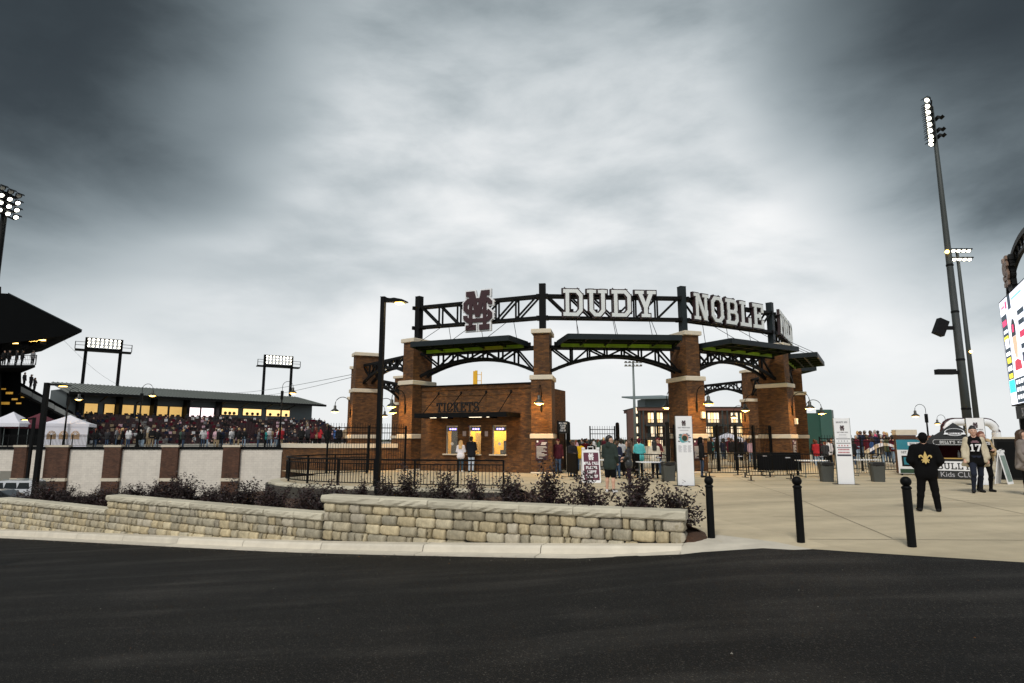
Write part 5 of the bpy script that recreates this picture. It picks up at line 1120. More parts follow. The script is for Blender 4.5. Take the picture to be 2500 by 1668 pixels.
# --- crowd figures: a few bodies in shared poses, coloured one by one
CROWD = []
for i, (ar, fm, hr, kw) in enumerate(((DN_ARM, False, 'short', dict(jacket=.01)), (FW_ARM, False, 'cap', dict(jacket=.03, hem=.84)), (CR_ARM, True, 'long', dict(jacket=.015)), (MX_ARM, False, 'short', dict(jacket=.03, fat=.03)), (DN_ARM, True, 'pony', dict(jacket=.02, hem=.84)), (FW_ARM, False, 'beanie', dict(jacket=.035, hem=.8)))):
    CROWD.append((surf_mesh('body', body(ar, ST_LEG, female=fm, faceparts=False, **kw), .034, [SKIN[0], JBLACK, DENIM, SHOE_B]), surf_mesh('hair', hairp(hr), .03, [HAIR['brown']]), hr))
def extra(kind, label, loc, rz, h, top, bottom, hairm, skin, group):
    bm_, hm, hr = CROWD[kind]; t = thing('person', label, 'person', loc, rz, group); k = h / 1.75
    b = link('body', bm_, t); b.scale = (k,) * 3
    for i, m in enumerate((SKIN[skin], top, bottom)): b.material_slots[i].link = 'OBJECT'; b.material_slots[i].material = m
    o = link('hat' if hr in ('cap', 'beanie') else 'hair', hm, t); o.scale = (k,) * 3; o.material_slots[0].link = 'OBJECT'; o.material_slots[0].material = hairm
    return t
rc = random.Random(21)
CLR = {'black': (.012, .012, .013), 'navy': (.015, .02, .045), 'maroon': (.09, .012, .022), 'white': (.62, .62, .64), 'grey': (.16, .16, .17), 'pink': (.62, .10, .20), 'pale pink': (.55, .36, .42), 'green': (.05, .09, .07), 'teal': (.03, .25, .25), 'tan': (.34, .26, .17), 'olive': (.10, .10, .05), 'red': (.40, .03, .04), 'charcoal': (.035, .035, .04), 'blue': (.04, .09, .24)}
BOT = [DENIM, DENIM, JBLACK, KHAKI, DENIML]
row = [(233, 'black'), (262, 'charcoal'), (284, 'grey'), (290, 'tan'), (299, 'black'), (307, 'maroon'), (314, 'white'), (342, 'black'), (350, 'charcoal'), (362, 'tan'), (371, 'black'), (383, 'black'), (441, 'green'), (448, 'charcoal'), (496, 'white'), (507, 'pink'), (527, 'pale pink'), (533, 'black'), (541, 'navy'), (565, 'white'), (570, 'black'), (583, 'black'), (596, 'black'), (631, 'grey'), (649, 'teal'), (656, 'white'), (661, 'tan'), (674, 'maroon'), (680, 'white'), (686, 'red')]
seen = {}
for u, c in row:
    seen[c] = seen.get(c, 0) + 1
for i, (u, c) in enumerate(row):
    Y = YW + .9 + rc.uniform(0, 2.2); k = rc.choice((0, 0, 1, 2, 3, 4)); hc = cloth((.6, .6, .58)) if k == 1 and rc.random() < .6 else rc.choice(list(HAIR.values()))
    extra(k, '%s spectator from the left along the deck railing, in %s' % (ORD[i], c), (xat(u, Y, 1.8), Y, .9), R(180 + rc.uniform(-70, 70)), rc.uniform(1.62, 1.86), cloth(CLR[c]), rc.choice(BOT), hc, rc.choice((0, 0, 1, 2)), 'spectators along the deck railing')
for i, (u, c) in enumerate(((736, 'black'), (752, 'charcoal'), (764, 'maroon'), (771, 'tan'), (781, 'red'), (800, 'black'), (821, 'blue'), (828, 'black'), (844, 'tan'))):
    Y = 52 + rc.uniform(-1, 3); extra(rc.choice((0, 2, 3)), '%s of the seated-high spectators above the curved brick wall, in %s' % (ORD[i], c), (xat(u, Y, 2.2), Y, .88 + rc.uniform(0, .12)), R(180 + rc.uniform(-40, 40)), 1.76, cloth(CLR[c]), JBLACK, HAIR[rc.choice(('black', 'brown', 'grey', 'red'))], rc.choice((0, 1)), 'spectators above the curved brick wall')
cs_ = list(CLR)
def herd(n, u0, u1, Y0, Y1, z, labels, group, dark=.55, h=(1.6, 1.85)):
    us = [u0 + (u1 - u0) * (i + .5) / n for i in range(n)]
    for i, u in enumerate(us):
        Y = rc.uniform(Y0, Y1); c = rc.choice(('black', 'navy', 'charcoal', 'maroon')) if rc.random() < dark else rc.choice(cs_)
        extra(rc.randrange(6), labels % (ORD[i], c), (xat(u + rc.uniform(-4, 4), Y, 1.4), Y, z(Y) if callable(z) else z), R(rc.uniform(100, 260)), rc.uniform(*h), cloth(CLR[c]), rc.choice(BOT), rc.choice(list(HAIR.values())), rc.choice((0, 0, 1, 2)), group)
herd(14, 1985, 2085, 39, 47, -.12, '%s spectator from the left behind the right iron fence, in %s', 'spectators behind the right iron fence')
herd(22, 2086, 2198, 38, 46, lambda Y: .05 + (Y - 38) * .06, '%s spectator from the left between info sign and brick post, in %s', 'spectators between the info sign and the brick post', .7)
herd(8, 2240, 2300, 40, 44, .1, '%s spectator from the left behind the booth tent, in %s', 'spectators behind the booth tent', .8)
herd(16, 1722, 1836, 44, 54, -.05, '%s visitor from the left inside the gateway behind the fence, in %s', 'visitors inside the gateway', .5)
herd(7, 1386, 1480, 50, 60, -.05, '%s distant visitor from the left seen through the open gate, in %s', 'distant visitors through the open gate', .5)
# ================================================================== things on the plaza
# --- info towers
DARKP = M('print_dark', (.05, .045, .07), .6, 0, .1, 4); REDP = M('print_red', (.45, .16, .19), .6, 0, .2, 20); GRYP = M('print_grey', (.42, .42, .46), .6, 0, .2, 20)
def bars(t, rows, mat, y=-.0625, nm='text_line'):
    for x0_, x1_, z0_, z1_ in rows: MB().b2(x0_, y, z0_, x1_, -.0585, z1_).build(nm, mat, t)
def tower(label, u, Y, w_, h, rz, kind):
    x = xat(u, Y, 0); t = thing('info_tower', label, 'sign', (x, Y, hplaza(x, Y)), rz, 'white information towers on the paving')
    MB().b2(-w_ / 2, -.058, .012, w_ / 2, .058, h).build('panel', WHITE, t); MB().b2(-w_ / 2 - .16, -.2, 0, w_ / 2 + .16, .2, .012).build('base_plate', STEEL, t)
    for s in (-1, 1): MB().b2(s * (w_ / 2 + .007) - .006, -.062, .012, s * (w_ / 2 + .007) + .006, .062, h + .004).build('edge_trim', GALV, t)
    zl = h - .36 if kind == 'map' else h - .47; a = MB(); lay(a, LP, 0, zl, .155, -.0605, .004); a.build('monogram', MAROON, t)
    if kind == 'map':
        a = MB(); word(a, 'DUDY NOBLE FIELD', 0, h - .45, .042, -.0605, .003, 0, .12, .78); a.build('heading', DARKP, t)
        bars(t, [(-.16, .16, h - .54, h - .515)], GRYP)
        zc_ = h - .82
        def blob(nm, col_, r_, c=(0, 0), sy=1., n=14, lay_=0, jit=0.):
            rr_ = random.Random(len(nm) + lay_); pts = [(c[0] + r_ * (1 + jit * rr_.uniform(-1, 1)) * math.cos(2 * math.pi * k / n), zc_ + c[1] + r_ * sy * (1 + jit * rr_.uniform(-1, 1)) * math.sin(2 * math.pi * k / n)) for k in range(n)]; MB().plate(pts, -.0600 - .0006 * lay_, -.058).build(nm, M('print_' + nm, col_, .6, 0, .2, 8), t)
        blob('map_parking', (.08, .14, .14), .085, (-.14, .12), .6, 5, 1, .2); blob('map_ground', (.55, .62, .68), .2, (0, 0), .9, 18, 0, .16); blob('map_concourse', (.10, .38, .42), .155, (-.03, -.02), 1, 16, 1, .12); blob('map_stands', (.52, .24, .17), .135, (.02, .02), 1, 16, 2, .1); blob('map_field', (.012, .035, .018), .098, (0.01, 0), 1.05, 18, 3, .03)
        for i, (x_, z_) in enumerate(((.16, .1), (.2, .02), (-.2, -.12), (.17, -.14), (.1, .15), (-.18, .03))): MB().plate([(x_ - .05, zc_ + z_), (x_ + .03, zc_ + z_ - .02), (x_ + .05, zc_ + z_ + .015), (x_ - .02, zc_ + z_ + .03)], -.0632, -.058).build('map_road', DARKP, t)
        for c_ in (-.17, .01, .18): bars(t, [(c_ - .06, c_ + .05 + .02 * math.sin(i * 2.1 + c_ * 9), h - 1.10 - .033 * i, h - 1.085 - .033 * i) for i in range(8)], GRYP)
    else:
        a = MB(); word(a, 'SECURITY INFO', 0, h - .185, .06, -.0605, .003, 0, .1, .62); a.build('heading', DARKP, t)
        a = MB(); word(a, 'DUDY NOBLE FIELD', 0, h - .56, .04, -.0605, .003, 0, .12, .72); a.build('heading', DARKP, t)
        bars(t, [(-.13, .13, h - .65, h - .625), (-.16, .16, h - .73, h - .715)], GRYP); bars(t, [(-w_ / 2 + .04, w_ / 2 - .03, h - .80 - .165 * i, h - .775 - .165 * i) for i in range(3)] + [(-w_ / 2 + .04, w_ / 2 - .03, h - 1.44, h - 1.375)], DARKP, nm='rule')
        for r_, zz in enumerate((.87, 1.04, 1.19, 1.30)):
            for c_ in range(4 if r_ < 2 else 8):
                n_ = 4 if r_ < 2 else 8; x_ = (c_ - (n_ - 1) / 2) * (.4 / n_); MB().b2(x_ - .022, -.0615, h - zz - .03, x_ + .018, -.058, h - zz + .025).build('pictogram', REDP if r_ else GRYP, t)
    return t
tower('tall white sign tower with a stadium map by the brick pier', 1675, 23.3, .6, 2.56, R(-4), 'map'); tower('tall white sign tower with red pictograms beside the bins', 2066, 24.0, .56, 2.5, R(-14), 'sec'); tower('white sign tower half hidden behind the two walking women', 2397, 23.2, .56, 2.45, R(-20), 'map')
# --- folding sign boards
def aframe(label, x, y, z, rz, k=1., lines=(), face=MAROONL, ink=WHITE):
    t = thing('folding_sign', label, 'sign', (x, y, z), rz); w_, h = .66 * k, 1.2 * k
    for s, nm in ((1, 'board'), (-1, 'board')):
        b = MB(); fr = MB(); lean_ = .2 * k
        def pt(x_, z_, o_=0.): return (x_, s * (-lean_ * (1 - z_ / h) - .02 - o_), z_)
        fl_ = [pt(-w_ / 2 - .0, .0), pt(w_ / 2, .0), pt(w_ / 2, h), pt(-w_ / 2, h)]
        q = [tuple(Vector(p_) + Vector((0, s * .03, 0))) for p_ in fl_]
        b.add(fl_ + q, [(0, 1, 2, 3), (7, 6, 5, 4), (1, 0, 4, 5), (2, 1, 5, 6), (3, 2, 6, 7), (0, 3, 7, 4)] if s == 1 else [(3, 2, 1, 0), (4, 5, 6, 7), (5, 4, 0, 1), (6, 5, 1, 2), (7, 6, 2, 3), (4, 7, 3, 0)]); bo = b.build(nm, WHITE, t)
        if s == 1:
            b = MB(); b.add([pt(-w_ / 2 + .05, .10, .002), pt(w_ / 2 - .05, .10, .002), pt(w_ / 2 - .05, h - .12, .002), pt(-w_ / 2 + .05, h - .12, .002)], [(0, 1, 2, 3)]); b.build('print', face, bo)
            ang = math.atan2(lean_, h)
            if lines:
                a = MB(); lay(a, LP, 0, 0, .20 * k, 0, .003); o = a.build('monogram', ink, bo); o.location = pt(0, h * .68, .006); o.rotation_euler = (-ang, 0, 0)
                for i, s_ in enumerate(lines): a = MB(); word(a, s_, 0, 0, .098 * k, 0, .003, .005, .2, .72); o = a.build('lettering', ink, bo); o.location = pt(0, h * (.545 - .13 * i), .006); o.rotation_euler = (-ang, 0, 0)
    for x_ in (-w_ / 2 + .06, w_ / 2 - .06): MB().b2(x_ - .06, -.05, h, x_ + .06, .05, h + .08 * k).build('shoulder', WHITE, t)
    MB().tube([(-.1 * k, 0, h), (-.1 * k, 0, h + .1 * k), (.1 * k, 0, h + .1 * k), (.1 * k, 0, h)], .02, 6).build('handle', WHITE, t)
    return t
p = stand(1443, 1178); aframe('white folding sign with maroon face and four white lines', p.x, p.y, p.z, R(6), 1.08, ('WILL CALL', 'PLAYER', 'GUEST', 'PICK UP'))
p = stand(2452, 1182); aframe('white folding sign seen edge on near the right edge', p.x, p.y, p.z, R(38), 1.0, (), M('poster_green', (.16, .22, .20), .6, 0, .5, 4))
# --- litter bins
BINM = M('bin_plastic', (.055, .058, .052), .6, 0, .15, 3, .1, 20)
for i, (u, Y, lab) in enumerate(((1633, 26.1, 'grey litter bin left of the map sign tower'), (2019, 25.6, 'grey litter bin just left of the pictogram sign tower'), (2144, 25.6, 'grey litter bin right of the pictogram sign tower'))):
    x = xat(u, Y, 0); t = thing('litter_bin', lab, 'bin', (x, Y, hplaza(x, Y)), R((3, -10, -16)[i]), 'grey litter bins on the paving'); vs = []
    for w_, d_, z in ((.44, .40, 0), (.47, .43, .3), (.52, .48, .68), (.55, .51, .70), (.55, .51, .76)): vs += [(-w_ / 2 + .05, -d_ / 2, z), (w_ / 2 - .05, -d_ / 2, z), (w_ / 2, -d_ / 2 + .05, z), (w_ / 2, d_ / 2 - .05, z), (w_ / 2 - .05, d_ / 2, z), (-w_ / 2 + .05, d_ / 2, z), (-w_ / 2, d_ / 2 - .05, z), (-w_ / 2, -d_ / 2 + .05, z)]
    MB().add(vs, [(i_ * 8 + k, i_ * 8 + (k + 1) % 8, i_ * 8 + 8 + (k + 1) % 8, i_ * 8 + 8 + k) for i_ in range(4) for k in range(8)] + [tuple(range(8))[::-1]]).build('tub', BINM, t)
    mb = MB(); n = 20; vs = []
    for j, (o_, z) in enumerate(((.245, .62), (.29, .66), (.295, .775), (.25, .785), (.22, .70))):
        for k in range(n): a = 2 * math.pi * k / n; q = 1 / max(abs(math.cos(a)), abs(math.sin(a))) ** .75; vs.append((o_ * q * math.cos(a) * 1.0, o_ * .93 * q * math.sin(a), z + (.02 * math.sin(5 * a + i) - .05 * max(0, math.sin(a * 2 + i)) if j == 0 else 0)))
    mb.add(vs, [(j * n + k, j * n + (k + 1) % n, j * n + n + (k + 1) % n, j * n + n + k) for j in range(4) for k in range(n)]).build('bin_liner', M('bin_bag', (.008, .008, .009), .3, 0, .2, 30, .6, 40), t)
# --- crowd barriers
def barrier_proto(cover):
    t = thing('crowd_barrier', 'x', 'barrier', group='black crowd barriers'); L_, H_ = 2.15, 1.06; r_ = .16
    pts = [(-L_ / 2, 0, .2)] + [(-L_ / 2 + r_ - r_ * math.cos(a), 0, H_ - r_ + r_ * math.sin(a)) for a in (0, .4, .8, 1.2, 1.57)] + [(L_ / 2 - r_ + r_ * math.sin(a), 0, H_ - r_ + r_ * math.cos(a)) for a in (0, .4, .8, 1.2, 1.57)] + [(L_ / 2, 0, .2)]
    MB().tube(pts, .021, 8).build('frame', STEEL, t, smooth_=True); MB().tube([(-L_ / 2, 0, .22), (L_ / 2, 0, .22)], .018, 6).build('bottom_rail', STEEL, t)
    me = MB().tube([(0, 0, .22), (0, 0, H_)], .0085, 5).mesh('bar', STEEL)
    for i in range(1, 18): o = link('bar', me, t); o.location = (-L_ / 2 + L_ * i / 18, 0, 0)
    for s in (-1, 1): MB().b2(s * .9 - .025, -.02, .0, s * .9 + .025, .02, .22).build('leg', STEEL, t); MB().b2(s * .9 - .03, -.3, .0, s * .9 + .03, .3, .02).build('foot', STEEL, t)
    if cover: MB().b2(-L_ / 2 + .01, -.035, .25, L_ / 2 - .01, -.028, 1.075).build('cover_sheet', JBLACK, t); MB().b2(-L_ / 2 + .01, .028, .35, L_ / 2 - .01, .035, 1.075).build('cover_sheet', JBLACK, t)
    else: MB().b2(.55, -.03, .90, .85, -.024, .98).build('name_plate', BLACK, t); MB().b2(.60, -.034, .925, .8, -.03, .96).build('plate_print', GRYP, t)
    return t
BA, BC = barrier_proto(False), barrier_proto(True); ub = {0: False, 1: False}
def put_barrier(c, u, Y, rz, lab):
    t = (BC if c else BA) if not ub[c] else copy_tree(BC if c else BA); ub[c] = True; t.location = (xat(u, Y, 0), Y, 0); t.rotation_euler = (0, 0, R(rz)); t['label'] = lab
put_barrier(1, 1398, 27.9, -84, 'barrier wrapped in black cloth left of the folding sign'); put_barrier(1, 1532, 28.6, -72, 'cloth-wrapped barrier behind the woman in the padded jacket'); put_barrier(0, 1575, 27.0, -40, 'crowd barrier left of the table and bin')
put_barrier(0, 1886, 26.2, 2, 'nearest crowd barrier with name plate in front of the plaque pier'); put_barrier(0, 1772, 28.2, 4, 'crowd barrier right of the hooded figure'); put_barrier(0, 1975, 27.4, 14, 'crowd barrier left of the bin and pictogram tower'); put_barrier(0, 1706, 29.8, -75, 'crowd barrier standing end on behind the map sign'); put_barrier(1, 1905, 29.6, 6, 'cloth-wrapped barrier behind the nearest name-plated one'); put_barrier(0, 2105, 27.8, 10, 'crowd barrier behind the pictogram tower'); put_barrier(0, 1840, 29.3, -60, 'crowd barrier at an angle behind the others, near the fence'); put_barrier(0, 1470, 30.8, -80, 'crowd barrier beyond the folding sign')
# --- tables
for u, Y, rz, lab in ((1594, 26.8, R(8), 'white-topped folding table at the gate beside the bin'), (1462, 29.5, R(-10), 'white-topped folding table behind the folding sign'), (1985, 28.6, R(6), 'white-topped folding table behind the barriers'), (2110, 29.6, R(8), 'white-topped folding table beside the right fence')):
    x = xat(u, Y, 0); t = thing('folding_table', lab, 'table', (x, Y, 0), rz, 'white-topped folding tables'); MB().b2(-.62, -.35, .72, .62, .35, .76).build('table_top', WHITE, t)
    for sx_ in (-1, 1):
        for sy_ in (-1, 1): MB().tube([(sx_ * .5, sy_ * .26, 0), (sx_ * .5, sy_ * .26, .72)], .016, 6).build('leg', GALV, t)
        MB().tube([(sx_ * .5, -.3, .02), (sx_ * .5, .3, .02)], .016, 6).build('foot_bar', GALV, t)
# --- brick post, poster, booth, inflatable arch, cabinet at the right
Y = 31.6; x = xat(2212, Y, 1); t = thing('brick_post', 'short brick post with pale cap left of the booth tent', 'post', (x, Y, 0), R(-20)); MB().box((0, 0, .95), (.82, .82, 1.9)).build('shaft', BRICKD, t); MB().box((0, 0, 2.04), (.92, .92, .26)).build('cap_stone', LIME, t)
Y = 29.9; x = xat(2224, Y, 1); t = thing('poster_stand', 'teal and white poster stand in front of the brick post', 'sign', (x, Y, 0), R(-26)); TEAL = M('poster_teal', (.02, .20, .27), .5, 0, .15, 2)
MB().b2(-.56, -.03, .08, .56, .03, 1.68).build('board', WHITE, t); MB().b2(-.56, -.035, 1.2, .56, -.0305, 1.68).build('header', TEAL, t)
for s in (-1, 1): MB().b2(s * .45 - .03, -.2, 0, s * .45 + .03, .2, .08).build('foot', STEEL, t)
MB().b2(-.10, -.039, 1.40, .48, -.0352, 1.56).build('badge', WHITE, t); a = MB(); word(a, "BULLY'S", .19, 1.435, .09, -.040, .003, 0, .1, .85); a.build('lettering', MAROON, t); a = MB(); word(a, 'GET THE APP', 0, 1.03, .1, -.031, .003, 0, .13, .85); a.build('lettering', BLACK, t)
MB().b2(-.4, -.036, .42, .48, -.0305, .92).build('device_picture', BLACK, t); MB().b2(-.32, -.04, .5, .02, -.0362, .84).build('screen_picture', TEAL, t); MB().b2(.06, -.04, .5, .42, -.0362, .84).build('screen_picture', GRYP, t); MB().b2(-.5, -.036, .1, .5, -.0305, .3).build('footer', M('poster_darkgreen', (.02, .06, .03), .6, 0, .2, 3), t)
def popup(label, x, y, z, size, eave, peak, val, roofm, rz, legm=None, group=None, walls=None):
    t = thing('popup_tent', label, 'tent', (x, y, z), rz, group); s = size / 2
    cs_ = [(-s, -s), (s, -s), (s, s), (-s, s)]; sides = []
    for i in range(4):
        (x0_, y0_), (x1_, y1_) = cs_[i], cs_[(i + 1) % 4]; n = 6; mb = MB(); vs = []; fs = []
        for r in range(n + 1):
            f = r / n; zz = eave + (peak - eave) * (f ** 1.25); 
            for k in range(5): g = k / 4; vs.append(((x0_ + (x1_ - x0_) * g) * (1 - f), (y0_ + (y1_ - y0_) * g) * (1 - f), zz - .03 * math.sin(math.pi * g) * (1 - f)))
        for r in range(n):
            for k in range(4): a = r * 5 + k; fs.append((a, a + 1, a + 6, a + 5))
        sides.append(mb.add(vs, fs).build('roof_panel', roofm, t, smooth_=True))
        mb = MB(); dn = Vector((y1_ - y0_, x0_ - x1_)).normalized() * .012
        mb.add([(x0_ + dn.x, y0_ + dn.y, eave - val), (x1_ + dn.x, y1_ + dn.y, eave - val), (x1_ + dn.x, y1_ + dn.y, eave + .002), (x0_ + dn.x, y0_ + dn.y, eave + .002), (x0_ , y0_ , eave - val), (x1_, y1_, eave - val), (x1_, y1_, eave), (x0_, y0_, eave)], [(0, 1, 2, 3), (7, 6, 5, 4), (1, 0, 4, 5)]).build('valance', roofm, t)
    for x_, y_ in cs_: MB().bar((x_ * .985, y_ * .985, 0), (x_ * .985, y_ * .985, eave), .045).build('leg', legm or GALV, t)
    return t
TBLK = M('tent_black', (.016, .017, .018), .75, 0, .15, 3); TWHT = M('tent_white', (.70, .70, .78), .7, 0, .05, 2); TMAR = M('tent_maroon', (.10, .012, .025), .75, 0, .15, 2)
Y = 27.8; x = xat(2332, Y, 1.5); bt = popup('black booth tent with an oval badge on the roof', x, Y, 0, 2.15, 1.72, 2.44, .29, TBLK, R(-34)); cz = 1.72
# badge and words on its camera side
def on_roof(f): zz = 1.72 + (2.44 - 1.72) * f ** 1.25; return Vector((0, -1.075 * (1 - f), zz))
sl = (on_roof(.75) - on_roof(.25)); tilt = math.atan2(sl.z, sl.y)
def badge(nm, rx_, rz_, mat, off, f=.44, dz=0.):
    mb = MB(); n = 24; mb.plate([(rx_ * math.cos(2 * math.pi * k / n), dz + rz_ * math.sin(2 * math.pi * k / n)) for k in range(n)], -.004, .0); o = mb.build(nm, mat, bt); o.location = on_roof(f) + Vector((0, -off, off + .02)); o.rotation_euler = (-(math.pi / 2 - tilt), 0, 0); return o
badge('badge_rim', .36, .29, WHITE, .012); badge('badge_ground', .325, .255, TBLK, .018); o = MB().plate([(-.40, -.2), (.40, -.2), (.36, -.07), (-.36, -.07)], -.004, 0).build('badge_ribbon', WHITE, bt); o.location = on_roof(.44) + Vector((0, -.03, .045)); o.rotation_euler = (-(math.pi / 2 - tilt), 0, 0)
a = MB(); word(a, "BULLY'S", 0, -.175, .085, -.008, .003, 0, .1, 1.); o = a.build('badge_lettering', MAROON, bt); o.location = on_roof(.44) + Vector((0, -.032, .047)); o.rotation_euler = (-(math.pi / 2 - tilt), 0, 0)
a = MB(); word(a, "BULLY'S", -.30, 1.52, .115, -1.096, .004, 0, .1, .85); a.build('valance_lettering', WHITE, bt); txt('valance_text', 'Kids CLUB', bt, (.40, -1.094, 1.577), .15, WHITE)
a = MB()
for q in ring(-.82, 1.47, .82, 1.69, .012, .06, .06, ty=.012): a.plate(q, -1.0935, -1.088)
a.build('valance_border', WHITE, bt)
bc = thing('booth_counter', 'black booth counter with white lettered banner under the tent', 'counter', (x + .0, Y - .0, 0), R(-34)); MB().b2(-1.02, -1.02, .02, 1.02, -.5, .86).build('counter_body', TBLK, bc); MB().b2(-1.04, -1.04, .86, 1.04, -.48, .90).build('counter_top', M('counter_wood', (.42, .27, .08), .5, 0, .2, 4), bc)
MB().b2(-1.02, -1.032, .36, 1.02, -1.022, .76).build('banner', WHITE, bc); a = MB(); word(a, "BULLY'S", 0.0, .42, .27, -1.036, .004, 0, .1, 1.0); a.build('lettering', BLACK, bc); txt('lettering', 'Kids CLUB', bc, (.0, -1.024, .19), .30, GRYP)
MB().b2(-1.0, .9, .0, 1.0, .94, 1.45).build('curtain', cloth((.06, .012, .02)), bc); MB().b2(-1.04, -.9, .9, -1.0, .9, 1.42).build('curtain', cloth((.06, .012, .02)), bc)
for x_ in (.1, .35, .6): MB().lathe([(.05, 0), (.05, .2), (.02, .24), (.02, .3)], (x_, .3, .9), 8).build('display_item', GRYP, bc)
Y = 33.0; xl, xr = xat(2306, Y, 2), xat(2432, Y, 2); t = thing('inflatable_arch', 'white inflatable arch with maroon edging behind the booth', 'arch', ((xl + xr) / 2, Y, 0)); W2 = (xr - xl) / 2; rr = .55
pts = [(-W2, 0, 0), (-W2, 0, 1.2), (-W2, 0, 2.05)] + [(-W2 + rr - rr * math.cos(a), 0, 2.05 + rr * math.sin(a)) for a in (.4, .8, 1.2, 1.57)] + [(0, 0, 2.6)] + [(W2 - rr + rr * math.sin(a), 0, 2.05 + rr * math.cos(a)) for a in (0, .4, .8, 1.2, 1.57)] + [(W2, 0, 1.2), (W2, 0, 0)]
MB().tube(pts, .2, 14).build('tube', WHITE, t, smooth_=True); MB().tube([(a * 1.065, b, c * 1.03 + .02) for a, b, c in pts], .13, 10).build('edging', MAROON, t, smooth_=True)
a = MB(); lay(a, LP, 0, 2.47, .28, -.215, .03); a.build('monogram', MAROON, t)
Y = 27.; x = xat(2466, Y, 1); t = thing('equipment_cabinet', 'dark equipment cabinet with a pale top at the right edge', 'cabinet', (x, Y, 0), R(-38)); MB().b2(-.5, -.5, 0, 1.6, .5, 1.72).build('body', BLACK, t); MB().b2(-.56, -.56, 1.72, 1.66, .56, 1.8).build('lid', LIME, t); MB().b2(-.4, -.515, .1, .5, -.501, 1.6).build('door', STEEL, t); MB().b2(.42, -.53, .8, .46, -.515, .95).build('handle', GALV, t)
t = thing('striped_canopy', 'arched striped white canopy behind the right fence', 'canopy', (xat(2160, 38, 1), 38, 0), R(-25)); mb = MB()
for k in range(9):
    x0_, x1_ = -1.1 + 2.2 * k / 9, -1.1 + 2.2 * (k + 1) / 9
    z_ = lambda x: .75 + .72 * (1 - (abs(x) / 1.25) ** 1.6); pn = MB(); pn.add([(x0_, -.8, z_(x0_)), (x1_, -.8, z_(x1_)), (x1_, .8, z_(x1_)), (x0_, .8, z_(x0_)), (x0_, -.8, z_(x0_) - .16), (x1_, -.8, z_(x1_) - .16)], [(0, 1, 2, 3), (4, 5, 1, 0)]).build('panel', TWHT if k % 2 else M('canopy_cream', (.5, .42, .3), .8, 0, .1, 2), t)
for sx_ in (-1, 1):
    for y_ in (-.75, .75): MB().bar((sx_ * 1.05, y_, 0), (sx_ * 1.05, y_, .85), .04).build('leg', GALV, t)

# ================================================================== lamp posts and flood lights
def road_lamp(label, x, y, z, h, rz, arm=.18, k=1., energy=60):
    t = thing('street_lamp', label, 'lamp', (x, y, z), rz, 'square black street lamps'); w_ = .135 * k
    MB().b2(-w_ / 2, -w_ / 2, 0, w_ / 2, w_ / 2, h).build('post', STEEL, t); MB().b2(-w_ / 2 - .01, -w_ / 2 - .01, h, w_ / 2 + .01, w_ / 2 + .01, h + .02).build('post_cap', STEEL, t); MB().b2(-w_, -w_, 0, w_, w_, .06).build('base_plate', STEEL, t)
    MB().add([(w_ / 2, -.05, h - .16), (w_ / 2, .05, h - .16), (w_ / 2, .05, h - .01), (w_ / 2, -.05, h - .01), (.28 * k, -.07, h - .17), (.28 * k, .07, h - .17), (.28 * k, .07, h - .05), (.28 * k, -.07, h - .05)], [(0, 1, 2, 3)[::-1], (4, 5, 6, 7), (0, 4, 7, 3), (1, 2, 6, 5), (3, 7, 6, 2), (0, 1, 5, 4)]).build('arm', STEEL, t)
    hd = MB(); x0_, x1_ = .28 * k, .82 * k
    vs = []
    for x_, hw, zt, zb in ((x0_, .08, h - .05, h - .17), (x0_ + .15 * k, .16, h - .06, h - .19), (x0_ + .42 * k, .15, h - .12, h - .20), (x1_, .08, h - .175, h - .205)): vs += [(x_, -hw, zb), (x_, hw, zb), (x_, hw, zt), (x_, -hw, zt)]
    hd.add(vs, [(i * 4 + q, i * 4 + (q + 1) % 4, i * 4 + 4 + (q + 1) % 4, i * 4 + 4 + q) for i in range(3) for q in range(4)] + [(3, 2, 1, 0), (12, 13, 14, 15)]); ho = hd.build('lamp_head', STEEL, t)
    MB().b2(.45 * k, -.11, h - .235, .66 * k, .11, h - .202).build('lens', WARM, ho)
    if energy:
        ld = bpy.data.lights.new('street_light', 'POINT'); ld.energy = energy; ld.color = (1, .72, .35); ld.shadow_soft_size = .12; lo = link('street_light', ld, t); lo.location = (.55 * k, 0, h - .35)
    return t
road_lamp('tall square black street lamp in front of the ticket office', -4.07, 19.0, -.15, 6.3, R(-14), energy=40)
p = at(108, 1211, 40); road_lamp('square black street lamp beside the parked white car', -30.3, 40, -3.45, 8.75, R(0), k=1.9, energy=0); p = at(84, 1020, 55.5); road_lamp('farther square street lamp in front of the white wall, arm to the left', p.x, 55.5, -3.45, p.z + 3.45, R(180), k=1.5, energy=0)
GP = 'gooseneck lamp posts'
for u, vt, Y, rz, lab in ((337, 940, 58.2, R(90), 'gooseneck lamp post behind the deck railing, left of centre'), (683, 934, 58.2, R(90), 'gooseneck lamp post at the right end of the white wall'), (157, 950, 60, R(90), 'gooseneck lamp post beside the tents'), (2266, 990, 58, R(-90), 'gooseneck lamp post right of the brick post'), (2312, 1015, 76, R(-90), 'small gooseneck lamp post behind the inflatable arch')):
    z = .9 if u < 1000 else -.2; top = at(u, vt, Y); gooseneck('lamp_post', lab, (xat(u, Y, 2), Y, z), rz, GP, True, top.z - z - .95, 1.0, .55, 0, 1.35)
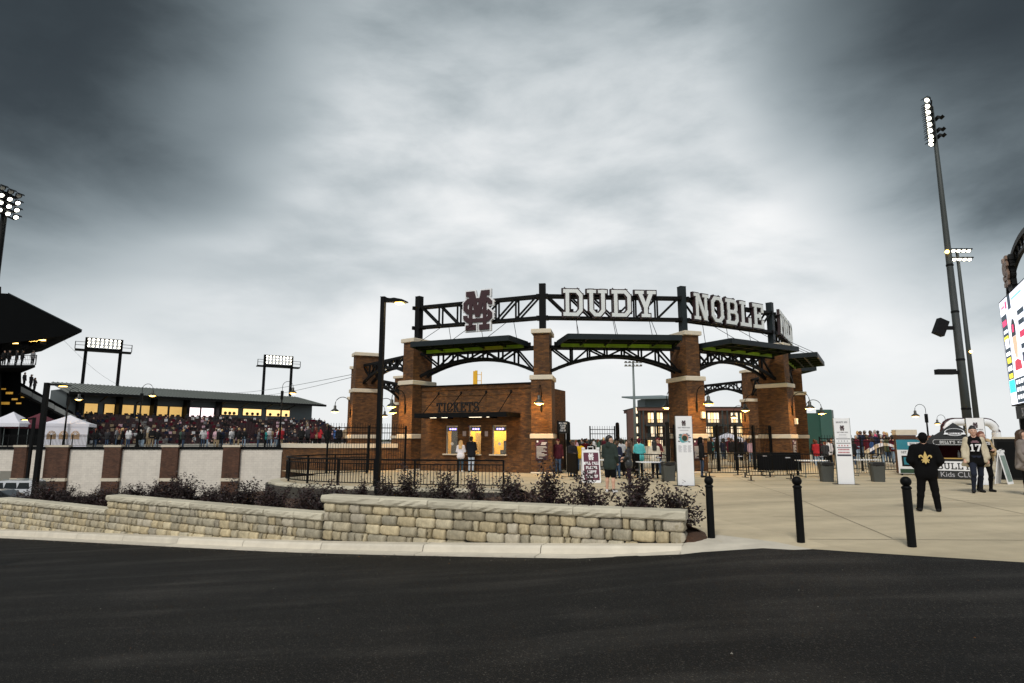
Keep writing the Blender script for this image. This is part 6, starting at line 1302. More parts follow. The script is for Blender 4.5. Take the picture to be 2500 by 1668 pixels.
def flood_lamp(t, x, y, z, lit, s=1., yaw=0.):
    h_ = MB(); c, sn = math.cos(yaw), math.sin(yaw)
    o = MB().lathe([(.05 * s, .34 * s), (.2 * s, .3 * s), (.3 * s, .05 * s), (.31 * s, 0)][::-1], (0, 0, 0), 10).build('flood_lamp', STEEL, t, smooth_=True); o.location = (x, y, z); o.rotation_euler = (R(-48), 0, yaw)
    MB().lathe([(.001, -.02 * s), (.215 * s, -.015 * s)][::-1], (0, 0, 0), 10).build('lens', LITW if lit else PANEL, o); MB().b2(-.34 * s, -.2 * s, -.03 * s, .34 * s, .34 * s, -.0 * s) if False else None
    MB().plate([(-.3 * s, -.3 * s), (.3 * s, -.3 * s), (.36 * s, .02 * s), (-.36 * s, .02 * s)], -.32 * s, -.30 * s).build('visor', STEEL, o)
    return o
# the tall pole at the right
Y = 50.; px_ = xat(2366, Y, 2); t = thing('floodlight_mast', 'tall floodlight mast with a lit lamp cluster at the top right', 'mast', (px_, Y, 0)); Hm = at(2275, 262, Y).z
MB().tube([(0, 0, 0), (0, 0, Hm * .35), (0, 0, Hm * .7), (0, 0, Hm)], [.36, .29, .21, .14], 14).build('pole', M('mast_steel', (.035, .042, .042), .6, .2, .25, 1.2), t, smooth_=True)
ca_, sa_ = math.cos(R(56)), math.sin(R(56))
for i in range(7):
    z_ = Hm - 3.2 + .56 * i; MB().bar((-1.0 * ca_, -1.0 * sa_, z_), (1.0 * ca_, 1.0 * sa_, z_), .1, .1).build('crossarm', STEEL, t)
    for q in (-.85, .0, .85):
        if i == 6 and q == 0: continue
        flood_lamp(t, -.38 + q * ca_, q * sa_, z_ + .1, True, .92, R(-78))
    if i in (1, 2, 4): flood_lamp(t, .5 + .3 * ca_, .3 * sa_, z_, False, .9, R(80))
for zz, nm, lab in ((10.6, 'speaker_box', ''), (6.9, 'spot_bank', '')):
    MB().box((-1.35, 0, zz + .2), (1.5 if nm == 'spot_bank' else .8, .5, .42 if nm == 'spot_bank' else 1.35), 0, 0, R(25) if nm == 'speaker_box' else 0).build(nm, STEEL, t); MB().b2(-.9, -.1, zz, -.3, .1, zz + .3).build('bracket', STEEL, t)
MB().ball((-.33, -.33, Hm * .565), .16, 8).build('beacon', WARM, t)
for zz in (4, 8, 12, 16): MB().lathe([(.35 - zz * .006, zz), (.38 - zz * .006, zz + .05), (.38 - zz * .006, zz + .15), (.35 - zz * .006, zz + .2)], (0, 0, 0), 14).build('clamp', STEEL, t)
Y = 88.; t = thing('floodlight_mast', 'slimmer lit floodlight mast behind the tall one', 'mast', (xat(2389, Y, 2), Y, 0)); Hm = at(2340, 612, Y).z; MB().tube([(0, 0, 0), (0, 0, Hm)], [.4, .2], 10).build('pole', MATS['mast_steel'], t, smooth_=True)
for i in range(2):
    MB().b2(-1.7, -.1, Hm - 1.6 + 1.3 * i, 1.7, .1, Hm - 1.5 + 1.3 * i).build('crossarm', STEEL, t)
    for j in range(5): flood_lamp(t, -1.5 + .75 * j, -.3, Hm - 1.45 + 1.3 * i, True, 1.25, R(-20))
MB().ball((0, -.4, Hm * .48), .2, 8).build('beacon', WARM, t)
Y = 58.; p = at(14, 470, Y); t = thing('floodlight_mast', 'floodlight mast cut by the left edge', 'mast', (xat(-38, Y, 9), Y, -3.4)); Hm = p.z + 3.4; MB().tube([(0, 0, 0), (0, 0, Hm)], [.5, .24], 10).build('pole', STEEL, t, smooth_=True)
for i in range(4):
    MB().b2(-.1, -1.3, Hm - 2.4 + .75 * i, .1, 1.3, Hm - 2.3 + .75 * i).build('crossarm', STEEL, t)
    for j in range(3): flood_lamp(t, .45, -1.1 + 1.0 * j, Hm - 2.25 + .75 * i, i < 3, 1.0, R(72))
Y = 90.; t = thing('light_mast', 'thin pale light mast seen through the open gate', 'mast', (xat(1551, Y, 2), Y, -1)); Hm = at(1551, 885, Y).z + 1; MB().tube([(0, 0, 0), (0, 0, Hm)], [.26, .13], 8).build('pole', GALV, t, smooth_=True)
for z_ in (0, -.5):
    MB().b2(-1.3, -.05, Hm - .1 + z_, 1.3, .05, Hm + z_).build('crossarm', GALV, t)
    for j in range(5): flood_lamp(t, -1.1 + .55 * j, -.15, Hm + z_, False, .55, 0)
t = thing('foul_pole', 'yellow foul pole with a mesh wing above the ticket office roof', 'pole', (xat(1162, 100, 8), 100, 0)); z1_ = at(1162, 905, 100).z; YLW = M('pole_yellow', (.72, .40, .02), .5, 0, .1, 2); MB().tube([(0, 0, 0), (0, 0, z1_)], .22, 8).build('pole', YLW, t); MB().bar((.85, 0, 5), (.85, 0, z1_ - .2), .1).build('wing_edge', YLW, t)
for k in range(8): MB().bar((.2, 0, 5 + k), (.85, 0, 5 + k), .08).build('wing_bar', YLW, t)
MB().b2(-.5, -.06, 5, -.2, .06, z1_ - .1).build('wing_plate', YLW, t)
# ------------------------------------------------------------------ video board
SBL = at(2440, 745, 48).xy; ang = R(240.6); t = thing('video_board', 'lit video scoreboard seen obliquely at the right edge', 'scoreboard', (*SBL, 0), ang); LB, Z0, Z1 = 15., 4.3, 12.35
MB().b2(-.15, 0, Z0 - .1, LB, .8, Z1 + .1).build('cabinet', BLACK, t)
def scr(nm, x0_, x1_, z0_, z1_, rgb, e, k=1): MB().b2(x0_, -.006 * k, z0_, x1_, .0 if k == 1 else -.006 * (k - 1) - .0005, z1_).build(nm, M('screen_%02d%02d%02d_%d' % (*[int(c * 99) for c in rgb], int(e * 10)), rgb, .5, 0, 0, emit=e), t)
WS, DB, YE, RE, CY_ = (.95, .97, 1), (.012, .035, .06), (.9, .75, .03), (.75, .03, .12), (.02, .55, .85)
scr('screen', 0, LB - .1, Z0, Z1, (.85, .88, 1), 1.0); scr('side_column', .1, 2.1, 6.2, 11.2, DB, .6, 2)
for i, (c, h_) in enumerate(((RE, .6), (WS, .35), (YE, .5), (WS, 1.0), (WS, .4), (YE, .6), (WS, .5), (YE, .5))): scr('side_item', .4 + .1 * (i % 2), 1.8, 10.35 - .58 * i, 10.35 - .58 * i + h_ * .7, c, 1.2, 3)
scr('top_logo', 1.9, 2.5, 11.55, 12.1, RE, 1.2, 2); scr('top_block', 2.9, 3.9, 11.3, Z1, DB, .6, 2); scr('top_text', 4.2, 7.5, 11.8, 11.95, (.2, .5, .6), .8, 2); scr('top_text', .5, 1.7, 11.7, 11.9, (.5, .2, .3), .9, 2)
pm_ = [('portrait_cap', [(3.0, 9.2), (4.4, 9.2), (4.5, 9.9), (4.2, 10.4), (3.6, 10.5), (3.1, 10.0)], (.01, .012, .02), .5), ('portrait_face', [(3.1, 9.18), (4.4, 9.18), (4.45, 8.3), (4.1, 7.6), (3.7, 7.5), (3.2, 8.1)], (.75, .38, .25), .9), ('portrait_collar', [(3.0, 7.4), (3.9, 7.5), (4.9, 7.3), (5.1, 6.7), (2.8, 6.7)], (.5, .03, .06), .8), ('portrait_shirt', [(2.7, 6.25), (5.4, 6.25), (5.1, 6.68), (2.8, 6.68)], WS, 1.1)]
for nm, q, c, e_ in pm_:
    ar = sum(q[i][0] * q[(i + 1) % len(q)][1] - q[(i + 1) % len(q)][0] * q[i][1] for i in range(len(q))); q = q if ar > 0 else q[::-1]; MB().plate(q, -.012, -.0065).build(nm, M('screen_' + nm, c, .5, 0, 0, emit=e_), t)
scr('portrait_logo', 3.5, 3.95, 9.5, 10.05, RE, 1.2, 4)
for i, (z_, c) in enumerate(((10.6, DB), (9.9, DB), (9.0, RE), (8.2, DB), (7.6, DB))): scr('player_text', 5.6, 7.6 - .2 * (i % 2), z_ - .2, z_ + .15 + .1 * (i == 2), c, .5, 3)
for r_ in range(2):
    for c in range(6): scr('stat_box', 5.6 + .75 * c, 6.1 + .75 * c, 7.1 - .7 * r_, 7.5 - .7 * r_, (.45, .05, .1) if c % 2 else (.1, .1, .15), .8, 4)
scr('line_score', 2.2, LB - .2, Z0 + .05, 6.15, DB, .6, 2); scr('sponsor_block', .1, 2.1, 5.2, 6.15, CY_, 1.2, 2); scr('sponsor_block', .1, 2.1, Z0 + .05, 5.1, WS, 1.1, 2); scr('opponent_panel', 8.2, 10.6, 10.2, 11.2, DB, .5, 3); scr('opponent_panel', 8.2, 10.6, 9.4, 10.1, YE, 1.1, 3)
for r_ in range(3):
    for c in range(9): scr('score_digit', 2.6 + .8 * c, 3.1 + .8 * c, 5.7 - .55 * r_, 6.0 - .55 * r_, WS, 1.2, 3)
for x_ in (.2, 4.5, 9, 14): MB().b2(x_ - .2, .3, 0, x_ + .2, .75, Z0 - .1).build('leg', STEEL, t)
for i in range(3):
    x_ = .2 + 4.5 * i; MB().bar((x_, .5, .2), (x_ + 4.4, .5, Z0 - .2), .16).build('brace', STEEL, t); MB().bar((x_ + 4.4, .5, .2), (x_, .5, Z0 - .2), .16).build('brace', STEEL, t)
MB().b2(.5, .1, 3.2, LB, .25, Z0 - .15).build('name_band', BLACK, t); a = MB(); word(a, 'NIZE FO', 4.6, 3.35, .6, .085, .01, 0, .15, 1.2); a.build('name_lettering', GRYP, t)
ar_ = MB(); n = 20
for q in range(n):
    a0_, a1_ = math.pi * q / n, math.pi * (q + 1) / n; f = lambda a: (8.6 - 6.9 * math.cos(a), .4, Z1 + .1 + 3.2 * math.sin(a)); ar_.bar(f(a0_), f(a1_), .35, .35); g = lambda a: (8.6 - 6.0 * math.cos(a), .4, Z1 + .1 + 2.3 * math.sin(a)); ar_.bar(g(a0_), g(a1_), .22, .22)
    if 0 < q: MB().bar(f(a0_), g(a0_), .14).build('arch_strut', STEEL, t)
ar_.build('arch_top', STEEL, t)
t2 = thing('monogram_sculpture', 'bronze-coloured monogram on top of the video scoreboard', 'sign', (*(SBL + Vector((math.cos(ang), math.sin(ang))) * 5.0), Z1 + .1), ang); a = MB(); lay(a, LP, 0, .3, 1.7, -.3, .12); a.build('monogram', M('bronze', (.22, .14, .10), .5, .2, .1, 3), t2); a = MB(); lay(a, LP, 0, .3, 1.7, -.1, .3, .06); a.build('casing', BLACK, t2); MB().b2(-.6, -.1, 0, .6, .6, .3).build('plinth', BLACK, t2)
# green outfield wall
t = thing('outfield_wall', 'tall dark green outfield wall behind the gateway', 'wall', (35.2, 70, 0), R(6)); MB().b2(-3.2, 0, -1, -.42, .5, 4.55).build('wall_face', M('field_green', (.012, .06, .042), .6, 0, .15, 1), t); MB().b2(-.42, -.1, -1, 1.0, .6, 4.95).build('end_pier', M('field_green_end', (.03, .085, .07), .6, 0, .15, 1), t); MB().b2(1.003, -.05, -1, 1.25, .6, 4.9).build('end_trim', GALV, t)
# ================================================================== apartment block behind the gateway
YA = 140.; bx0, bx1 = xat(1562, YA, 3), xat(1845, YA, 3)
ap = thing('apartment_block', 'brick apartment block with lit windows and dark balconies beyond the gate', 'building', ((bx0 + bx1) / 2, YA, -4)); BRA = M('far_brick', (.085, .042, .026), .9, 0, .2, .6); FASC = M('far_fascia', (.14, .06, .045), .8, 0, .1, .5); DKM = M('far_dark_metal', (.022, .028, .028), .7, 0, .2, 1); SID = M('far_siding', (.14, .18, .19), .7, 0, .1, 1)
ztop = at(1700, 1003, YA).z; MB().b2(bx0, YA, -4, bx1, YA + 16, ztop).build('wall', BRA, ap, True); MB().b2(bx0 - .5, YA - .8, ztop, bx1 + .5, YA + 16.5, ztop + .7).build('roof_edge', FASC, ap, True); MB().b2(bx0 - .7, YA - 1.0, ztop + .7, bx1 + .7, YA + 16.7, ztop + .85).build('roof', DKM, ap, True)
xp0, xp1 = xat(1576, YA + 3, 8), xat(1640, YA + 3, 8); zp = at(1600, 972, YA + 3).z; MB().b2(xp0, YA + 3, ztop + .85, xp1, YA + 12, zp).build('penthouse', SID, ap, True)
xe0, xe1 = xat(1543, YA + 1, 9), xat(1650, YA + 1, 9); z_ = at(1545, 972, YA).z
MB().add([(xe0, YA - 1, z_), (xe1, YA - 1, z_ + .2), (xe1, YA + 14, z_ + 1.6), (xe0, YA + 14, z_ + 1.3), (xe0, YA - 1, z_ - .35), (xe1, YA - 1, z_ - .15), (xe1, YA + 14, z_ + 1.25), (xe0, YA + 14, z_ + .95)], [(0, 1, 2, 3), (7, 6, 5, 4), (4, 5, 1, 0), (6, 7, 3, 2), (7, 4, 0, 3), (5, 6, 2, 1)]).build('penthouse_roof', SID, ap, True)
for vv, zc_ in ((1020, 0), (1054, 0), (1085, 0), (1116, 0)):
    zz = at(1700, vv, YA).z
    for u0, u1, np_ in ((1581, 1618, 5), (1630, 1660, 4), (1713, 1755, 6), (1784, 1812, 5), (1818, 1840, 3)):
        x0_, x1_ = xat(u0, YA, zz), xat(u1, YA, zz); w_ = MB().b2(x0_, YA - .12, zz - 1.25, x1_, YA - .02, zz + 1.25).build('window', DKM, ap, True)
        for k in range(np_):
            if (k * 7 + u0 + vv) % 5 == 0: continue
            a_, b_ = x0_ + (x1_ - x0_) * (k + .1) / np_, x0_ + (x1_ - x0_) * (k + .9) / np_; MB().b2(a_, YA - .16, zz - 1.1, b_, YA - .125, zz + 1.1).build('pane', WARMP if (k + u0) % 3 else WARMW, w_, True)
    for u0, u1 in ((1572, 1665), (1706, 1766), (1778, 1845)):
        x0_, x1_ = xat(u0, YA, zz), xat(u1, YA, zz); b = MB().b2(x0_, YA - 2.2, zz - 1.9, x1_, YA - .2, zz - 1.6).build('balcony', DKM, ap, True); rl = MB(); rl.b2(x0_, YA - 2.2, zz - .55, x1_, YA - 2.1, zz - .45)
        for k in range(int((x1_ - x0_) / .28)): rl.b2(x0_ + .28 * k, YA - 2.18, zz - 1.6, x0_ + .28 * k + .09, YA - 2.12, zz - .5)
        rl.build('balcony_railing', DKM, b, True)
for u in (1572, 1600, 1665, 1706, 1766, 1778): x0_ = xat(u, YA - 2, 3); MB().b2(x0_ - .15, YA - 2.1, -4, x0_ + .15, YA - 1.8, ztop).build('column', DKM, ap, True)
xt0, xt1 = xat(1547, YA - 1, 3), xat(1566, YA - 1, 3); MB().b2(xt0, YA - .6, -4, xt0 + .35, YA + 6, ztop + .4).build('stair_tower_wall', FASC, ap, True); MB().b2(xt1 - .3, YA - .6, -4, xt1, YA + 6, ztop + .2).build('stair_tower_wall', DKM, ap, True)
for k in range(5):
    zz = -2.0 + 2.2 * k; MB().b2(xt0 + .35, YA - .3, zz, xt1 - .3, YA + 5, zz + .3).build('stair_landing', DKM, ap, True); MB().b2(xt0 + .8, YA + .2, zz + .5, xt1 - .5, YA + .3, zz + 1.9).build('stair_window', WARMP, ap, True)
# awning seen inside the gateway
t = popup('white and maroon tent inside the gateway behind the fence', xat(1778, 60, 1), 60, -.6, 3.6, 2.0, 2.9, .3, TWHT, R(10))
# ================================================================== ball park stands at the left
PBX = Vector((-68., 94.)); pang = math.atan2(36, 26.5); PLN = 45.2
SIDG = M('press_siding', (.085, .105, .115), .7, 0, .15, .5); ROOFM = M('metal_roof', (.22, .24, .23), .5, .2, .12, .3)
pb = thing('press_box', 'long grey press box with lit windows under a ribbed metal roof', 'building', (*PBX, 0), pang)
MB().b2(0, 0, 0, PLN - 1.2, 7, 9.3).build('wall', SIDG, pb); r0 = [(-.8, -3.2, 8.6), (PLN, -3.2, 8.6), (PLN - 1.6, 4.6, 10.45), (-.8, 4.6, 10.45)]
MB().add(r0 + [(x, y, z - .3) for x, y, z in r0], [(0, 1, 2, 3), (7, 6, 5, 4), (4, 5, 1, 0), (5, 6, 2, 1), (6, 7, 3, 2), (7, 4, 0, 3)]).build('roof', ROOFM, pb); mb = MB()
for k in range(74):
    f = k / 74; x0_, x1_ = -.6 + (PLN + .4) * f, -.6 + (PLN - 1.3) * f; mb.bar((x0_, -3.2, 8.63), (x1_, 4.6, 10.48), .07, .12)
mb.build('roof_seams', M('roof_seam', (.10, .11, .10), .5, .2, .1, 1), pb)['kind'] = 'stuff'
MB().b2(-.8, -3.25, 8.2, PLN - .1, -3.1, 8.62).build('eave_beam', STEEL, pb)
dx_ = Vector((math.cos(pang), math.sin(pang)))
def lx(u):      # distance along the press box front of the spot seen at u
    a, b, c = ray(u, 1010); m = np.array([[a / b, 0], [1, 0]]); k = a / b
    s = (PBX.x - k * PBX.y) / (k * dx_.y - dx_.x); return s
for i, (u0, u1, kind) in enumerate(((202, 238, 1), (251, 279, 1), (289, 326, 1), (330, 365, 1), (373, 409, 1), (411, 444, 1), (453, 488, 2), (489, 522, 2), (537, 581, 0), (591, 638, 0), (648, 707, 0))):
    a_, b_ = lx(u0), lx(u1); z0_, z1_ = (5.95, 7.35) if kind == 0 else (4.9, 7.2); w_ = MB().b2(a_, -.1, z0_, b_, -.004, z1_).build('window', STEEL, pb); MB().b2(a_ + .12, -.14, z0_ + .1, b_ - .12, -.102, z1_ - .1).build('pane', (WARMW, M('window_dim', (.85, .52, .16), .5, 0, .6, .5, emit=.45), M('window_pink', (1, .82, .84), .5, 0, .2, .4, emit=1.0))[kind], w_)
    if kind != 0:
        for k in range(4): MB().b2(a_ + .3 + k * (b_ - a_ - .9) / 3, -.6, z0_ - .2, a_ + .75 + k * (b_ - a_ - .9) / 3, -.3, z0_ + .55 + .3 * ((k + i) % 2)).build('seat_back', BLACK, w_)
    else:
        for k in range(3): MB().ball((a_ + .9 + k * (b_ - a_ - 1.8) / 2, -.2, z0_ + .4), .3, 8).build('seated_silhouette', BLACK, w_)
for u in (186, 283, 368, 448, 527): a_ = lx(u); MB().b2(a_ - .25, -1.6, 2, a_ + .25, -.2, 8.4).build('pier', STEEL, pb)
for u in (240, 330, 450, 530, 585, 645, 700): a_ = lx(u); MB().bar((a_, -.1, 7.4), (a_, -3.0, 8.3), .12).build('bracket', STEEL, pb)
# seating slope with its crowd
sd = thing('seating_stand', 'sloping stand of maroon seats below the press box', 'stand', (*PBX, 0), pang); rowsN = 16
mb = MB()
for r in range(rowsN): y1_ = -2.2 - .95 * r; mb.b2(-6, y1_ - .95, -1, PLN + 1, y1_, 4.7 - .34 * r)
mb.build('terraces', M('terrace', (.20, .19, .18), .9, 0, .2, 1), sd); MB().b2(-6, -2.2, 4.2, PLN, -.2, 4.9).build('walkway', M('terrace2', (.30, .29, .28), .9, 0, .2, 1), sd)
st = MB(); SEATM = M('seat_maroon', (.035, .008, .011), .5, 0, .3, 3)
for r in range(rowsN):
    y1_ = -2.2 - .95 * r; z = 4.7 - .34 * r
    for k in range(84):
        x = -5.5 + .6 * k
        if int((x + 6) / 7.5) != int((x + 6.7) / 7.5): continue
        st.b2(x, y1_ - .35, z, x + .5, y1_ - .25, z + .75)
st.build('seats', SEATM, sd)['kind'] = 'stuff'
cr_ = MB(); rs = random.Random(3); cmats = [cloth(CLR[k]) for k in ('black', 'navy', 'maroon', 'white', 'grey', 'charcoal', 'tan', 'pale pink')] + [SKIN[0], HAIR['brown']]
for r in range(rowsN):
    y1_ = -2.2 - .95 * r; z = 4.7 - .34 * r
    for k in range(84):
        x = -5.5 + .6 * k + .25
        if rs.random() > .36 or int((x + 6) / 7.5) != int((x + 6.7) / 7.5): continue
        c = rs.choice((0, 0, 0, 1, 1, 2, 2, 2, 3, 4, 5, 5, 5, 5, 6, 7)); hh = rs.uniform(.36, .5)
        cr_.add([(x - .2, y1_ - .62, z + .42), (x + .2, y1_ - .62, z + .42), (x + .2, y1_ - .38, z + .42), (x - .2, y1_ - .38, z + .42), (x - .22, y1_ - .58, z + .4 + hh), (x + .22, y1_ - .58, z + .4 + hh), (x + .22, y1_ - .4, z + .4 + hh), (x - .22, y1_ - .4, z + .4 + hh)], [(0, 1, 5, 4), (1, 2, 6, 5), (2, 3, 7, 6), (3, 0, 4, 7), (4, 5, 6, 7)], c); cr_.ball((x, y1_ - .52, z + .56 + hh), .12, 6, rs.choice((8, 9, 9)))
o = cr_.build('seated_crowd', cmats); o.location = (*PBX, 0); o.rotation_euler = (0, 0, pang); tag(o, 'crowd seated in the maroon seats below the press box', 'crowd', kind='stuff')
# light racks on two posts
def rack(label, uL, uR, vtop, vbot, Y, vb):
    a, b = at(uL, vtop, Y), at(uR, vtop, Y + 3); zb = at(uL, vbot, Y).z; t = thing('light_rack', label, 'light rack', (a.x, a.y, 0), math.atan2(b.y - a.y, b.x - a.x), 'stadium light racks on twin posts'); Lr = (b.xy - a.xy).length; h = a.z
    z0_ = at(uL, vb, Y).z - 1
    for x in (.0, Lr): MB().b2(x - .25, .0, z0_, x + .25, .5, h + .2).build('post', STEEL, t)
    for z in (zb, h): MB().b2(-.2, -.1, z - .15, Lr + .2, .1, z + .15).build('rack_beam', STEEL, t)
    MB().b2(-1.6, -.9, zb - .5, Lr + 1.6, .9, zb - .25).build('catwalk', STEEL, t)
    for x in (-1.6, Lr + 1.6): MB().b2(x - .06, -.9, zb - .3, x + .06, -.8, zb + 1.0).build('catwalk_post', STEEL, t)
    for z in (.4, .95): MB().tube([(-1.6, -.85, zb + z), (Lr + 1.6, -.85, zb + z)], .045, 5).build('catwalk_rail', STEEL, t)
    nr = 3
    for r in range(nr):
        z = zb + (h - zb) * (r + .55) / nr; MB().b2(-.1, -.05, z - .05, Lr + .1, .05, z + .05).build('rack_rail', STEEL, t)
        for k in range(8): o = flood_lamp(t, Lr * (k + .5) / 8, -.25, z + .1, True, .95, R(8)); o.rotation_euler = (R(-66), 0, R(8))
    return t
rack('stadium light rack on twin posts above the left of the press box', 213, 298, 826, 850, 106, 940); rack('stadium light rack on twin posts above the right of the press box', 648, 714, 868, 890, 132, 968)
# ------------------------------------------------------------------ the big stand whose roof juts in at the left
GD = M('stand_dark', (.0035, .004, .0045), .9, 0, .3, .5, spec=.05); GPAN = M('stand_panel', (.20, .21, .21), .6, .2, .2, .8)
gs = thing('grandstand', 'dark grandstand with a jutting roof at the left edge', 'building', (-58, 70, 0))
def pl(nm, pts, y0_, y1_, mat):
    q = [(at(u, v, y0_).x, at(u, v, y0_).z) for u, v in pts]; ar = sum(q[i][0] * q[(i + 1) % len(q)][1] - q[(i + 1) % len(q)][0] * q[i][1] for i in range(len(q))); q = q if ar > 0 else q[::-1]; mb_ = MB().plate(q, y0_, y1_); mb_.v = [(x - (y - y0_) * 1.05, y, z) for x, y, z in mb_.v]; return mb_.build(nm, mat, gs, True)
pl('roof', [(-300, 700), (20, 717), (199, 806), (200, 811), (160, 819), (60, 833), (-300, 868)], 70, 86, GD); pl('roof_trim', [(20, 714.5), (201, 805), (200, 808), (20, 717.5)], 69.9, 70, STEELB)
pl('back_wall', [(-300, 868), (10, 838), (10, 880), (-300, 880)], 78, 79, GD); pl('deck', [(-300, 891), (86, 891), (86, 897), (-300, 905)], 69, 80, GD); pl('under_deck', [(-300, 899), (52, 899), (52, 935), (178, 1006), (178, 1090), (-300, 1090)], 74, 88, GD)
for u in (-60, -5): pl('column', [(u, 700), (u + 8, 700), (u + 8, 1090), (u, 1090)], 73, 73.6, STEEL)
for i in range(5): u = 52 + 27 * i; v = 944 + 15 * i; pl('stair_panel', [(u, v), (u + 26, v + 13), (u + 26, v + 26), (u, v + 13)], 72.6, 72.8, GPAN); pl('stair_step', [(u, v + 14), (u + 27, v + 28), (u + 27, v + 31), (u, v + 18)], 72.5, 74, STEEL)
for u, v in ((49, 828), (97, 827), (82, 830), (30, 834)): p = at(u, v + 2, 71); MB().b2(p.x - .5, p.y, p.z - .12, p.x + .5, p.y + .3, p.z).build('roof_lamp', WARM, gs, True)
for u, v in ((75, 842), (92, 838)): p = at(u, v, 71.5); MB().box((p.x, p.y, p.z), (1.3, 1, .6), 0, 0, R(-12)).build('hung_speaker', STEEL, gs, True)
for u, v, k in ((22, 960, 1.), (35, 975, .8), (12, 985, 1.2), (45, 985, .7), (55, 970, .5), (8, 950, .6)): p = at(u, v, 73.8); MB().b2(p.x - .4 * k, p.y, p.z - .12 * k, p.x + .4 * k, p.y + .1, p.z + .14 * k).build('lit_opening', M('window_amber', (.75, .40, .06), .5, 0, .6, 1.5, emit=.22), gs, True)
zd = at(50, 891, 69).z; x0_, x1_ = at(-120, 891, 69).x, at(85, 891, 69).x
picket_fence('balcony_railing', 'black railing on the upper deck of the grandstand', [(x0_, 69.1), ((x0_ + x1_) / 2, 69.1), (x1_, 69.1)], zd, 1.1, .2, [(1.1, .06), (.6, .03), (.1, .05)], post=.07, single=False, cat='railing')
for i, (u, c) in enumerate(((8, 'black'), (20, 'black'), (39, 'charcoal'), (52, 'black'), (78, 'grey'))): extra((0, 1, 4, 3, 0)[i], '%s figure from the left on the upper deck of the grandstand' % ORD[i], (xat(u, 69.8, zd), 69.8, zd), R(60 + 30 * i), 1.76, cloth(CLR[c]), JBLACK, HAIR['black'], 1, 'figures on the upper deck')
for i, (u, v) in enumerate(((60, 925), (76, 930), (85, 938))): p = at(u, v, 72); extra(i, '%s figure on the stairs of the grandstand' % ORD[i], (p.x, 72, p.z - 1.0), R(90), 1.74, cloth(CLR['charcoal']), JBLACK, HAIR['black'], 1, 'figures on the grandstand stairs')
# tents on the deck
t = popup('white tent with arched windows on the deck', xat(166, 62, 2), 62, .9, 4.0, 2.25, 3.15, .3, TWHT, R(25)); GW = M('tent_window', (.45, .30, .18), .4, 0, .5, 3)
wl = MB().b2(-1.95, -1.98, 0, 1.95, -1.95, 1.95).build('side_wall', TWHT, t); MB().b2(-1.98, -1.95, 0, -1.95, 1.95, 1.95).build('side_wall', TWHT, t)
for k in range(3):
    x = -.95 + .95 * k; MB().plate([(x + .36 * math.cos(a), 1.15 + .42 * math.sin(a)) for a in [math.pi * q / 10 for q in range(11)]] + [(x - .36, .75), (x + .36, .75)], -2.0, -1.985).build('arched_window', GW, wl)
    for a in (.6, 1.2, 1.57, 1.95, 2.5): MB().bar((x, -2.003, 1.15), (x + .36 * math.cos(a), -2.003, 1.15 + .42 * math.sin(a)), .03).build('glazing_bar', TWHT, wl)
popup('maroon tent between the two white tents', xat(92, 66, 2), 66, .9, 4.2, 2.2, 3.5, .35, TMAR, R(10)); popup('open white tent at the left edge of the deck', xat(26, 64, 2), 64, .9, 3.4, 2.35, 3.55, .35, TWHT, R(8))
# cables across the sky
for a_, b_, lab in ((at(150, 825, 74), at(310, 950, 104), 'thin cable hanging from the grandstand roof'), (at(480, 955, 110), at(872, 912, 42), 'upper thin cable running to the leftmost pier'), (at(560, 962, 110), at(872, 918, 42), 'lower thin cable running to the leftmost pier')):
    n = 12; pts = [a_.lerp(b_, k / n) - Vector((0, 0, .8 * math.sin(math.pi * k / n))) for k in range(n + 1)]; o = MB().tube(pts, .018, 4).build('cable', GALV); tag(o, lab, 'cable', 'cables across the sky')
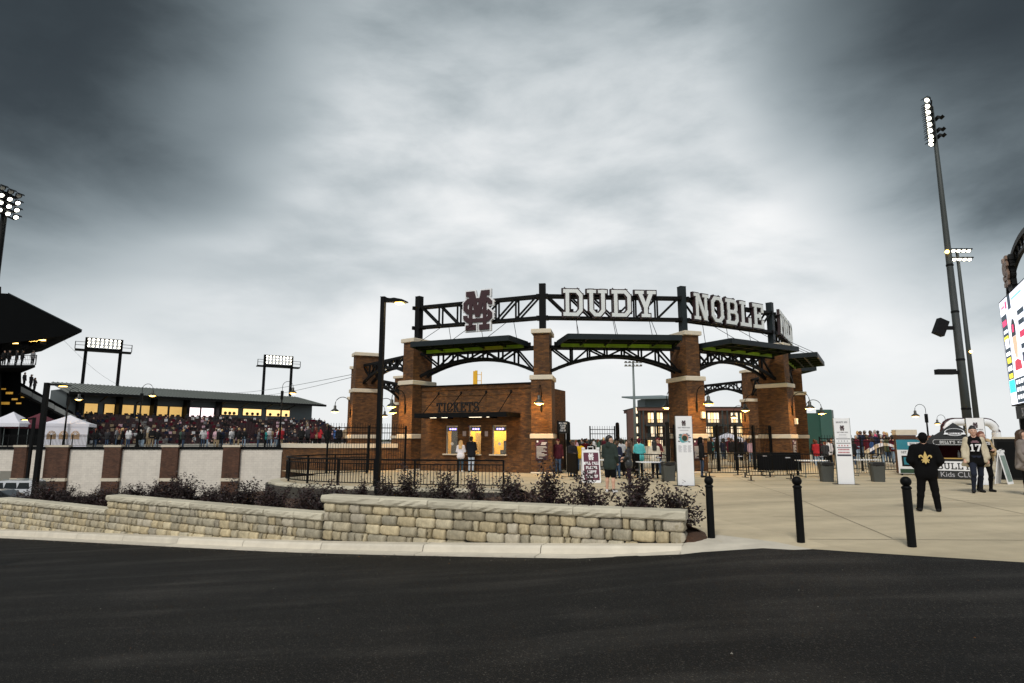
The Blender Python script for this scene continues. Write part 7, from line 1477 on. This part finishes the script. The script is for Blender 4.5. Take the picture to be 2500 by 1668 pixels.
# ------------------------------------------------------------------ parked cars
def car(label, x, y, z, rz, kind, paint):
    t = thing('parked_car', label, 'car', (x, y, z), rz); Lc, W, Hc = (5.1, 1.95, 1.9) if kind == 'suv' else (4.7, 1.82, 1.46)
    if kind == 'suv': low = [(-2.5, .35), (2.5, .35), (2.55, .8), (2.5, 1.12), (1.25, 1.2), (-2.42, 1.2), (-2.55, .8)]; roof = [(-2.3, 1.2), (1.2, 1.2), (.45, 1.84), (-.2, 1.9), (-1.9, 1.88), (-2.15, 1.8)]
    else: low = [(-2.3, .28), (2.3, .28), (2.35, .6), (2.2, .82), (1.15, .93), (-1.9, .98), (-2.32, .9), (-2.36, .6)]; roof = [(-1.95, .97), (1.1, .93), (.35, 1.4), (-.25, 1.46), (-1.0, 1.42)]
    def loft(prof, ws, nm, mat, smooth__=True):
        vs = []; n = len(prof); cxm = sum(p[0] for p in prof) / n; czm = sum(p[1] for p in prof) / n
        for yy, k in ws: vs += [(cxm + (px - cxm) * k, yy, czm + (pz - czm) * (k if pz > czm else 1)) for px, pz in prof]
        fs = [(r * n + i, r * n + (i + 1) % n, r * n + n + (i + 1) % n, r * n + n + i) for r in range(len(ws) - 1) for i in range(n)]; fs = [f[::-1] for f in fs] + [tuple(range(n)), tuple(range((len(ws) - 1) * n, len(ws) * n))[::-1]]
        return MB().add(vs, [f[::-1] for f in fs]).build(nm, mat, t)
    loft(low, ((-W / 2, .96), (-W / 2 + .08, 1), (W / 2 - .08, 1), (W / 2, .96)), 'body', paint); rf = loft(roof, ((-W / 2 + .16, .93), (-W / 2 + .26, 1), (W / 2 - .26, 1), (W / 2 - .16, .93)), 'cabin', paint)
    zz = 1.24 if kind == 'suv' else 1.0; zt = 1.72 if kind == 'suv' else 1.34
    for s in (-1, 1):
        for a_, b_ in (((-2.05, -1.15), (-1.05, -.1), (0, .72)) if kind == 'suv' else ((-1.35, -.45), (-.35, .62))):
            sh = .12; y_ = s * (W / 2 - .148); q = [(a_, zz), (b_ + .1, zz), (b_ - sh * .6, zt), (a_ + sh * .6, zt)]; MB().plate(q, min(y_, y_ + s * .006), max(y_, y_ + s * .006)).build('side_window', GLASS, t)
        MB().box((.75 if kind == 'suv' else .8, s * (W / 2 + .08), zz + .05), (.16, .2, .14)).build('mirror', paint, t)
        if kind == 'suv': MB().tube([(-1.9, s * .68, 1.93), (.2, s * .68, 1.95)], .025, 6).build('roof_rail', GALV, t)
        for x_ in (-1.45, 1.5):
            w_ = MB().lathe([(.22, -.11), (.34, -.11), (.36, 0), (.34, .11), (.22, .11)], (0, 0, 0), 18).build('wheel', RUBBER, t); w_.location = (x_, s * (W / 2 - .1), .36); w_.rotation_euler = (R(90), 0, 0); MB().lathe([(.001, .1), (.21, .09), (.22, .0)][::-1], (0, 0, 0), 12).build('rim', GALV, w_); MB().lathe([(.001, -.1), (.21, -.09), (.22, .0)], (0, 0, 0), 12).build('rim', GALV, w_)
        MB().box((-2.48 if kind == 'suv' else -2.3, s * .78, .98 if kind == 'suv' else .78), (.12, .22, .3 if kind == 'suv' else .14)).build('tail_light', M('tail_red', (.3, .01, .01), .3, 0, 0), t); MB().box((2.45 if kind == 'suv' else 2.24, s * .72, .88 if kind == 'suv' else .68), (.16, .34, .16)).build('headlight', PANEL, t)
    q = [(-W / 2 + .3, 0), (W / 2 - .3, 0), (W / 2 - .36, 1), (-W / 2 + .36, 1)]; xb, xt, z0_, z1_ = (1.17, .52, 1.26, 1.76) if kind == 'suv' else (1.07, .42, .97, 1.35); MB().add([((xb if b == 0 else xt) + .03, a, (z0_ if b == 0 else z1_) + .02) for a, b in q], [(0, 1, 2, 3)]).build('windscreen', GLASS, t)
    xb, xt = (-2.31, -2.2) if kind == 'suv' else (-1.9, -1.1); MB().add([((xb if b == 0 else xt) - .02, a, (z0_ if b == 0 else z1_) + .02) for a, b in q], [(3, 2, 1, 0)]).build('rear_window', GLASS, t)
car('white estate car parked below the white wall at the left', xat(87, 50, -2.5) - 2.35, 50.5, -3.45, math.pi, 'suv', M('car_white', (.62, .64, .68), .25, 0, .03, 1, coat=.6)); car('dark saloon car parked in front of the white car', xat(52, 46.5, -2.5) - 2.2, 46.6, -3.45, math.pi, 'sedan', M('car_dark', (.008, .010, .011), .2, 0, .1, 1, coat=.8))
# far belt of trees along the horizon
mb = MB(); rs = random.Random(12)
for k in range(2200):
    u = rs.uniform(-200, 2700); Y = rs.uniform(330, 420); z = rs.uniform(-3, .3) + .5 * math.sin(u * .013); c = Vector((xat(u, Y, 0), Y, z)); s = rs.uniform(.8, 1.8); x = Vector((rs.gauss(0, 1), rs.gauss(0, .6), rs.gauss(0, 1))).normalized() * s; y = x.cross(Vector((rs.gauss(0, .4), 1, rs.gauss(0, .4)))).normalized() * s
    mb.add([c - x, c + y, c + x, c - y], [(0, 1, 2, 3)])
o = mb.build('distant_woodland', M('far_foliage', (.035, .042, .03), .95, 0, .3, .1)); tag(o, 'low dark band of distant trees on the horizon', 'woodland', kind='stuff')
